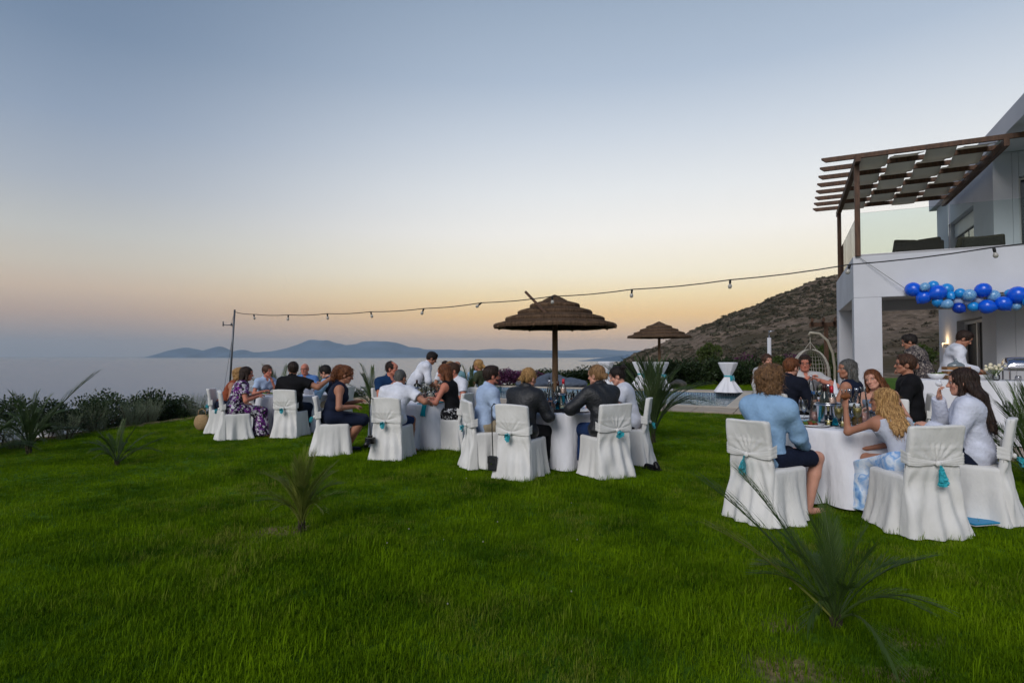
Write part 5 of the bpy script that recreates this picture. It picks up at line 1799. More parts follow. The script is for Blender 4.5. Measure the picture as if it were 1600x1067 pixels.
# ---------------------------------------------------------------- cocktail tables in stretch covers
def cocktail(px, d, label, z=TZ, ribbon=True):
    e = empty('cocktail_table', (W(px, d), d, z))
    tag(e, label, 'table', 'cocktail tables by the pool')
    n = 56
    th = np.linspace(0, 2 * math.pi, n, endpoint=False)
    prof = [(.001, 1.115), (.30, 1.115), (.345, 1.11), (.352, 1.095), (.335, 1.05), (.285, .93), (.225, .80), (.165, .69), (.13, .62), (.125, .585), (.14, .54), (.20, .44), (.29, .31), (.39, .17), (.48, .05), (.50, .01)]
    V = []
    for i, (r_, z_) in enumerate(prof):
        f = 0 if z_ > 1.08 else min(1, abs(z_ - .6) / .5 + .35)
        fold = (.035 if z_ < .58 else .012) * f * np.sin(8 * th + .5 * np.sin(3 * th)) + .006 * f * np.sin(21 * th)
        rr = r_ + (fold if 0 < i else 0)
        V.append(np.column_stack([rr * np.cos(th), rr * np.sin(th), np.full(n, z_)]))
    Q = []
    for i in range(len(prof) - 1):
        a = np.arange(n); b_ = (a + 1) % n
        Q.append(np.column_stack([i * n + a, (i + 1) * n + a, (i + 1) * n + b_, i * n + b_]))
    new_obj('cover', mesh_np('cover', np.concatenate(V), np.concatenate(Q)), e, cloth_white)
    b = MB(); b.lathe([(.03, 0), (.03, 1.09), (.33, 1.09), (.33, 1.108), (.02, 1.108)], 20, caps=False); b.build('stand', metal_dark, e)
    if ribbon:
        rb = MB()
        rb.lathe([(.137, .575), (.15, .59), (.15, .615), (.137, .63)], 24, caps=False)
        a0 = 5.3
        for k in range(8):
            a = a0 + random.uniform(-.35, .35)
            L = random.uniform(.12, .30)
            d0 = Vector((math.cos(a), math.sin(a), 0)); sd = Vector((-math.sin(a), math.cos(a), 0))
            p0 = d0 * .15 + Vector((0, 0, .6))
            p1 = p0 + d0 * .07 + sd * random.uniform(-.08, .08) + Vector((0, 0, random.uniform(-.02, .05)))
            p2 = p1 + d0 * .02 + Vector((0, 0, -L)) * .7 + sd * random.uniform(-.04, .04)
            rb.add([p0 - sd * .01, p0 + sd * .01, p1 + sd * .03, p1 - sd * .03, p2 + sd * .02, p2 - sd * .02], [(0, 1, 2, 3), (3, 2, 4, 5)])
        rb.build('ribbon', ribbon_mat, e, smooth=True)
    return e
cocktail(1137, 21.4, 'white hourglass cocktail table with turquoise ribbon, standing alone at the pool corner')
cocktail(947, 24.6, 'white cocktail table seen behind the woman with the topknot')
cocktail(1001, 23.8, 'white cocktail table behind the middle palm, left of the far parasol pole')
cocktail(1031, 22.7, 'white cocktail table behind the middle palm, in front of the far parasol pole')

# ---------------------------------------------------------------- string lights and their pole
steelg = M('galvanised_pole', (96, 100, 106), .45, .12, 6, metal=.7)
PB = Vector((W(357, 14.2), 14.2, 0)); PB.z = gz(PB.x, PB.y)
PT = Vector((W(366, 14.0), 14.0, 2.62))
pe = empty('light_pole', PB)
tag(pe, 'thin leaning metal pole at the left that carries the string of bulbs', 'pole')
b = MB(); b.tube([(0, 0, 0), tuple((PT - PB) * .5), tuple(PT - PB)], [.026, .024, .022], 10); b.build('mast', steelg, pe, smooth=True)
q = (PT - PB) * .86
b = MB(); b.tube([tuple(q), tuple(q + Vector((-.20, 0, .0))), tuple(q + Vector((-.26, 0, .02)))], .012, 6); b.tube([tuple(q + Vector((-.26, 0, -.03))), tuple(q + Vector((-.26, 0, .09)))], .014, 6); b.tube([tuple(q + Vector((-.06, 0, -.02))), tuple(q + Vector((-.06, 0, .05)))], .016, 6); b.build('bracket', steelg, pe, smooth=True)
b = MB(); b.tube([tuple((PT - PB) * .97), tuple((PT - PB) * .9 + Vector((-.05, 0, 0))), tuple((PT - PB) * .84 + Vector((-.03, 0, 0)))], .004, 5); b.tube([tuple((PT - PB) * .8), (-.16, -.1, .01)], .004, 5); b.build('guy_wire', dark_rubber, pe, smooth=True)
bulbs_px = [(396, 491), (450, 492), (511, 490), (579, 487), (662, 482), (752, 473), (863, 463), (988, 452), (1142, 437), (1330, 413), (1556, 386)]
LP_ = []
for i, (px, py) in enumerate(bulbs_px):
    d = 13.8 - 6.95 * i / 10
    LP_.append(Vector((W(px, d), d, CAMZ + (556 - py) / F * d)))
line = [PT + Vector((0, 0, -.06))] + LP_ + [LP_[-1] + (LP_[-1] - LP_[-2]) * 1.2 + Vector((0, 0, .06)), HW(3.4, -.01, 2.9)]
fine = []
for i in range(len(line) - 1):
    for k in range(4):
        t = k / 4
        fine.append(line[i].lerp(line[i + 1], t) + Vector((0, 0, -.02 * math.sin(math.pi * t))))
fine.append(line[-1])
sl = empty('string_lights', LP_[5])
tag(sl, 'black cable of unlit festoon bulbs strung across the garden to the villa', 'string lights')
b = MB(); b.tube([tuple(p - LP_[5]) for p in fine], .0085, 6); b.build('cable', dark_rubber, sl, smooth=True)
bulb_glass = M('bulb_glass', (176, 172, 164), .2, .1, 20, spec=.7)
bb = MB(); bb.lathe([(.004, -.165), (.022, -.16), (.034, -.14), (.036, -.12), (.028, -.095), (.017, -.078), (.016, -.07)], 12); bulb_me = bb.mesh('bulb', True); bulb_me.materials.append(bulb_glass)
bs = MB(); bs.lathe([(.012, .004), (.020, 0), (.021, -.045), (.018, -.078), (.012, -.08)], 10); sock_me = bs.mesh('socket', True); sock_me.materials.append(dark_rubber)
for i, p in enumerate(LP_):
    so = new_obj('socket', sock_me, sl)
    so.location = p - LP_[5]
    so.rotation_euler = (random.uniform(-.15, .15), random.uniform(-.25, .25), 0) if i not in (4, 5) else (.2, .9 - .5 * (i == 4), 0)
    so.scale = (.8,) * 3
    bo = new_obj('bulb', bulb_me, so)

# ---------------------------------------------------------------- balloon garland on the balcony front
bal = {'royal': M('royal_blue_balloon', (8, 92, 226), .25, .08, 4, spec=.6), 'sky': M('sky_blue_balloon', (30, 146, 226), .25, .1, 4, spec=.6), 'marble': M('marbled_balloon', (30, 110, 190), .25, .3, 7, col2=(150, 200, 226), spec=.6), 'white': M('pale_balloon', (176, 190, 222), .3, .08, 4, spec=.5), 'navy': M('navy_balloon', (8, 60, 176), .25, .1, 4, spec=.6)}
bd = [(1428, 452, 13, 'royal'), (1445, 464, 12, 'royal'), (1447, 448, 8, 'marble'), (1460, 446, 9, 'sky'), (1467, 457, 14, 'royal'), (1481, 452, 11, 'sky'), (1466, 471, 9, 'sky'), (1482, 475, 9, 'marble'), (1487, 462, 9, 'sky'), (1502, 458, 9, 'sky'), (1500, 470, 10, 'white'),
      (1499, 481, 10, 'navy'), (1516, 461, 11, 'marble'), (1514, 472, 7, 'white'), (1538, 453, 13, 'royal'), (1531, 469, 8, 'white'), (1522, 479, 9, 'sky'), (1543, 479, 13, 'royal'), (1553, 462, 11, 'marble'), (1569, 474, 13, 'royal'), (1580, 459, 9, 'sky'), (1592, 461, 16, 'royal'),
      (1611, 470, 12, 'sky'), (1590, 478, 8, 'marble'), (1624, 458, 13, 'royal')]
cname = {'royal': 'royal blue', 'sky': 'sky blue', 'marble': 'marbled blue and white', 'white': 'pale white', 'navy': 'dark blue'}
mesh_b = {}
for k in bal:
    b = MB()
    b.lathe([(.0, 1.0), (.35, .94), (.68, .74), (.92, .40), (1.0, .02), (.95, -.36), (.76, -.72), (.45, -1.0), (.16, -1.17), (.06, -1.22), (.11, -1.29), (.0, -1.3)], 22, caps=False)
    mesh_b[k] = b.mesh('balloon', True)
    mesh_b[k].materials.append(bal[k])
def front_point(px, py, off):
    """point on a plane off metres in front of the balcony face"""
    a = (px - 800) / F
    s = (a * (HC.y + HV.y * -off) - (HC.x + HV.x * -off)) / (HU.x - a * HU.y)
    p = HW(s, -off)
    return Vector((p.x, p.y, CAMZ + (556 - py) / F * p.y))
gl_ = empty('balloon_garland', front_point(1520, 465, .12))
tag(gl_, 'garland of blue, marbled and white balloons hanging along the balcony front', 'balloons')
nb = {}
for i, (px, py, r_, k) in enumerate(bd):
    off = .10 + .15 * ((i * 7) % 5) / 4
    p = front_point(px, py, off)
    o = new_obj('balloon', mesh_b[k], gl_)
    o.location = p - Vector(gl_.location)
    rad_ = r_ / F * p.y * .86
    o.scale = (rad_,) * 3
    o.rotation_euler = (random.uniform(-1.2, 1.2), random.uniform(-1.2, 1.2), random.uniform(0, 6))
b = MB()
pts = [HW(.12, -.03, 3.36)] + [front_point(px, 462 + 3 * math.sin(px), .13) for px in range(1430, 1630, 20)]
b.tube([tuple(p - Vector(gl_.location)) for p in pts], .006, 5); b.build('line', M('clear_line', (150, 150, 150), .4), gl_)

# ---------------------------------------------------------------- hanging egg chair
wick = M('white_wicker', (196, 190, 178), .6, .15, 30, .3, 60)
ex, ed = 1266, 16.4
eg = empty('hanging_chair', (W(ex, ed), ed, TZ), R(-18))
tag(eg, 'white wicker egg-shaped hanging chair on a curved stand beside the villa', 'chair')
cz = .92
def egg(u, v):
    """u around, v 0..1 top to bottom"""
    z = cz + .62 * math.cos(math.pi * v)
    rr = .50 * (math.sin(math.pi * v) ** .75) * (1 - .12 * math.cos(math.pi * v))
    return Vector((rr * math.sin(u), -rr * math.cos(u) * .85, z))
b = MB()
for k in range(27):
    u = R(58 + (302 - 58) * k / 26)
    b.tube([tuple(egg(u + .05 * math.sin(v * 9 + k), .02 + .96 * v)) for v in np.linspace(0, 1, 12)], .009, 5, False)
for v in np.linspace(.08, .95, 15):
    b.tube([tuple(egg(R(58 + (302 - 58) * k / 18), v + .012 * (k % 2))) for k in range(19)], .007, 5, False)
b.build('basket', wick, eg, smooth=True)
b = MB()
b.tube([tuple(egg(R(58), .02 + .96 * v)) for v in np.linspace(0, 1, 14)], .022, 6); b.tube([tuple(egg(R(302), .02 + .96 * v)) for v in np.linspace(0, 1, 14)], .022, 6)
b.build('rim', wick, eg, smooth=True)
b = MB(); b.ball((0, .02, .55), .34, 14, 9, (1, .85, .32)); b.build('cushion', M('cream_cushion', (206, 198, 184), .9, .08, 5, .2, 60), eg, smooth=True)
b = MB(); b.tube([(.0, 0, 1.53), (0, 0, 1.9)], .008, 5)
for sx in (-1, 1):
    b.tube([(sx * .22, 0, 1.44), (0, 0, 1.76)], .007, 5)
b.build('rope', wick, eg)
b = MB()
arc_ = [(.58, .25, .03), (.66, .22, .5), (.66, .18, 1.0), (.60, .14, 1.45), (.46, .08, 1.80), (.24, .02, 2.0), (.0, 0, 2.03), (-.03, 0, 1.96)]
b.tube(arc_, .034, 10); b.build('stand', M('cream_metal', (186, 178, 160), .5, .08, 6), eg, smooth=True)
b = MB(); b.lathe([(.5, 0), (.5, .03), (.46, .035), (.46, .0)], 28, (.1, .1, 0)); b.build('foot', MATS['cream_metal'], eg)

# timber arbour behind the villa corner, and a white garden post
ar_ = empty('timber_arbour', (W(1291, 17.4), 17.4, TZ), HROT)
tag(ar_, 'brown timber arbour just behind the left corner of the villa', 'arbour')
b = MB(); b.box(-.06, .06, -.06, .06, 0, 2.25); b.build('post', wood_brown, ar_, bevel=.006)
b = MB(); b.box(-.45, .3, -.05, .05, 2.252, 2.38); b.build('beam', wood_brown, ar_, bevel=.006)
for k in range(3):
    b = MB(); b.box(-.42 + k * .3, -.35 + k * .3, -.5, 1.6, 2.382, 2.5); b.build('rafter', wood_brown, ar_, bevel=.005)
wp = empty('garden_shower', (W(1202, 18.5), 18.5, TZ))
tag(wp, 'slim white garden shower post with a small head, against the hill', 'shower')
b = MB(); b.tube([(0, 0, 0), (0, 0, 1.95)], .06, 12); b.build('post', white_wall, wp, smooth=True)
b = MB(); b.tube([(0, 0, 1.95), (0, 0, 2.1), (.0, -.12, 2.16)], .018, 8); b.lathe([(.01, .02), (.09, .01), (.09, -.01), (.02, -.012)], 14, (0, -.14, 2.15)); b.build('shower_head', steel, wp, smooth=True)

# ---------------------------------------------------------------- grey loungers on the far lawn
slate = fabric('slate_cushion', (86, 96, 112), bump=.3)
def lounger(px, d, ang, label, sc=1.0):
    e = empty('lounger', (W(px, d), d, gz(W(px, d), d)), ang)
    tag(e, label, 'lounger', 'grey loungers by the hedge')
    v, q = sdf_mesh([el((0, 0, .18), (.85 * sc, .42, .20), None, .1), rc((.15, 0, .3), (.62, 0, .52), .20, .16, .15), rc((-.2, .0, .26), (-.75, 0, .2), .2, .14, .1), half((0, 0, -1.), 0.0)], .035, 0, wrinkle(.012, 5, (9, 7, 11)))
    new_obj('cushion', mesh_np('cushion', v, q), e, slate)
    b = MB(); b.box(-.7 * sc, .6 * sc, -.34, .34, .0, .06); b.build('base', metal_dark, e, bevel=.01)
lounger(836, 25.6, .15, 'left of two slate grey padded loungers in front of the hedge')
lounger(885, 25.2, 2.9, 'right of two slate grey padded loungers in front of the hedge', 1.1)
# ---------------------------------------------------------------- tableware
wine_w = M('white_wine', (226, 206, 130), .1, .05, 5, spec=.5)
rose = M('rose_drink', (214, 84, 60), .15, .1, 5, spec=.5)
juice = M('orange_juice', (214, 160, 30), .3, .1, 5)
bottle_green = M('dark_green_bottle', (24, 34, 26), .08, .1, 5, spec=.7)
label_paper = M('bottle_label', (214, 212, 206), .8, .1, 20)
red_cap = M('red_foil', (196, 40, 54), .35, .1, 10, metal=.2)
brown_cap = M('dark_foil', (60, 28, 22), .35, .1, 10, metal=.2)
china = M('white_china', (222, 222, 224), .25, .03, 8, spec=.6)
food_a = M('grilled_food', (140, 62, 30), .6, .35, 30, .6, 60)
food_b = M('salad_leaf', (96, 120, 40), .6, .35, 30, .6, 60)
bread_m = M('bread_crust', (152, 92, 50), .8, .3, 22, .5, 50)
napkin_t = fabric('turquoise_napkin', (20, 158, 178))
candle_m = M('candle_wax', (236, 226, 196), .6, .04, 6)
water_blue = M('blue_water_label', (40, 110, 180), .3, .1, 6)
KIT = {}
def kit(name, parts):
    KIT[name] = parts
def lz(prof, n=18, c=(0, 0, 0), caps=True, mat=None):
    b = MB(); b.lathe(prof, n, c, caps)
    m = b.mesh('part', True)
    m.materials.append(mat)
    return m
GL = [(.034, 0), (.034, .003), (.006, .006), (.004, .075), (.010, .085), (.030, .11), (.037, .145), (.036, .18), (.032, .205)]
kit('wine_glass', [('bowl', lz(GL, caps=False, mat=glass_thin), None)])
kit('filled_glass', [('bowl', lz(GL, caps=False, mat=glass_thin), None), ('drink', lz([(.008, .088), (.028, .112), (.035, .145), (.034, .172)], mat=wine_w), None)])
kit('rose_glass', [('bowl', lz(GL, caps=False, mat=glass_thin), None), ('drink', lz([(.008, .088), (.028, .112), (.035, .140)], mat=rose), None)])
kit('tumbler', [('body', lz([(.028, 0), (.036, .10), (.0345, .10), (.027, .008)], caps=False, mat=glass_thin), None), ('drink', lz([(.026, .008), (.031, .055)], mat=wine_w), None)])
kit('water_bottle', [('body', lz([(.036, 0), (.040, .01), (.040, .16), (.030, .21), (.016, .27), (.015, .30)], caps=False, mat=glass_thin), None), ('paper_label', lz([(.041, .05), (.041, .12)], caps=False, mat=water_blue), None), ('cap', lz([(.017, .295), (.017, .32), (.002, .322)], mat=steel), None)])
kit('carafe', [('body', lz([(.045, 0), (.05, .01), (.048, .05), (.030, .20), (.018, .27), (.022, .30)], caps=False, mat=glass_thin), None), ('drink', lz([(.043, .008), (.046, .05), (.040, .10)], mat=M('pink_water', (206, 160, 154), .1, .05, 5)), None)])
kit('rose_bottle', [('body', lz([(.036, 0), (.038, .01), (.038, .17), (.030, .21), (.014, .25), (.013, .285)], caps=False, mat=glass_thin), None), ('wine', lz([(.035, .006), (.035, .168), (.026, .205)], mat=M('pale_rose_wine', (222, 190, 176), .12, .05, 5)), None), ('paper_label', lz([(.039, .05), (.039, .13)], caps=False, mat=label_paper), None), ('foil', lz([(.0155, .245), (.0155, .305), (.002, .306)], mat=red_cap), None)])
kit('wine_bottle', [('body', lz([(.036, 0), (.038, .01), (.038, .18), (.028, .215), (.015, .245), (.014, .29)], mat=bottle_green), None), ('paper_label', lz([(.039, .06), (.039, .14)], caps=False, mat=label_paper), None), ('foil', lz([(.0165, .25), (.0165, .31), (.002, .311)], mat=brown_cap), None)])
kit('ice_bucket', [('bucket', lz([(.075, 0), (.085, .02), (.10, .20), (.106, .205), (.097, .198), (.08, .02)], 24, caps=False, mat=steel), None), ('handle', lz([(.106, .175), (.118, .18), (.118, .19), (.106, .195)], 24, caps=False, mat=steel), None)])
kit('plate', [('dish', lz([(.08, 0), (.10, .004), (.135, .016), (.133, .019), (.09, .008), (.002, .007)], 28, caps=False, mat=china), None)])
kit('candle_jar', [('jar', lz([(.045, 0), (.05, .01), (.05, .085), (.04, .10)], caps=False, mat=glass_thin), None), ('candle', lz([(.035, .004), (.035, .055), (.002, .056)], mat=candle_m), None)])
kit('juice_jug', [('jug', lz([(.05, 0), (.062, .03), (.062, .10), (.045, .15), (.05, .17)], caps=False, mat=glass_thin), None), ('juice', lz([(.048, .005), (.058, .03), (.058, .075)], mat=juice), None), ('lid', lz([(.05, .17), (.045, .195), (.01, .20)], mat=china), None)])
kit('napkin_cone', [('cone', lz([(.062, 0), (.04, .11), (.018, .20), (.003, .265)], 14, mat=cloth_white), None)])
def food_mesh(mat_, seed):
    r = np.random.default_rng(seed)
    b = MB()
    for k in range(9):
        b.ball((r.uniform(-.06, .06), r.uniform(-.06, .06), .018 + r.uniform(0, .012)), r.uniform(.014, .026), 7, 5, (1.3, 1, .7))
    m = b.mesh('food', True); m.materials.append(mat_)
    return m
kit('plate_food', [('dish', KIT['plate'][0][1], None), ('food', food_mesh(food_a, 4), None), ('salad', food_mesh(food_b, 9), None)])
def cutlery():
    b = MB(); b.box(-.09, .03, -.006, .006, .002, .005); b.ball((.06, 0, .004), .022, 8, 4, (1.3, .7, .12))
    m = b.mesh('cutlery'); m.materials.append(steel); return m
kit('spoon', [('blade', cutlery(), None)])
def napkin_mesh(seed, w=.2, l=.2):
    r = np.random.default_rng(seed)
    n = 15
    xs_, ys_ = np.meshgrid(np.linspace(-w / 2, w / 2, n), np.linspace(-l / 2, l / 2, n), indexing='ij')
    z = .012 + .012 * np.sin(xs_ * 40 + ys_ * 22 + r.uniform(0, 6)) * np.cos(ys_ * 33 + r.uniform(0, 6)) + .010
    V = np.stack([xs_ + .01 * np.sin(ys_ * 30), ys_, z], -1).reshape(-1, 3)
    i, j = np.meshgrid(np.arange(n - 1), np.arange(n - 1), indexing='ij')
    q = np.stack([i * n + j, (i + 1) * n + j, (i + 1) * n + j + 1, i * n + j + 1], -1).reshape(-1, 4)
    return mesh_np('napkin', V, q)
_nm = napkin_mesh(3); _nm.materials.append(napkin_t)
kit('napkin', [('cloth', _nm, None)])
CATS = {'wine_glass': 'glass', 'filled_glass': 'glass', 'rose_glass': 'glass', 'tumbler': 'glass', 'water_bottle': 'bottle', 'carafe': 'carafe', 'rose_bottle': 'bottle', 'wine_bottle': 'bottle', 'ice_bucket': 'bucket', 'plate': 'plate', 'plate_food': 'plate', 'candle_jar': 'candle', 'juice_jug': 'jug', 'napkin_cone': 'napkin', 'spoon': 'spoon', 'napkin': 'napkin'}
DESC = {'wine_glass': 'empty stemmed wine glass', 'filled_glass': 'stemmed glass of white wine', 'rose_glass': 'stemmed glass of red drink', 'tumbler': 'small tumbler with pale drink', 'water_bottle': 'tall clear water bottle', 'carafe': 'clear tapering carafe', 'rose_bottle': 'clear wine bottle with red foil', 'wine_bottle': 'dark wine bottle', 'ice_bucket': 'steel ice bucket', 'plate': 'white plate', 'plate_food': 'white plate of grilled food', 'candle_jar': 'glass jar candle', 'juice_jug': 'jug of orange juice with white lid', 'napkin_cone': 'white cone-folded napkin', 'spoon': 'steel spoon', 'napkin': 'crumpled turquoise napkin'}
NAMES = {'filled_glass': 'wine_glass', 'rose_glass': 'wine_glass', 'plate_food': 'plate', 'rose_bottle': 'wine_bottle'}
GAP = .004
def put(kind, x, y, z, where, sc=1.0, rz=None, gname=None):
    e = empty(NAMES.get(kind, kind), (x, y, z + .001), random.uniform(0, 6.28) if rz is None else rz)
    e.scale = (sc * 1.12,) * 3
    tag(e, f'{DESC[kind]} {where}', CATS[kind], f'{CATS[kind]} set, {DESC[kind]}, {gname or where}')
    for (n, me, _) in KIT[kind]:
        new_obj(n, me, e)
    return e
def polar(T, az, r):
    return T[0] + r * math.sin(R(az)), T[1] + r * math.cos(R(az))
def lay(T, Z, where, things, used=None):
    for (kind, az, r, *sc) in things:
        x, y = polar(T, az, r)
        put(kind, x, y, Z, where, sc[0] if sc else 1.0)
lay(TR, Z=ZR, where='on the nearest round table', things=[('ice_bucket', 235, .34), ('plate_food', 243, .60), ('juice_jug', 185, .22), ('water_bottle', 150, .06), ('water_bottle', 60, .24), ('filled_glass', 196, .46), ('tumbler', 212, .50), ('tumbler', 226, .50), ('candle_jar', 120, .20),
     ('wine_glass', 130, .42), ('wine_glass', 105, .50), ('wine_glass', 90, .34), ('plate', 140, .60), ('plate', 30, .55), ('spoon', 205, .62), ('spoon', 165, .60), ('napkin', 258, .48, .8), ('carafe', 30, .26), ('wine_glass', 300, .38), ('plate', 330, .55), ('napkin', 95, .62, .6), ('carafe', 275, .30)])
bx, by = polar(TR, 235, .34)
put('wine_bottle', bx - .035, by + .0, ZR + .03, 'standing in the ice bucket on the nearest table', 1.12, 0)
put('rose_bottle', bx + .045, by + .01, ZR + .03, 'standing in the ice bucket on the nearest table', 1.08, 0)
lay(TM, Z=ZM, where='on the table between the leather-jacket women', things=[('carafe', 210, .30, 1.15), ('ice_bucket', 190, .10), ('rose_glass', 245, .42), ('rose_glass', 100, .30), ('rose_glass', 120, .24), ('wine_glass', 196, .40), ('wine_glass', 250, .25), ('wine_glass', 150, .36), ('wine_glass', 300, .4), ('tumbler', 215, .46), ('candle_jar', 20, .2),
     ('plate', 205, .60), ('plate', 160, .58), ('plate', 270, .56), ('plate_food', 75, .55), ('napkin', 165, .35, .9), ('napkin', 235, .30, .7), ('spoon', 182, .62), ('water_bottle', 330, .25)])
bx, by = polar(TM, 190, .10)
put('wine_bottle', bx - .03, by, ZM + .03, 'in the ice bucket of the leather-jacket table', 1.05, 0)
put('rose_bottle', bx + .05, by + .03, ZM + .03, 'in the ice bucket of the leather-jacket table', 1.15, 0)
lay(TS, Z=ZS, where='on the second table, with the waiter behind', things=[('ice_bucket', 330, .18), ('wine_glass', 60, .3), ('wine_glass', 90, .4), ('wine_glass', 20, .42), ('wine_glass', 300, .4), ('candle_jar', 120, .30, 1.3), ('plate_food', 95, .55), ('plate', 200, .58), ('plate_food', 250, .55), ('plate', 330, .55), ('carafe', 50, .12), ('wine_bottle', 350, .3), ('filled_glass', 160, .30), ('tumbler', 30, .3)])
lay(TL, Z=ZL, where='on the far left table', things=[('ice_bucket', 90, .25), ('wine_glass', 120, .4), ('wine_glass', 60, .45), ('wine_glass', 150, .35), ('plate', 180, .55), ('plate_food', 250, .55), ('candle_jar', 200, .2), ('wine_bottle', 20, .2), ('filled_glass', 100, .55)])
lay(TB, Z=ZB, where='on the table by the villa column', things=[('napkin_cone', 60, .22, 1.1), ('napkin_cone', 115, .40, 1.1), ('wine_glass', 240, .2), ('wine_glass', 200, .3), ('wine_glass', 150, .35), ('filled_glass', 180, .45), ('wine_glass', 120, .5), ('tumbler', 160, .55), ('tumbler', 205, .55), ('candle_jar', 180, .25), ('water_bottle', 255, .30, 1.1), ('plate', 90, .55), ('plate', 280, .55), ('wine_glass', 320, .3), ('wine_glass', 100, .25), ('tumbler', 230, .5)])
for (kind, x, y, sc) in (('tumbler', .50, 7.80, 1.1), ('wine_glass', .60, 7.84, 1.1), ('wine_glass', .78, 7.86, 1.1), ('rose_glass', .44, 8.15, 1.1), ('rose_glass', .90, 8.12, 1.15), ('rose_glass', .83, 8.02, 1.0), ('napkin', .58, 7.98, .75), ('napkin', .80, 8.16, .7), ('napkin', .46, 7.94, .55), ('candle_jar', .70, 7.95, .9), ('water_bottle', .53, 8.04, 1.15), ('napkin', .9, 7.98, .5)):
    put(kind, x, y, ZM, 'on the table between the leather-jacket women', sc)
for (kind, x, y, sc) in (('filled_glass', 3.22, 5.62, 1.0), ('water_bottle', 3.30, 5.95, 1.15), ('wine_glass', 3.42, 5.75, 1.0), ('carafe', 3.62, 5.88, 1.15), ('napkin', 3.30, 5.80, .7), ('candle_jar', 3.44, 5.88, 1.1), ('plate', 3.05, 5.75, .9), ('napkin', 3.05, 5.95, .8)):
    put(kind, x, y, ZR, 'on the nearest round table', sc)
# bread held by the blonde girl
bpy.context.view_layer.update()
br = empty('bread', BLONDE.matrix_world @ Vector(BLONDE['wl']) + Vector((.0, .0, .03)), R(35))
tag(br, 'piece of brown bread held in the blonde girl\'s raised hand', 'bread')
v, q = sdf_mesh([el((0, 0, 0), (.062, .036, .028), None, .02), el((.03, .01, .008), (.035, .03, .024), None, .02)], .006, 0, wrinkle(.002, 3))
new_obj('crust', mesh_np('crust', v, q), br, bread_m)
nk = empty('tissue', SWEATW.matrix_world @ Vector(SWEATW['wr']) + Vector((0, 0, .05)))
tag(nk, 'crumpled white tissue in the raised hand of the sweatshirt woman', 'tissue')
v, q = sdf_mesh([el((0, 0, 0), (.03, .025, .03), None, .02), el((.015, .01, .025), (.02, .018, .025), None, .01)], .005, 0, wrinkle(.005, 6, (60, 50, 70)))
new_obj('paper', mesh_np('paper', v, q), nk, cloth_white)
# sunglasses and a dark clutch on the middle table
x, y = polar(TM, 188, .58)
cb = empty('clutch_bag', (x, y, ZM + .001), .3)
tag(cb, 'small flat black clutch lying at the near edge of the middle table', 'bag')
v, q = sdf_mesh([el((0, 0, .018), (.13, .06, .02), None, .02), rc((.02, 0, .03), (.12, .03, .035), .018, .012, .02), half((0, 0, -1.), 0.0)], .007, 0, wrinkle(.003, 8))
new_obj('pouch', mesh_np('pouch', v, q), cb, F_BLACK)
# turquoise shawl over the edge of the second table
sx_, sy_ = polar(TS, 150, .66)
sh_ = empty('shawl', (sx_, sy_, ZS), R(-40))
tag(sh_, 'turquoise cloth draped over the near edge of the second table', 'cloth')
n = 26
P_ = []
for i in range(n):
    t = i / (n - 1)
    for j in range(9):
        w = j / 8 - .5
        yy = .22 - .40 * min(t / .6, 1)
        out_ = .0 if t < .6 else -.02 - .05 * (t - .6)
        zz = .016 + .010 * math.sin(w * 22 + t * 7) if t < .6 else .012 - (t - .6) * .5 + .006 * math.sin(w * 22)
        P_.append((w * (.14 + .10 * t) + .03 * math.sin(t * 5), yy + out_ - (0 if t < .6 else .012 * math.sin(w * 22)), zz))
Q_ = [(i * 9 + j, i * 9 + j + 1, (i + 1) * 9 + j + 1, (i + 1) * 9 + j) for i in range(n - 1) for j in range(8)]
so = new_obj('drape', mesh_np('drape', P_, np.array(Q_)), sh_, napkin_t)
so.modifiers.new('thick', 'SOLIDIFY').thickness = .004
# ---------------------------------------------------------------- things hung on chairs or left on the grass
def hung(name, label, cat, cx, cy, hd, lx, ly, ztop, zbot, bagf):
    x, y = local_pt(cx, cy, hd, lx, ly)
    e = empty(name, (x, y, gz(cx, cy)), -R(hd))
    tag(e, label, cat)
    b = MB()
    b.tube([(.02, .05, ztop - .01), (.004, .0, ztop + .004), (-.012, -.035, ztop - .03), (-.01, -.03, (ztop + zbot) / 2), (0, -.02, zbot)], .008, 6)
    b.build('strap', black_mat, e, smooth=True)
    bagf(e, zbot)
    return e
def cam_body(e, z):
    b = MB(); b.box(-.07, .07, -.055, .015, z - .09, z + .005); b.build('camera_body', black_mat, e, bevel=.014)
    b = MB()
    b.tube([(0, -.05, z - .045), (0, -.06, z - .045), (0, -.17, z - .10)], [.034, .04, .036], 14); b.build('lens', black_mat, e, smooth=True)
    b = MB(); b.box(-.03, .03, -.045, .0, z + .006, z + .035); b.build('viewfinder', black_mat, e, bevel=.008)
def bag_body(e, z):
    b = MB(); b.box(-.07, .07, -.06, .0, z - .18, z); b.build('pouch', F_LEATHER, e, bevel=.015)
    b = MB(); b.box(-.072, .072, -.066, -.058, z - .09, z - .002); b.build('flap', F_LEATHER, e, bevel=.003)
    b = MB(); b.box(-.012, .012, -.072, -.067, z - .10, z - .08); b.build('clasp', steel, e)
hung('camera', 'black camera hanging by its strap from the white-shirt man\'s chair', 'camera', -1.78, 8.58, 12, -.20, -.34, .90, .34, cam_body)
hung('handbag', 'small black handbag hanging on a long strap from a middle chair', 'bag', .13, 7.18, 29, -.235, -.31, .91, .28, bag_body).scale = (.8, .8, 1)
gx, gy = 4.02, 4.95
fo = empty('folder', (gx, gy, gz(gx, gy) + .035), R(12))
tag(fo, 'flat turquoise folder lying on the grass between the two right chairs', 'folder')
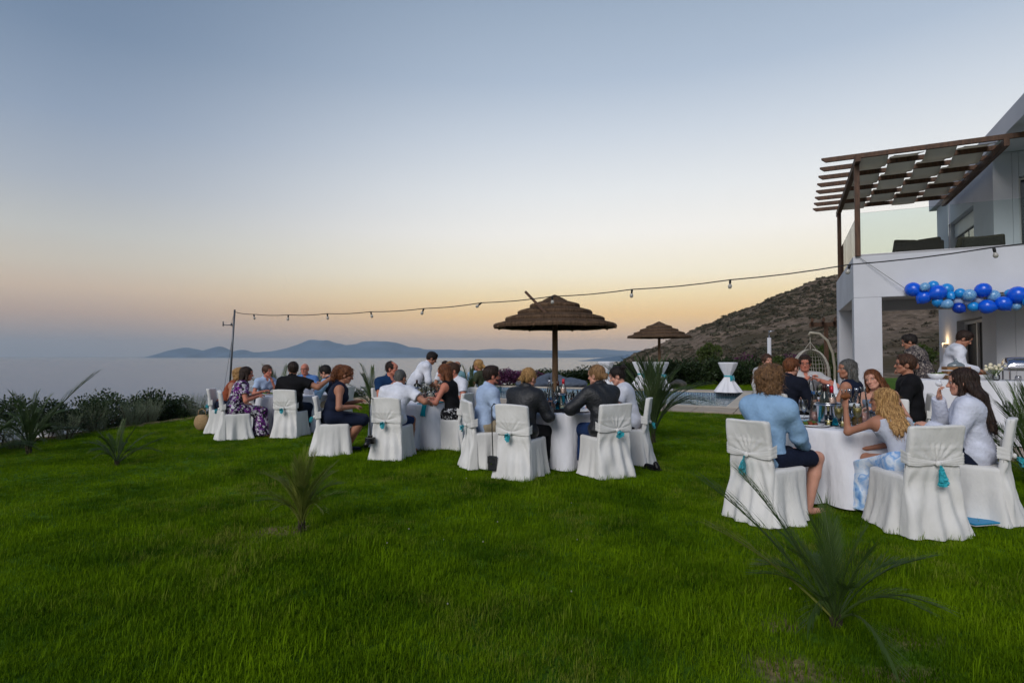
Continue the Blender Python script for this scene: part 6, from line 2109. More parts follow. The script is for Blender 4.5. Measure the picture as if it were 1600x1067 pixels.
b = MB(); b.box(-.16, .16, -.11, .11, 0, .012); b.build('cover', M('turquoise_card', (20, 140, 190), .5, .06, 8), fo, bevel=.003)
b = MB(); b.box(-.155, .155, -.105, .105, -.01, -.0005); b.build('pages', china, fo)
wk = empty('wicker_bag', (W(317, 12.1), 12.1, gz(W(317, 12.1), 12.1)))
wk.scale = (.85, .85, .85)
tag(wk, 'round tan wicker bag standing on the grass at the far left chair', 'bag')
v, q = sdf_mesh([el((0, 0, .21), (.19, .12, .21), None, .05), half((0, 0, -1.), 0.0), half((0, 0, 1.), .40)], .014, 0, lambda X, Y, Z: .004 * np.sin(Z * 170) * np.sin(X * 120))
new_obj('basket', mesh_np('basket', v, q), wk, M('tan_wicker', (176, 146, 106), .8, .2, 40, .6, 90))
b = MB(); b.tube([(-.1, 0, .38), (-.08, 0, .5), (0, 0, .55), (.08, 0, .5), (.1, 0, .38)], .01, 6); b.build('handle', MATS['tan_wicker'], wk, smooth=True)
pt = empty('planter', (W(78, 11.6), 11.6, gz(W(78, 11.6), 11.6) - .02))
tag(pt, 'white tapered planter half hidden by the palm at far left', 'planter')
b = MB(); b.lathe([(.26, 0), (.25, .05), (.15, .40), (.15, .415), (.13, .415), (.13, .37), (.01, .37)], 24, caps=False); b.build('pot', white_wall, pt, smooth=True)
b = MB(); b.lathe([(.001, .385), (.129, .385)], 24, caps=False); b.build('soil', pave_joint, pt)
def sandal(x, y, rz, label, col):
    e = empty('shoe', (x, y, gz(x, y) + .02), rz)
    tag(e, label, 'shoe')
    v, q = sdf_mesh([rc((0, -.09, .02), (.01, .10, .015), .032, .04, .02), rc((0, -.08, .03), (0, -.06, .07), .034, .034, .02), half((0, 0, -1.), 0.0)], .009)
    new_obj('upper', mesh_np('upper', v, q), e, col)
    b = MB(); b.box(-.04, .045, -.13, .14, -.012, .006); b.build('sole', black_mat, e, bevel=.004)
sandal(1.82, 7.42, .6, 'black shoe kicked off in the grass by the topknot woman\'s chair', SHOE_B)

# ---------------------------------------------------------------- buffet
bf = empty('buffet_table', HW(2.6, -1.5, TZ), HROT)
tag(bf, 'long buffet table with white floor-length cloth in front of the villa', 'table')
BH = .98
b = MB(); b.box(-1.85, 1.85, -.36, .36, BH - .05, BH - .01); b.build('tabletop', wood_pole, bf)
for (sx, sy) in ((-1, -1), (1, -1), (-1, 1), (1, 1)):
    b = MB(); b.box(sx * 1.75 - .03, sx * 1.75 + .03, sy * .28 - .03, sy * .28 + .03, 0, BH - .05); b.build('leg', metal_dark, bf)
ring = ring_rr(3.74, .76, .03, 0)[::2]
n = len(ring)
arc = np.concatenate([[0], np.cumsum(np.hypot(*np.diff(ring, axis=0).T))])
rows = [np.column_stack([ring * .5, np.full(n, BH)]), np.column_stack([ring * .997, np.full(n, BH)]), np.column_stack([ring, np.full(n, BH - .01)])]
nn = ring / np.abs(ring).max(0)
for z_ in np.linspace(BH - .05, .02, 10):
    f = (BH - z_) / BH
    off = f * (.022 * np.sin(arc * 21) + .014 * np.sin(arc * 47 + np.sin(arc * 9)) + .02)
    side_x = np.abs(ring[:, 0]) > 1.84
    rows.append(np.column_stack([ring[:, 0] + np.where(side_x, np.sign(ring[:, 0]) * off, 0), ring[:, 1] + np.where(side_x, 0, np.sign(ring[:, 1]) * off), np.full(n, z_)]))
Q = []
for i in range(len(rows) - 1):
    a = np.arange(n); b_ = (a + 1) % n
    Q.append(np.column_stack([i * n + a, (i + 1) * n + a, (i + 1) * n + b_, i * n + b_])[:, ::-1][:, ::-1])
V = np.concatenate(rows + [np.array([[0, 0, BH]])])
tri = np.column_stack([np.full(n, len(V) - 1), np.arange(n), (np.arange(n) + 1) % n])
c = new_obj('tablecloth', mesh_np('tablecloth', V, [np.concatenate(Q), tri], True), None, cloth_white)
smooth_by_angle(c, 50)
c.location = bf.location
c.rotation_euler = bf.rotation_euler
tag(c, 'long white cloth covering the buffet table down to the paving', 'tablecloth')
BZ = TZ + BH + .003
def chafer(s, t, label):
    e = empty('chafing_dish', HW(s, t, BZ), HROT)
    tag(e, label, 'chafing dish', 'chafing dishes on the buffet')
    b = MB()
    for sx in (-1, 1):
        for sy in (-1, 1):
            b.tube([(sx * .27, sy * .16, 0), (sx * .27, sy * .16, .16)], .012, 8)
    b.box(-.29, .29, -.18, .18, .145, .16)
    b.build('stand', steel, e)
    b = MB(); b.box(-.30, .30, -.19, .19, .165, .225); b.build('pan', steel, e, bevel=.015)
    V, Qd, m_ = [], [], 11
    for i in range(m_):
        a = math.pi * i / (m_ - 1)
        for xx, sc in ((-.30, .0), (-.28, .9), (-.2, 1), (.2, 1), (.28, .9), (.30, 0)):
            V.append((xx, -.185 * math.cos(a), .228 + .13 * math.sin(a) * sc))
    Qd = [(i * 6 + j, i * 6 + j + 1, (i + 1) * 6 + j + 1, (i + 1) * 6 + j) for i in range(m_ - 1) for j in range(5)]
    lo_ = new_obj('lid', mesh_np('lid', V, np.array(Qd)), e, steel)
    b = MB(); b.tube([(-.08, -.12, .33), (-.07, -.15, .35), (.07, -.15, .35), (.08, -.12, .33)], .009, 7); b.build('handle', steel, lo_, smooth=True)
    for sx in (-.13, .13):
        b = MB(); b.lathe([(.04, .002), (.04, .06), (.03, .07), (.002, .07)], 14, (sx, 0, 0)); b.build('burner', steel, e, smooth=True)
chafer(2.15, -1.52, 'steel chafing dish with closed lid at the right of the buffet')
chafer(3.0, -1.52, 'steel chafing dish at the far right end of the buffet')
cr = empty('wooden_crate', HW(1.3, -1.3, BZ), HROT + .15)
tag(cr, 'small slatted wooden crate on the left end of the buffet', 'crate')
crate_m = M('pine_crate', (170, 124, 80), .8, .25, 8, .4, 40, stretch=(1, 8, 8))
for k in range(3):
    for sy in (-1, 1):
        b = MB(); b.box(-.16, .16, sy * .11 - .006, sy * .11 + .006, .01 + k * .07, .06 + k * .07); b.build('slat', crate_m, cr)
    for sx in (-1, 1):
        b = MB(); b.box(sx * .154 - .006, sx * .154 + .006, -.103, .103, .01 + k * .07, .06 + k * .07); b.build('slat', crate_m, cr)
b = MB(); b.box(-.15, .15, -.1, .1, 0, .009); b.build('bottom', crate_m, cr)
v, q = sdf_mesh([el((0, 0, .21), (.12, .08, .07), None, .02), rc((0, 0, .25), (.0, 0, .33), .03, .012, .03), half((0, 0, -1.), -.012)], .008)
cl = new_obj('cloche', mesh_np('cloche', v, q), None, M('grey_glass', (120, 130, 136), .2, .1, 6, spec=.6))
cl.location = cr.location; cl.rotation_euler = cr.rotation_euler
tag(cl, 'grey domed cover sitting in the wooden crate', 'cover')
def bowl(s, t, label, mt, sc=1.0):
    e = empty('bowl', HW(s, t, BZ), 0)
    e.scale = (sc,) * 3
    tag(e, label, 'bowl', 'serving bowls on the buffet')
    b = MB(); b.lathe([(.05, 0), (.09, .03), (.13, .09), (.125, .09), (.085, .035), (.01, .02)], 22, caps=False); b.build('dish', china, e, smooth=True)
    r = np.random.default_rng(int(s * 100))
    b = MB()
    for k in range(22):
        b.ball((r.uniform(-.08, .08), r.uniform(-.08, .08), .075 + r.uniform(0, .03)), r.uniform(.015, .03), 6, 4, (1.2, 1, .6))
    b.build('food', mt, e, smooth=True)
bowl(1.0, -1.5, 'white serving bowl of salad beside the wooden crate', food_b)
bowl(1.62, -1.38, 'white serving bowl of roast food before the chafing dish', food_a, .9)
fl = empty('flower_vase', HW(1.72, -1.65, BZ))
tag(fl, 'small vase of white flowers in front of the chafing dish', 'vase')
b = MB(); b.lathe([(.035, 0), (.05, .03), (.045, .08), (.03, .10), (.035, .12)], 16); b.build('vase', glass_thin, fl, smooth=True)
r = np.random.default_rng(5)
b = MB(); g = MB()
for k in range(16):
    c_ = (r.uniform(-.09, .09), r.uniform(-.09, .09), .16 + r.uniform(0, .09))
    b.ball(c_, r.uniform(.018, .03), 7, 5)
    g.tube([(0, 0, .06), c_], .004, 4)
b.build('blossom', candle_m, fl, smooth=True); g.build('stems', food_b, fl)
ol = empty('oil_bottle', HW(2.55, -1.3, BZ))
tag(ol, 'squat clear oil bottle with long neck behind the chafing dish', 'bottle')
b = MB(); b.lathe([(.05, 0), (.065, .03), (.05, .09), (.016, .14), (.014, .22), (.02, .23), (.02, .26), (.003, .265)], 16); b.build('body', MATS['grey_glass'], ol, smooth=True)
# low lit lamp on the terrace behind the man in black
tl_ = empty('garden_lamp', HW(.66, -.95, TZ))
tag(tl_, 'small lit mushroom lamp on a post left of the man in patterned shirt', 'lamp')
b = MB(); b.tube([(0, 0, 0), (0, 0, 1.22)], .02, 8); b.build('post', metal_dark, tl_, smooth=True)
b = MB(); b.lathe([(.075, 1.26), (.065, 1.29), (.03, 1.31), (.003, 1.312)], 18); b.build('shade', emit('lamp_shade_glow', (255, 226, 180), 2.2), tl_, smooth=True)
b = MB(); b.lathe([(.02, 1.21), (.04, 1.245), (.073, 1.259)], 18); b.build('bowl', metal_dark, tl_, smooth=True)
# ---------------------------------------------------------------- young date palms
palm_leaf = leaf_mat('palm_leaf', (.030, .055, .020), (.085, .125, .045), .5, 2.0, .25)
palm_yel = leaf_mat('palm_leaf_yellow', (.075, .115, .016), (.19, .21, .04), .5, 4.0, .25)
palm_dark = leaf_mat('palm_leaf_dark', (.032, .066, .014), (.085, .135, .032), .5, 2.0, .2)
trunk_m = M('palm_trunk', (70, 66, 46), .95, .35, 20, .8, 60)
def frond_mesh(L, seed, pairs=26, bend=.5, leaf=.24, width=.0085):
    r = np.random.default_rng(seed)
    mb = MB()
    def P(t): return np.array([0, L * (t - .16 * bend * t ** 2.5), L * (.30 * bend * t - .55 * bend * t ** 2.2)])
    pts = [P(t) for t in np.linspace(0, 1, 10)]
    mb.tube(pts, [.011 * (1 - .8 * t) for t in np.linspace(0, 1, 10)], 5)
    for k in range(pairs):
        t = .26 + .74 * (k + .5) / pairs
        p = P(t)
        tg = nrm(P(min(1, t + .02)) - P(t - .02))
        for sg in (1, -1):
            l_ = leaf * (math.sin(math.pi * (.02 + .86 * t)) ** .6) * r.uniform(.8, 1.1)
            out = np.array([sg, 0, 0])
            up = nrm(np.cross(out, tg)) * sg
            d = nrm(tg * (.95 + .5 * t) + out * (.62 - .2 * t) + up * r.uniform(.1, .45))
            sd = nrm(np.cross(d, up + .3 * out))
            m_ = p + d * l_ * .5
            e = p + d * l_ + np.array([0, 0, -.10 * l_])
            w = width * r.uniform(.75, 1.1)
            mb.add([p - sd * w * .4, p + sd * w * .4, m_ + sd * w * .6, m_ - sd * w * .6, e], [(0, 1, 2, 3), (3, 2, 4)])
    return mb.mesh('frond', False)
FRONDS = {k: [frond_mesh(1.0, 10 + i + 7 * j, 27 if k != 'dense' else 34, bd_, .23 if k != 'dense' else .30, .0085 if k != 'dense' else .006) for i, bd_ in enumerate((.3, .6, .9, 1.2))] for j, k in enumerate(('std', 'dense'))}
def with_mat(meshes, mt):
    out = []
    for m in meshes:
        c = m.copy()
        c.materials.clear()
        c.materials.append(mt)
        out.append(c)
    return out
PALM_SETS = {'green': with_mat(FRONDS['std'], palm_leaf), 'dark': with_mat(FRONDS['dense'], palm_dark), 'yellow': with_mat(FRONDS['dense'], palm_yel)}
def palm(x, y, z, L, n, label, seed, sets='green', trunk=.12, spread=(8, 62), tr=.05, extra=()):
    e = empty('palm', (x, y, z))
    tag(e, label, 'palm', 'young date palms in the garden')
    r = np.random.default_rng(seed)
    b = MB()
    tr = tr * .62
    b.tube([(0, 0, -.02), (.0, 0, trunk * .5), (0, 0, trunk)], [tr * 1.2, tr * 1.1, tr * .7], 9)
    for k in range(14):
        a = k * 2.4
        zz = trunk * (k + 1) / 15
        b.tube([(tr * .8 * math.cos(a), tr * .8 * math.sin(a), zz - .02), (tr * 1.5 * math.cos(a), tr * 1.5 * math.sin(a), zz + .05)], [.014, .006], 4)
    b.build('trunk', trunk_m, e)
    for k in range(n):
        a = k * 2.39996 + r.uniform(-.3, .3)
        tilt = R(spread[0] + (spread[1] - spread[0]) * ((k + .5) / n) ** 1.0 + r.uniform(-5, 5))
        o = new_obj('frond', PALM_SETS[sets][min(3, int(4 * k / n))], e)
        o.location = (0, 0, trunk * (.95 - .4 * k / n))
        o.rotation_euler = (Matrix.Rotation(a, 3, 'Z') @ Matrix.Rotation(math.pi / 2 - tilt, 3, 'X')).to_euler()
        s_ = L * r.uniform(.75, 1.05)
        o.scale = (s_ * .95, s_, s_)
    for (az, el_, ll, st) in extra:
        o = new_obj('frond', PALM_SETS[st][0], e)
        o.location = (0, 0, trunk * .8)
        o.rotation_euler = (Matrix.Rotation(-R(az), 3, 'Z') @ Matrix.Rotation(R(el_), 3, 'X')).to_euler()
        o.scale = (ll * .85, ll, ll)
    return e
def gp(px, d): return W(px, d), d, gz(W(px, d), d) - .01
palm(*gp(1020, 9.6), 1.42, 24, 'bushy young palm on the lawn right of the middle table', 1, 'green', .24, (3, 48), .04)
palm(*gp(1300, 3.15), .63, 18, 'large dark young palm in the right foreground', 2, 'dark', .06, (10, 62), .03, [(-62, 50, .98, 'dark'), (-48, 60, .9, 'dark'), (-72, 40, .8, 'yellow')])
palm(*gp(474, 4.92), .64, 22, 'yellowing young palm in the left foreground lawn', 3, 'yellow', .08, (3, 42), .028)
palm(*gp(186, 8.2), .62, 12, 'low sparse palm in the left lawn with a long frond to the right', 4, 'green', .05, (15, 60), .03, [(80, 34, .72, 'green'), (-75, 44, .5, 'green')])
palm(*gp(48, 9.3), .98, 22, 'tall young palm at the left edge with one frond standing out', 5, 'green', .16, (4, 58), .05, [(62, 58, 1.5, 'green')])
palm(*gp(-30, 7.9), 1.0, 14, 'young palm cut by the left frame edge', 15, 'green', .16, (10, 64), .05)
palm(W(1606, 6.3), 6.3, gz(W(1606, 6.3), 6.3), 1.12, 18, 'young palm at the right edge behind the sweatshirt woman', 6, 'dark', .16, (8, 66), .055, [(-72, 46, 1.05, 'dark')])
palm(*gp(737, 12.4), 1.15, 15, 'palm between the second table and the man in pale blue shirt', 7, 'green', .18, (4, 50), .05)
palm(*gp(437, 15.0), 1.45, 13, 'palm behind the left table, its fronds above the polo-shirt man', 8, 'green', .2, (8, 60), .05)
palm(*gp(582, 15.2), 1.2, 13, 'palm behind the grey-cropped man\'s left shoulder', 9, 'green', .2, (6, 60), .05)
palm(*gp(500, 16.4), 1.1, 11, 'palm behind the young man in the waistcoat', 10, 'green', .2, (6, 60), .05)

# ---------------------------------------------------------------- shrubs
bush_m = leaf_mat('bush_leaf', (.010, .022, .008), (.038, .065, .022), .5, 3.0, .2)
bush_dk = leaf_mat('hedge_leaf', (.010, .020, .007), (.032, .055, .016), .5, 1.2, .2)
laven = leaf_mat('lavender_sprig', (.09, .12, .06), (.22, .25, .17), .8, 2.5, .15)
boug = leaf_mat('bougainvillea', (.06, .016, .045), (.15, .04, .11), .6, 3.0, .3)
lime = leaf_mat('bright_bush', (.035, .06, .012), (.09, .12, .03), .5, 3.0, .3)
stem_m = M('woody_stem', (70, 58, 46), .95, .3, 14, .5, 40)
def leaf_cloud(n, rx, ry, h, seed, size=.05, lumps=9, base=.12, spiky=0.0):
    """leaves spread over overlapping clumps; returns a mesh"""
    r = np.random.default_rng(seed)
    cl = np.column_stack([r.uniform(-.75, .75, lumps) * rx, r.uniform(-.75, .75, lumps) * ry, r.uniform(.30, .85, lumps) * h])
    cr_ = r.uniform(.28, .50, lumps) * min(max(rx, .2), h * .9)
    ci = r.integers(0, lumps, n)
    d = r.normal(size=(n, 3)); d /= np.linalg.norm(d, axis=1)[:, None]
    rad = cr_[ci] * (r.uniform(.45, 1.08, n) + spiky * (r.random(n) < .08))
    p = cl[ci] + d * rad[:, None] * np.array([1, 1, .9])
    p[:, 2] = np.clip(p[:, 2], base * r.uniform(.2, 1, n), None)
    ax = d + r.normal(size=(n, 3)) * .7 + np.array([0, 0, .5])
    ax /= np.linalg.norm(ax, axis=1)[:, None]
    sd = np.cross(ax, r.normal(size=(n, 3))); sd /= np.linalg.norm(sd, axis=1)[:, None]
    L = size * r.uniform(.6, 1.3, n)[:, None]
    wd = L * .30
    V = np.stack([p, p + ax * L * .5 + sd * wd, p + ax * L, p + ax * L * .5 - sd * wd], 1).reshape(-1, 3)
    q = np.arange(4 * n).reshape(-1, 4)
    return mesh_np('foliage', V, q, False)
def sprig_cloud(n, rad, h, seed, w=.006):
    """upright wispy stems with narrow leaves"""
    r = np.random.default_rng(seed)
    mb = MB()
    for k in range(n):
        a = r.uniform(0, 6.28); q = rad * math.sqrt(r.random()) * .35
        b0 = np.array([q * math.cos(a), q * math.sin(a), 0])
        lean_ = r.uniform(.1, .75)
        tip = b0 + np.array([math.cos(a) * rad * lean_, math.sin(a) * rad * lean_, h * r.uniform(.6, 1.05)])
        for j in range(11):
            t = .12 + .88 * j / 10
            p = b0 + (tip - b0) * t + np.array([math.cos(a), math.sin(a), 0]) * .05 * t * t
            d = nrm(r.normal(size=3) * .8 + np.array([0, 0, .9]))
            sd = nrm(np.cross(d, r.normal(size=3)))
            l_ = .075 * r.uniform(.6, 1.2)
            mb.add([p - sd * w, p + sd * w, p + d * l_], [(0, 1, 2)])
        sd = nrm(np.cross(tip - b0, [.2, .9, .1])) * .003
        mb.add([b0 - sd, b0 + sd, tip + sd, tip - sd], [(0, 1, 2, 3)])
    return mb.mesh('foliage')
def stems(par, rx, h, seed):
    r = np.random.default_rng(seed)
    b = MB()
    for k in range(6):
        a = r.uniform(0, 6.28)
        b.tube([(.03 * math.cos(a), .03 * math.sin(a), -.05), (.35 * rx * math.cos(a), .35 * rx * math.sin(a), h * .4), (.6 * rx * math.cos(a + .3), .6 * rx * math.sin(a + .3), h * .72)], [.018, .012, .005], 5)
    b.build('stem', stem_m, par)
BUSH = [leaf_cloud(2600, .75, .65, 1.15, 40 + i, .075, 13) for i in range(3)]
LAV = [sprig_cloud(130, .5, .85, 60 + i) for i in range(2)]
HEDGE = [leaf_cloud(2400, 1.15, .7, 1.2, 80 + i, .12, 16) for i in range(3)]
for m in BUSH: m.materials.append(bush_m)
for m in LAV: m.materials.append(laven)
for m in HEDGE: m.materials.append(bush_dk)
BOUG = [leaf_cloud(2600, 1.15, .7, 1.25, 90, .11, 14), leaf_cloud(2200, 1.0, .7, 1.2, 91, .11, 12)]
for m in BOUG: m.materials.append(boug)
LIME = [leaf_cloud(1500, .6, .6, 1.5, 95, .12, 9)]
LIME[0].materials.append(lime)
def shrub(x, y, z, me, label, group, sc=(1, 1, 1), seed=0, name='shrub', cat='shrub'):
    e = empty(name, (x, y, z), random.uniform(0, 6.28))
    e.scale = sc
    tag(e, label, cat, group)
    new_obj('foliage', me, e)
    stems(e, .7, .9, seed)
    return e
def edge_pt(i, t):
    a, b_ = EDGE[i], EDGE[i + 1]
    return a[0] + (b_[0] - a[0]) * t, a[1] + (b_[1] - a[1]) * t
# left border: dark bushes with grey lavender in front, along the lawn edge
spots = [(-60, 9.0, 'b', 1.0), (5, 10.2, 'b', .95), (30, 9.9, 'l', 1.0), (75, 11.2, 'b', .95), (105, 11.0, 'l', 1.0), (118, 12.2, 'b', 1.0), (150, 12.3, 'l', 1.15), (160, 13.2, 'b', 1.1), (192, 14.2, 'b', 1.15), (210, 13.3, 'l', 1.1),
         (222, 14.6, 'b', 1.2), (235, 14.0, 'l', 1.15), (256, 15.2, 'b', 1.15), (280, 15.6, 'b', .9), (307, 15.4, 'l', 1.2), (318, 16.6, 'b', .85), (345, 17.0, 'l', .9), (375, 18.0, 'b', .8), (410, 18.6, 'b', .75), (470, 19.5, 'b', .75), (525, 20.2, 'b', .8), (560, 20.5, 'b', .8), (600, 21, 'b', .9), (632, 21.5, 'b', .95), (690, 20.5, 'b', 1.15), (708, 21.5, 'b', 1.25), (660, 21.0, 'b', 1.05), (735, 22.2, 'b', 1.2)]
for i, (px, d, k, sc) in enumerate(spots):
    x = W(px, d)
    z = min(gz(x, d), float(terrain_z(np.array([x]), np.array([d]))[0]) + .1) - .06
    hgt = sc * random.uniform(.92, 1.06) * ((.80 if k == 'b' else .66) if px < 400 else .58)
    if k == 'b':
        shrub(x, d, z, BUSH[i % 3], 'dark-leaved bush in the border along the left lawn edge' if px < 400 else 'dark bush at the drop behind the dining tables', 'border bushes at the lawn edge' if px < 400 else 'bushes behind the tables', (hgt, hgt, hgt), i)
    else:
        shrub(x, d, z, LAV[i % 2], 'wispy grey-green lavender at the left lawn edge', 'lavender at the lawn edge', (hgt, hgt, hgt * 1.0), i, 'lavender', 'lavender')
# hedge beyond the pool
for i, px in enumerate(range(838, 1320, 24)):
    d = 28.6 - .0035 * (px - 838)
    x = W(px, d)
    shrub(x, d, .02, HEDGE[i % 3], 'clipped dark green hedge plant in the row beyond the pool', 'hedge beyond the pool', (1.0, 1.0, np.interp(px, [838, 900, 960, 1060, 1300], [.52, .58, .80, .95, 1.0]) + .05 * math.sin(i * 1.7)), 100 + i, 'hedge_plant', 'hedge')
for i, (px, d, h_) in enumerate(((772, 26.6, .62), (797, 27.0, .64), (822, 27.4, .56), (1165, 30.2, 1.12), (1250, 30.0, 1.15))):
    shrub(W(px, d), d, .0, BOUG[i % 2], 'purple bougainvillea ' + ('at the left end of the hedge beyond the pool' if px < 1000 else 'showing above the hedge near the villa'), 'bougainvillea left' if px < 1000 else 'bougainvillea right', (1, 1, h_), 140 + i, 'bougainvillea', 'shrub')
for i, (px, d, h_, lb) in enumerate(((1108, 30.5, 1.5, 'pale green bush above the hedge left of the lone cocktail table'), (1218, 24.0, 1.0, 'light green shrub by the white shower post'), (1283, 20.0, 1.25, 'green shrub between hanging chair and villa corner'), (1440, 21.5, 1.3, 'green shrub seen through the porch'))):
    shrub(W(px, d), d, .02, LIME[0], lb, 'light green shrubs', (1, 1, h_), 160 + i)
# garden stones by the hedge
def stone(px, d, r_, label, seed):
    x = W(px, d)
    rr = np.random.default_rng(seed)
    v, q = sdf_mesh([el(rr.uniform(-.3, .3, 3) * r_ * np.array([1, 1, .4]) + np.array([0, 0, r_ * .4]), rr.uniform(.5, 1.0, 3) * r_ * np.array([1.2, 1, .7]), None, .05) for _ in range(4)], r_ / 10, 0, wrinkle(.02 * r_, seed, (30, 22, 37)))
    o = new_obj('stone', mesh_np('stone', v, q), None, M('field_stone', (140, 130, 116), .95, .25, 7, .6, 30))
    o.location = (x, d, gz(x, d) - .05)
    tag(o, label, 'stone', 'field stones')
stone(1060, 26.0, .32, 'pale field stone lying before the hedge right of the far parasol', 4)
stone(520, 18.2, .45, 'rough stone at the garden edge behind the waistcoat man', 5)
stone(690, 18.2, .5, 'rough stone at the garden edge behind the waiter', 6)
stone(712, 18.6, .5, 'rough stone right of the waiter, at the garden edge', 7)

# ---------------------------------------------------------------- scrub on the hill, one mass
r = np.random.default_rng(77)
def hill_scrub(n, mat, name, label, seed, smin, smax):
    r = np.random.default_rng(seed)
    V, k = [], 0
    X = r.uniform(36, 330, n * 4); Y = 50 + 220 * r.random(n * 4) ** .8
    den = fbm(X * .045, Y * .045, 3, seed)
    keep = (X / Y > .12) & (X / Y < 1.15) & (den + r.uniform(-.12, .12, len(X)) > .46)
    X, Y = X[keep][:n], Y[keep][:n]
    Z = terr(X, Y)
    out = []
    for x, y, z in zip(X, Y, Z):
        s_ = r.uniform(smin, smax) * (1 + .5 * (r.random() < .1))
        m = 34
        d = r.normal(size=(m, 3)); d /= np.linalg.norm(d, axis=1)[:, None]
        d[:, 2] = np.abs(d[:, 2])
        p = d * (s_ * r.uniform(.55, 1.0, m))[:, None] * np.array([1.25, 1.25, .75]) + np.array([x, y, z - .1])
        t = r.normal(size=(m, 3)); t /= np.linalg.norm(t, axis=1)[:, None]
        b_ = np.cross(t, d); b_ /= np.maximum(np.linalg.norm(b_, axis=1), 1e-6)[:, None]
        L = s_ * .38
        out.append(np.stack([p - t * L, p + b_ * L * .7, p + t * L, p - b_ * L * .7], 1).reshape(-1, 3))
    V = np.concatenate(out)
    o = new_obj(name, mesh_np(name, V, np.arange(len(V)).reshape(-1, 4), False), None, mat)
    return tag(o, label, kind='stuff')
scrub_a = leaf_mat('scrub_dark', (.032, .033, .02), (.075, .068, .044), .9, .08, 0)
scrub_b = leaf_mat('scrub_dry', (.06, .05, .035), (.11, .09, .064), .9, .08, 0)
hill_scrub(3400, scrub_a, 'hill_scrub', 'dark low scrub scattered over the hillside', 5, .35, 1.05)
hill_scrub(1500, scrub_b, 'dry_scrub', 'pale dry scrub scattered over the hillside', 8, .35, .9)

# ---------------------------------------------------------------- grass
grass_m = leaf_mat('grass_blade', (.034, .088, .001), (.175, .29, .003), .7, 1.3, .3)
t = grass_m.node_tree
t.nodes['Principled BSDF'].inputs['Specular IOR Level'].default_value = .06
mixn = [n for n in t.nodes if n.type == 'MIX'][0]
oi = [n for n in t.nodes if n.type == 'OBJECT_INFO'][0]
ge = [n for n in t.nodes if n.type == 'NEW_GEOMETRY'][0]
n2 = t.nodes.new('ShaderNodeTexNoise'); n2.inputs['Scale'].default_value = .55; n2.inputs['Detail'].default_value = 6; n2.inputs['Roughness'].default_value = .7
ln(t, ge.outputs['Position'], n2.inputs['Vector'])
ad = t.nodes.new('ShaderNodeMath'); ad.operation = 'MULTIPLY_ADD'; ad.inputs[1].default_value = .30
ln(t, oi.outputs['Random'], ad.inputs[0]); ln(t, n2.outputs[0], ad.inputs[2])
mr_ = t.nodes.new('ShaderNodeMapRange'); mr_.inputs['From Min'].default_value = .74; mr_.inputs['From Max'].default_value = .92; mr_.inputs['To Max'].default_value = .75
ln(t, ad.outputs[0], mr_.inputs['Value'])
dry = t.nodes.new('ShaderNodeMix'); dry.data_type = 'RGBA'; dry.inputs['B'].default_value = (.26, .23, .06, 1)
users = [l.to_socket for l in mixn.outputs['Result'].links]
ln(t, mixn.outputs['Result'], dry.inputs['A']); ln(t, mr_.outputs[0], dry.inputs['Factor'])
for u in users:
    ln(t, dry.outputs['Result'], u)
def tuft(seed, n, h, rad, w):
    r = np.random.default_rng(seed)
    mb = MB()
    for k in range(n):
        a = r.uniform(0, 6.28); q = rad * math.sqrt(r.random())
        p = np.array([q * math.cos(a), q * math.sin(a), -.004])
        a2 = r.uniform(0, 6.28)
        ld = np.array([math.cos(a2), math.sin(a2), 0])
        hh_ = h * r.uniform(.5, 1.1)
        bnd = r.uniform(.15, .9)
        sd = np.array([-ld[1], ld[0], 0]) * w * r.uniform(.7, 1.2)
        m_ = p + np.array([0, 0, hh_ * .6]) + ld * hh_ * .25 * bnd
        e = p + np.array([0, 0, hh_ * (1 - .25 * bnd)]) + ld * hh_ * .75 * bnd
        mb.add([p - sd, p + sd, m_ + sd * .75, m_ - sd * .75, e], [(0, 1, 2, 3), (3, 2, 4)])
    me = mb.mesh('tuft', True)
    me.materials.append(grass_m)
    return bpy.data.objects.new('grass_tuft', me)
tcol = bpy.data.collections.new('grass_tufts')
for i in range(5):
    tcol.objects.link(tuft(200 + i, 38, .036, .066, .0017))
tcol.objects.link(tuft(230, 16, .075, .075, .0019))
# carrier surface: lawn in view, with a density per vertex
xs_ = np.linspace(-12, 14, 131)
ys_ = np.linspace(1.6, 33, 140)
gm = grid_mesh('grass', xs_, ys_, lambda x, y: G(x, y) + .001, skip=lambda x, y: (edge_dist(x, y)[0] > 0) | in_deck(x, y, 0) | (np.abs(x) > y * 1.02 + 1.2))
co = np.empty(len(gm.vertices) * 3, np.float32)
gm.vertices.foreach_get('co', co)
co = co.reshape(-1, 3)
dist = np.hypot(co[:, 0], co[:, 1])
den = 600 * np.clip(4.2 / np.maximum(dist, 4.2), 0, 1) ** .9
den = den * (1 - .97 * bare(co[:, 0], co[:, 1])) * (.6 + .8 * fbm(co[:, 0] * 1.3, co[:, 1] * 1.3, 3, 12))
den[edge_dist(co[:, 0], co[:, 1])[1] < .05] = 0
scl = .55 + .9 * fbm(co[:, 0] * .8, co[:, 1] * .8, 3, 21) 
scl = scl * np.interp(dist, [2, 5, 12, 30], [1.15, 1.0, .9, 1.1])
for nm, arr in (('density', den), ('height', scl)):
    gm.attributes.new(nm, 'FLOAT', 'POINT').data.foreach_set('value', arr.astype(np.float32))
go = new_obj('grass', gm, None, grass_m)
tag(go, 'mown green grass blades covering the garden lawn', kind='stuff')
ng = bpy.data.node_groups.new('grow_grass', 'GeometryNodeTree')
ng.interface.new_socket('Geometry', in_out='INPUT', socket_type='NodeSocketGeometry')
ng.interface.new_socket('Geometry', in_out='OUTPUT', socket_type='NodeSocketGeometry')
N = ng.nodes.new
gi, gout = N('NodeGroupInput'), N('NodeGroupOutput')
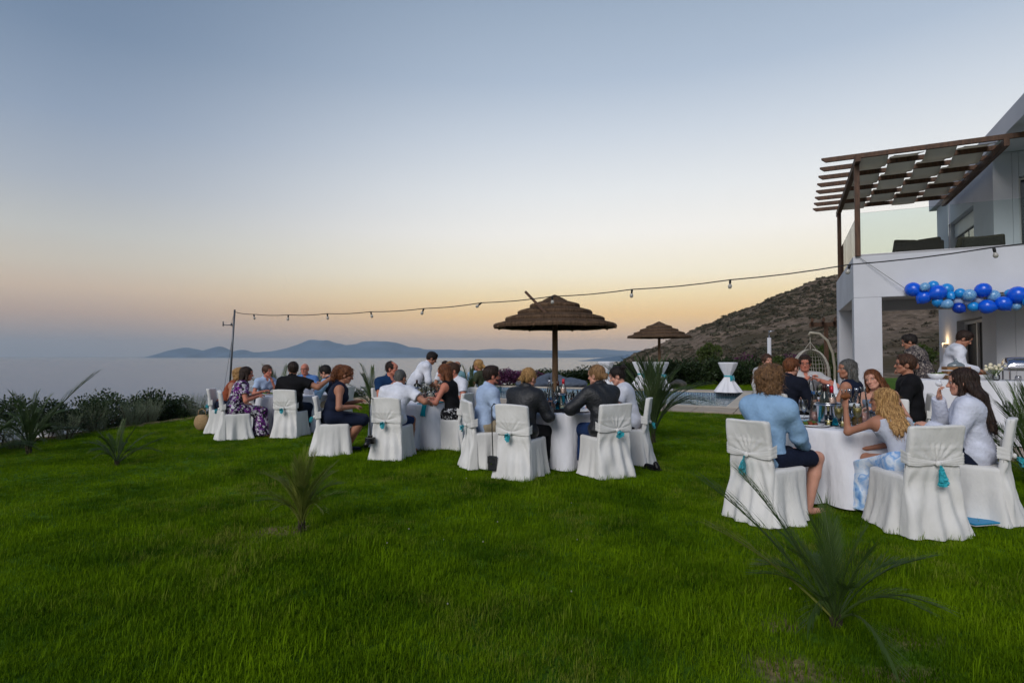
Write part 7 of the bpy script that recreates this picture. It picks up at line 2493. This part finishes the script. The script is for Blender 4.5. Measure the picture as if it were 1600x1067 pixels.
dp = N('GeometryNodeDistributePointsOnFaces')
na = N('GeometryNodeInputNamedAttribute'); na.data_type = 'FLOAT'; na.inputs['Name'].default_value = 'density'
nh = N('GeometryNodeInputNamedAttribute'); nh.data_type = 'FLOAT'; nh.inputs['Name'].default_value = 'height'
ci_ = N('GeometryNodeCollectionInfo'); ci_.inputs['Collection'].default_value = tcol; ci_.inputs['Separate Children'].default_value = True; ci_.inputs['Reset Children'].default_value = True
ip = N('GeometryNodeInstanceOnPoints'); ip.inputs['Pick Instance'].default_value = True
rv = N('FunctionNodeRandomValue'); rv.data_type = 'FLOAT_VECTOR'; rv.inputs[0].default_value = (-.12, -.12, 0); rv.inputs[1].default_value = (.12, .12, 6.283)
rs = N('FunctionNodeRandomValue'); rs.data_type = 'FLOAT'; rs.inputs[2].default_value = .7; rs.inputs[3].default_value = 1.3
ml = N('ShaderNodeMath'); ml.operation = 'MULTIPLY'
L = ng.links.new
L(gi.outputs[0], dp.inputs['Mesh'])
L(na.outputs[0], dp.inputs['Density'])
L(dp.outputs['Points'], ip.inputs['Points'])
L(ci_.outputs[0], ip.inputs['Instance'])
L(rv.outputs[0], ip.inputs['Rotation'])
L(nh.outputs[0], ml.inputs[0]); L(rs.outputs[1], ml.inputs[1])
L(ml.outputs[0], ip.inputs['Scale'])
L(ip.outputs[0], gout.inputs[0])
go.modifiers.new('grass', 'NODES').node_group = ng
# clover heads in the lawn
mb = MB()
r = np.random.default_rng(31)
for k in range(26):
    d = r.uniform(3.2, 9); x = r.uniform(-.35, .35) * d * (1 if k % 3 else 1.8) - .2
    mb.ball((x, d, gz(x, d) + .04 + .01 * r.random()), r.uniform(.004, .008), 6, 4)
co_ = mb.build('clover_flowers', M('clover_white', (150, 150, 132), .9), None, smooth=True)
tag(co_, 'tiny white clover heads dotted in the lawn', kind='stuff')
# ---------------------------------------------------------------- evening haze over the water
b = MB(); b.box(-24000, 24000, -3000, 24000, SEA - 8, 620)
hz_m, t, p = mat_nodes('haze')
t.nodes.remove(p)
pv = t.nodes.new('ShaderNodeVolumePrincipled')
pv.inputs['Color'].default_value = (.72, .87, 1.0, 1)
pv.inputs['Density'].default_value = 4.3e-5
pv.inputs['Anisotropy'].default_value = .1
t.links.new(pv.outputs[0], t.nodes['Material Output'].inputs['Volume'])
ho = b.build('haze', hz_m)
tag(ho, 'thin even evening haze over sea and islands', kind='stuff')
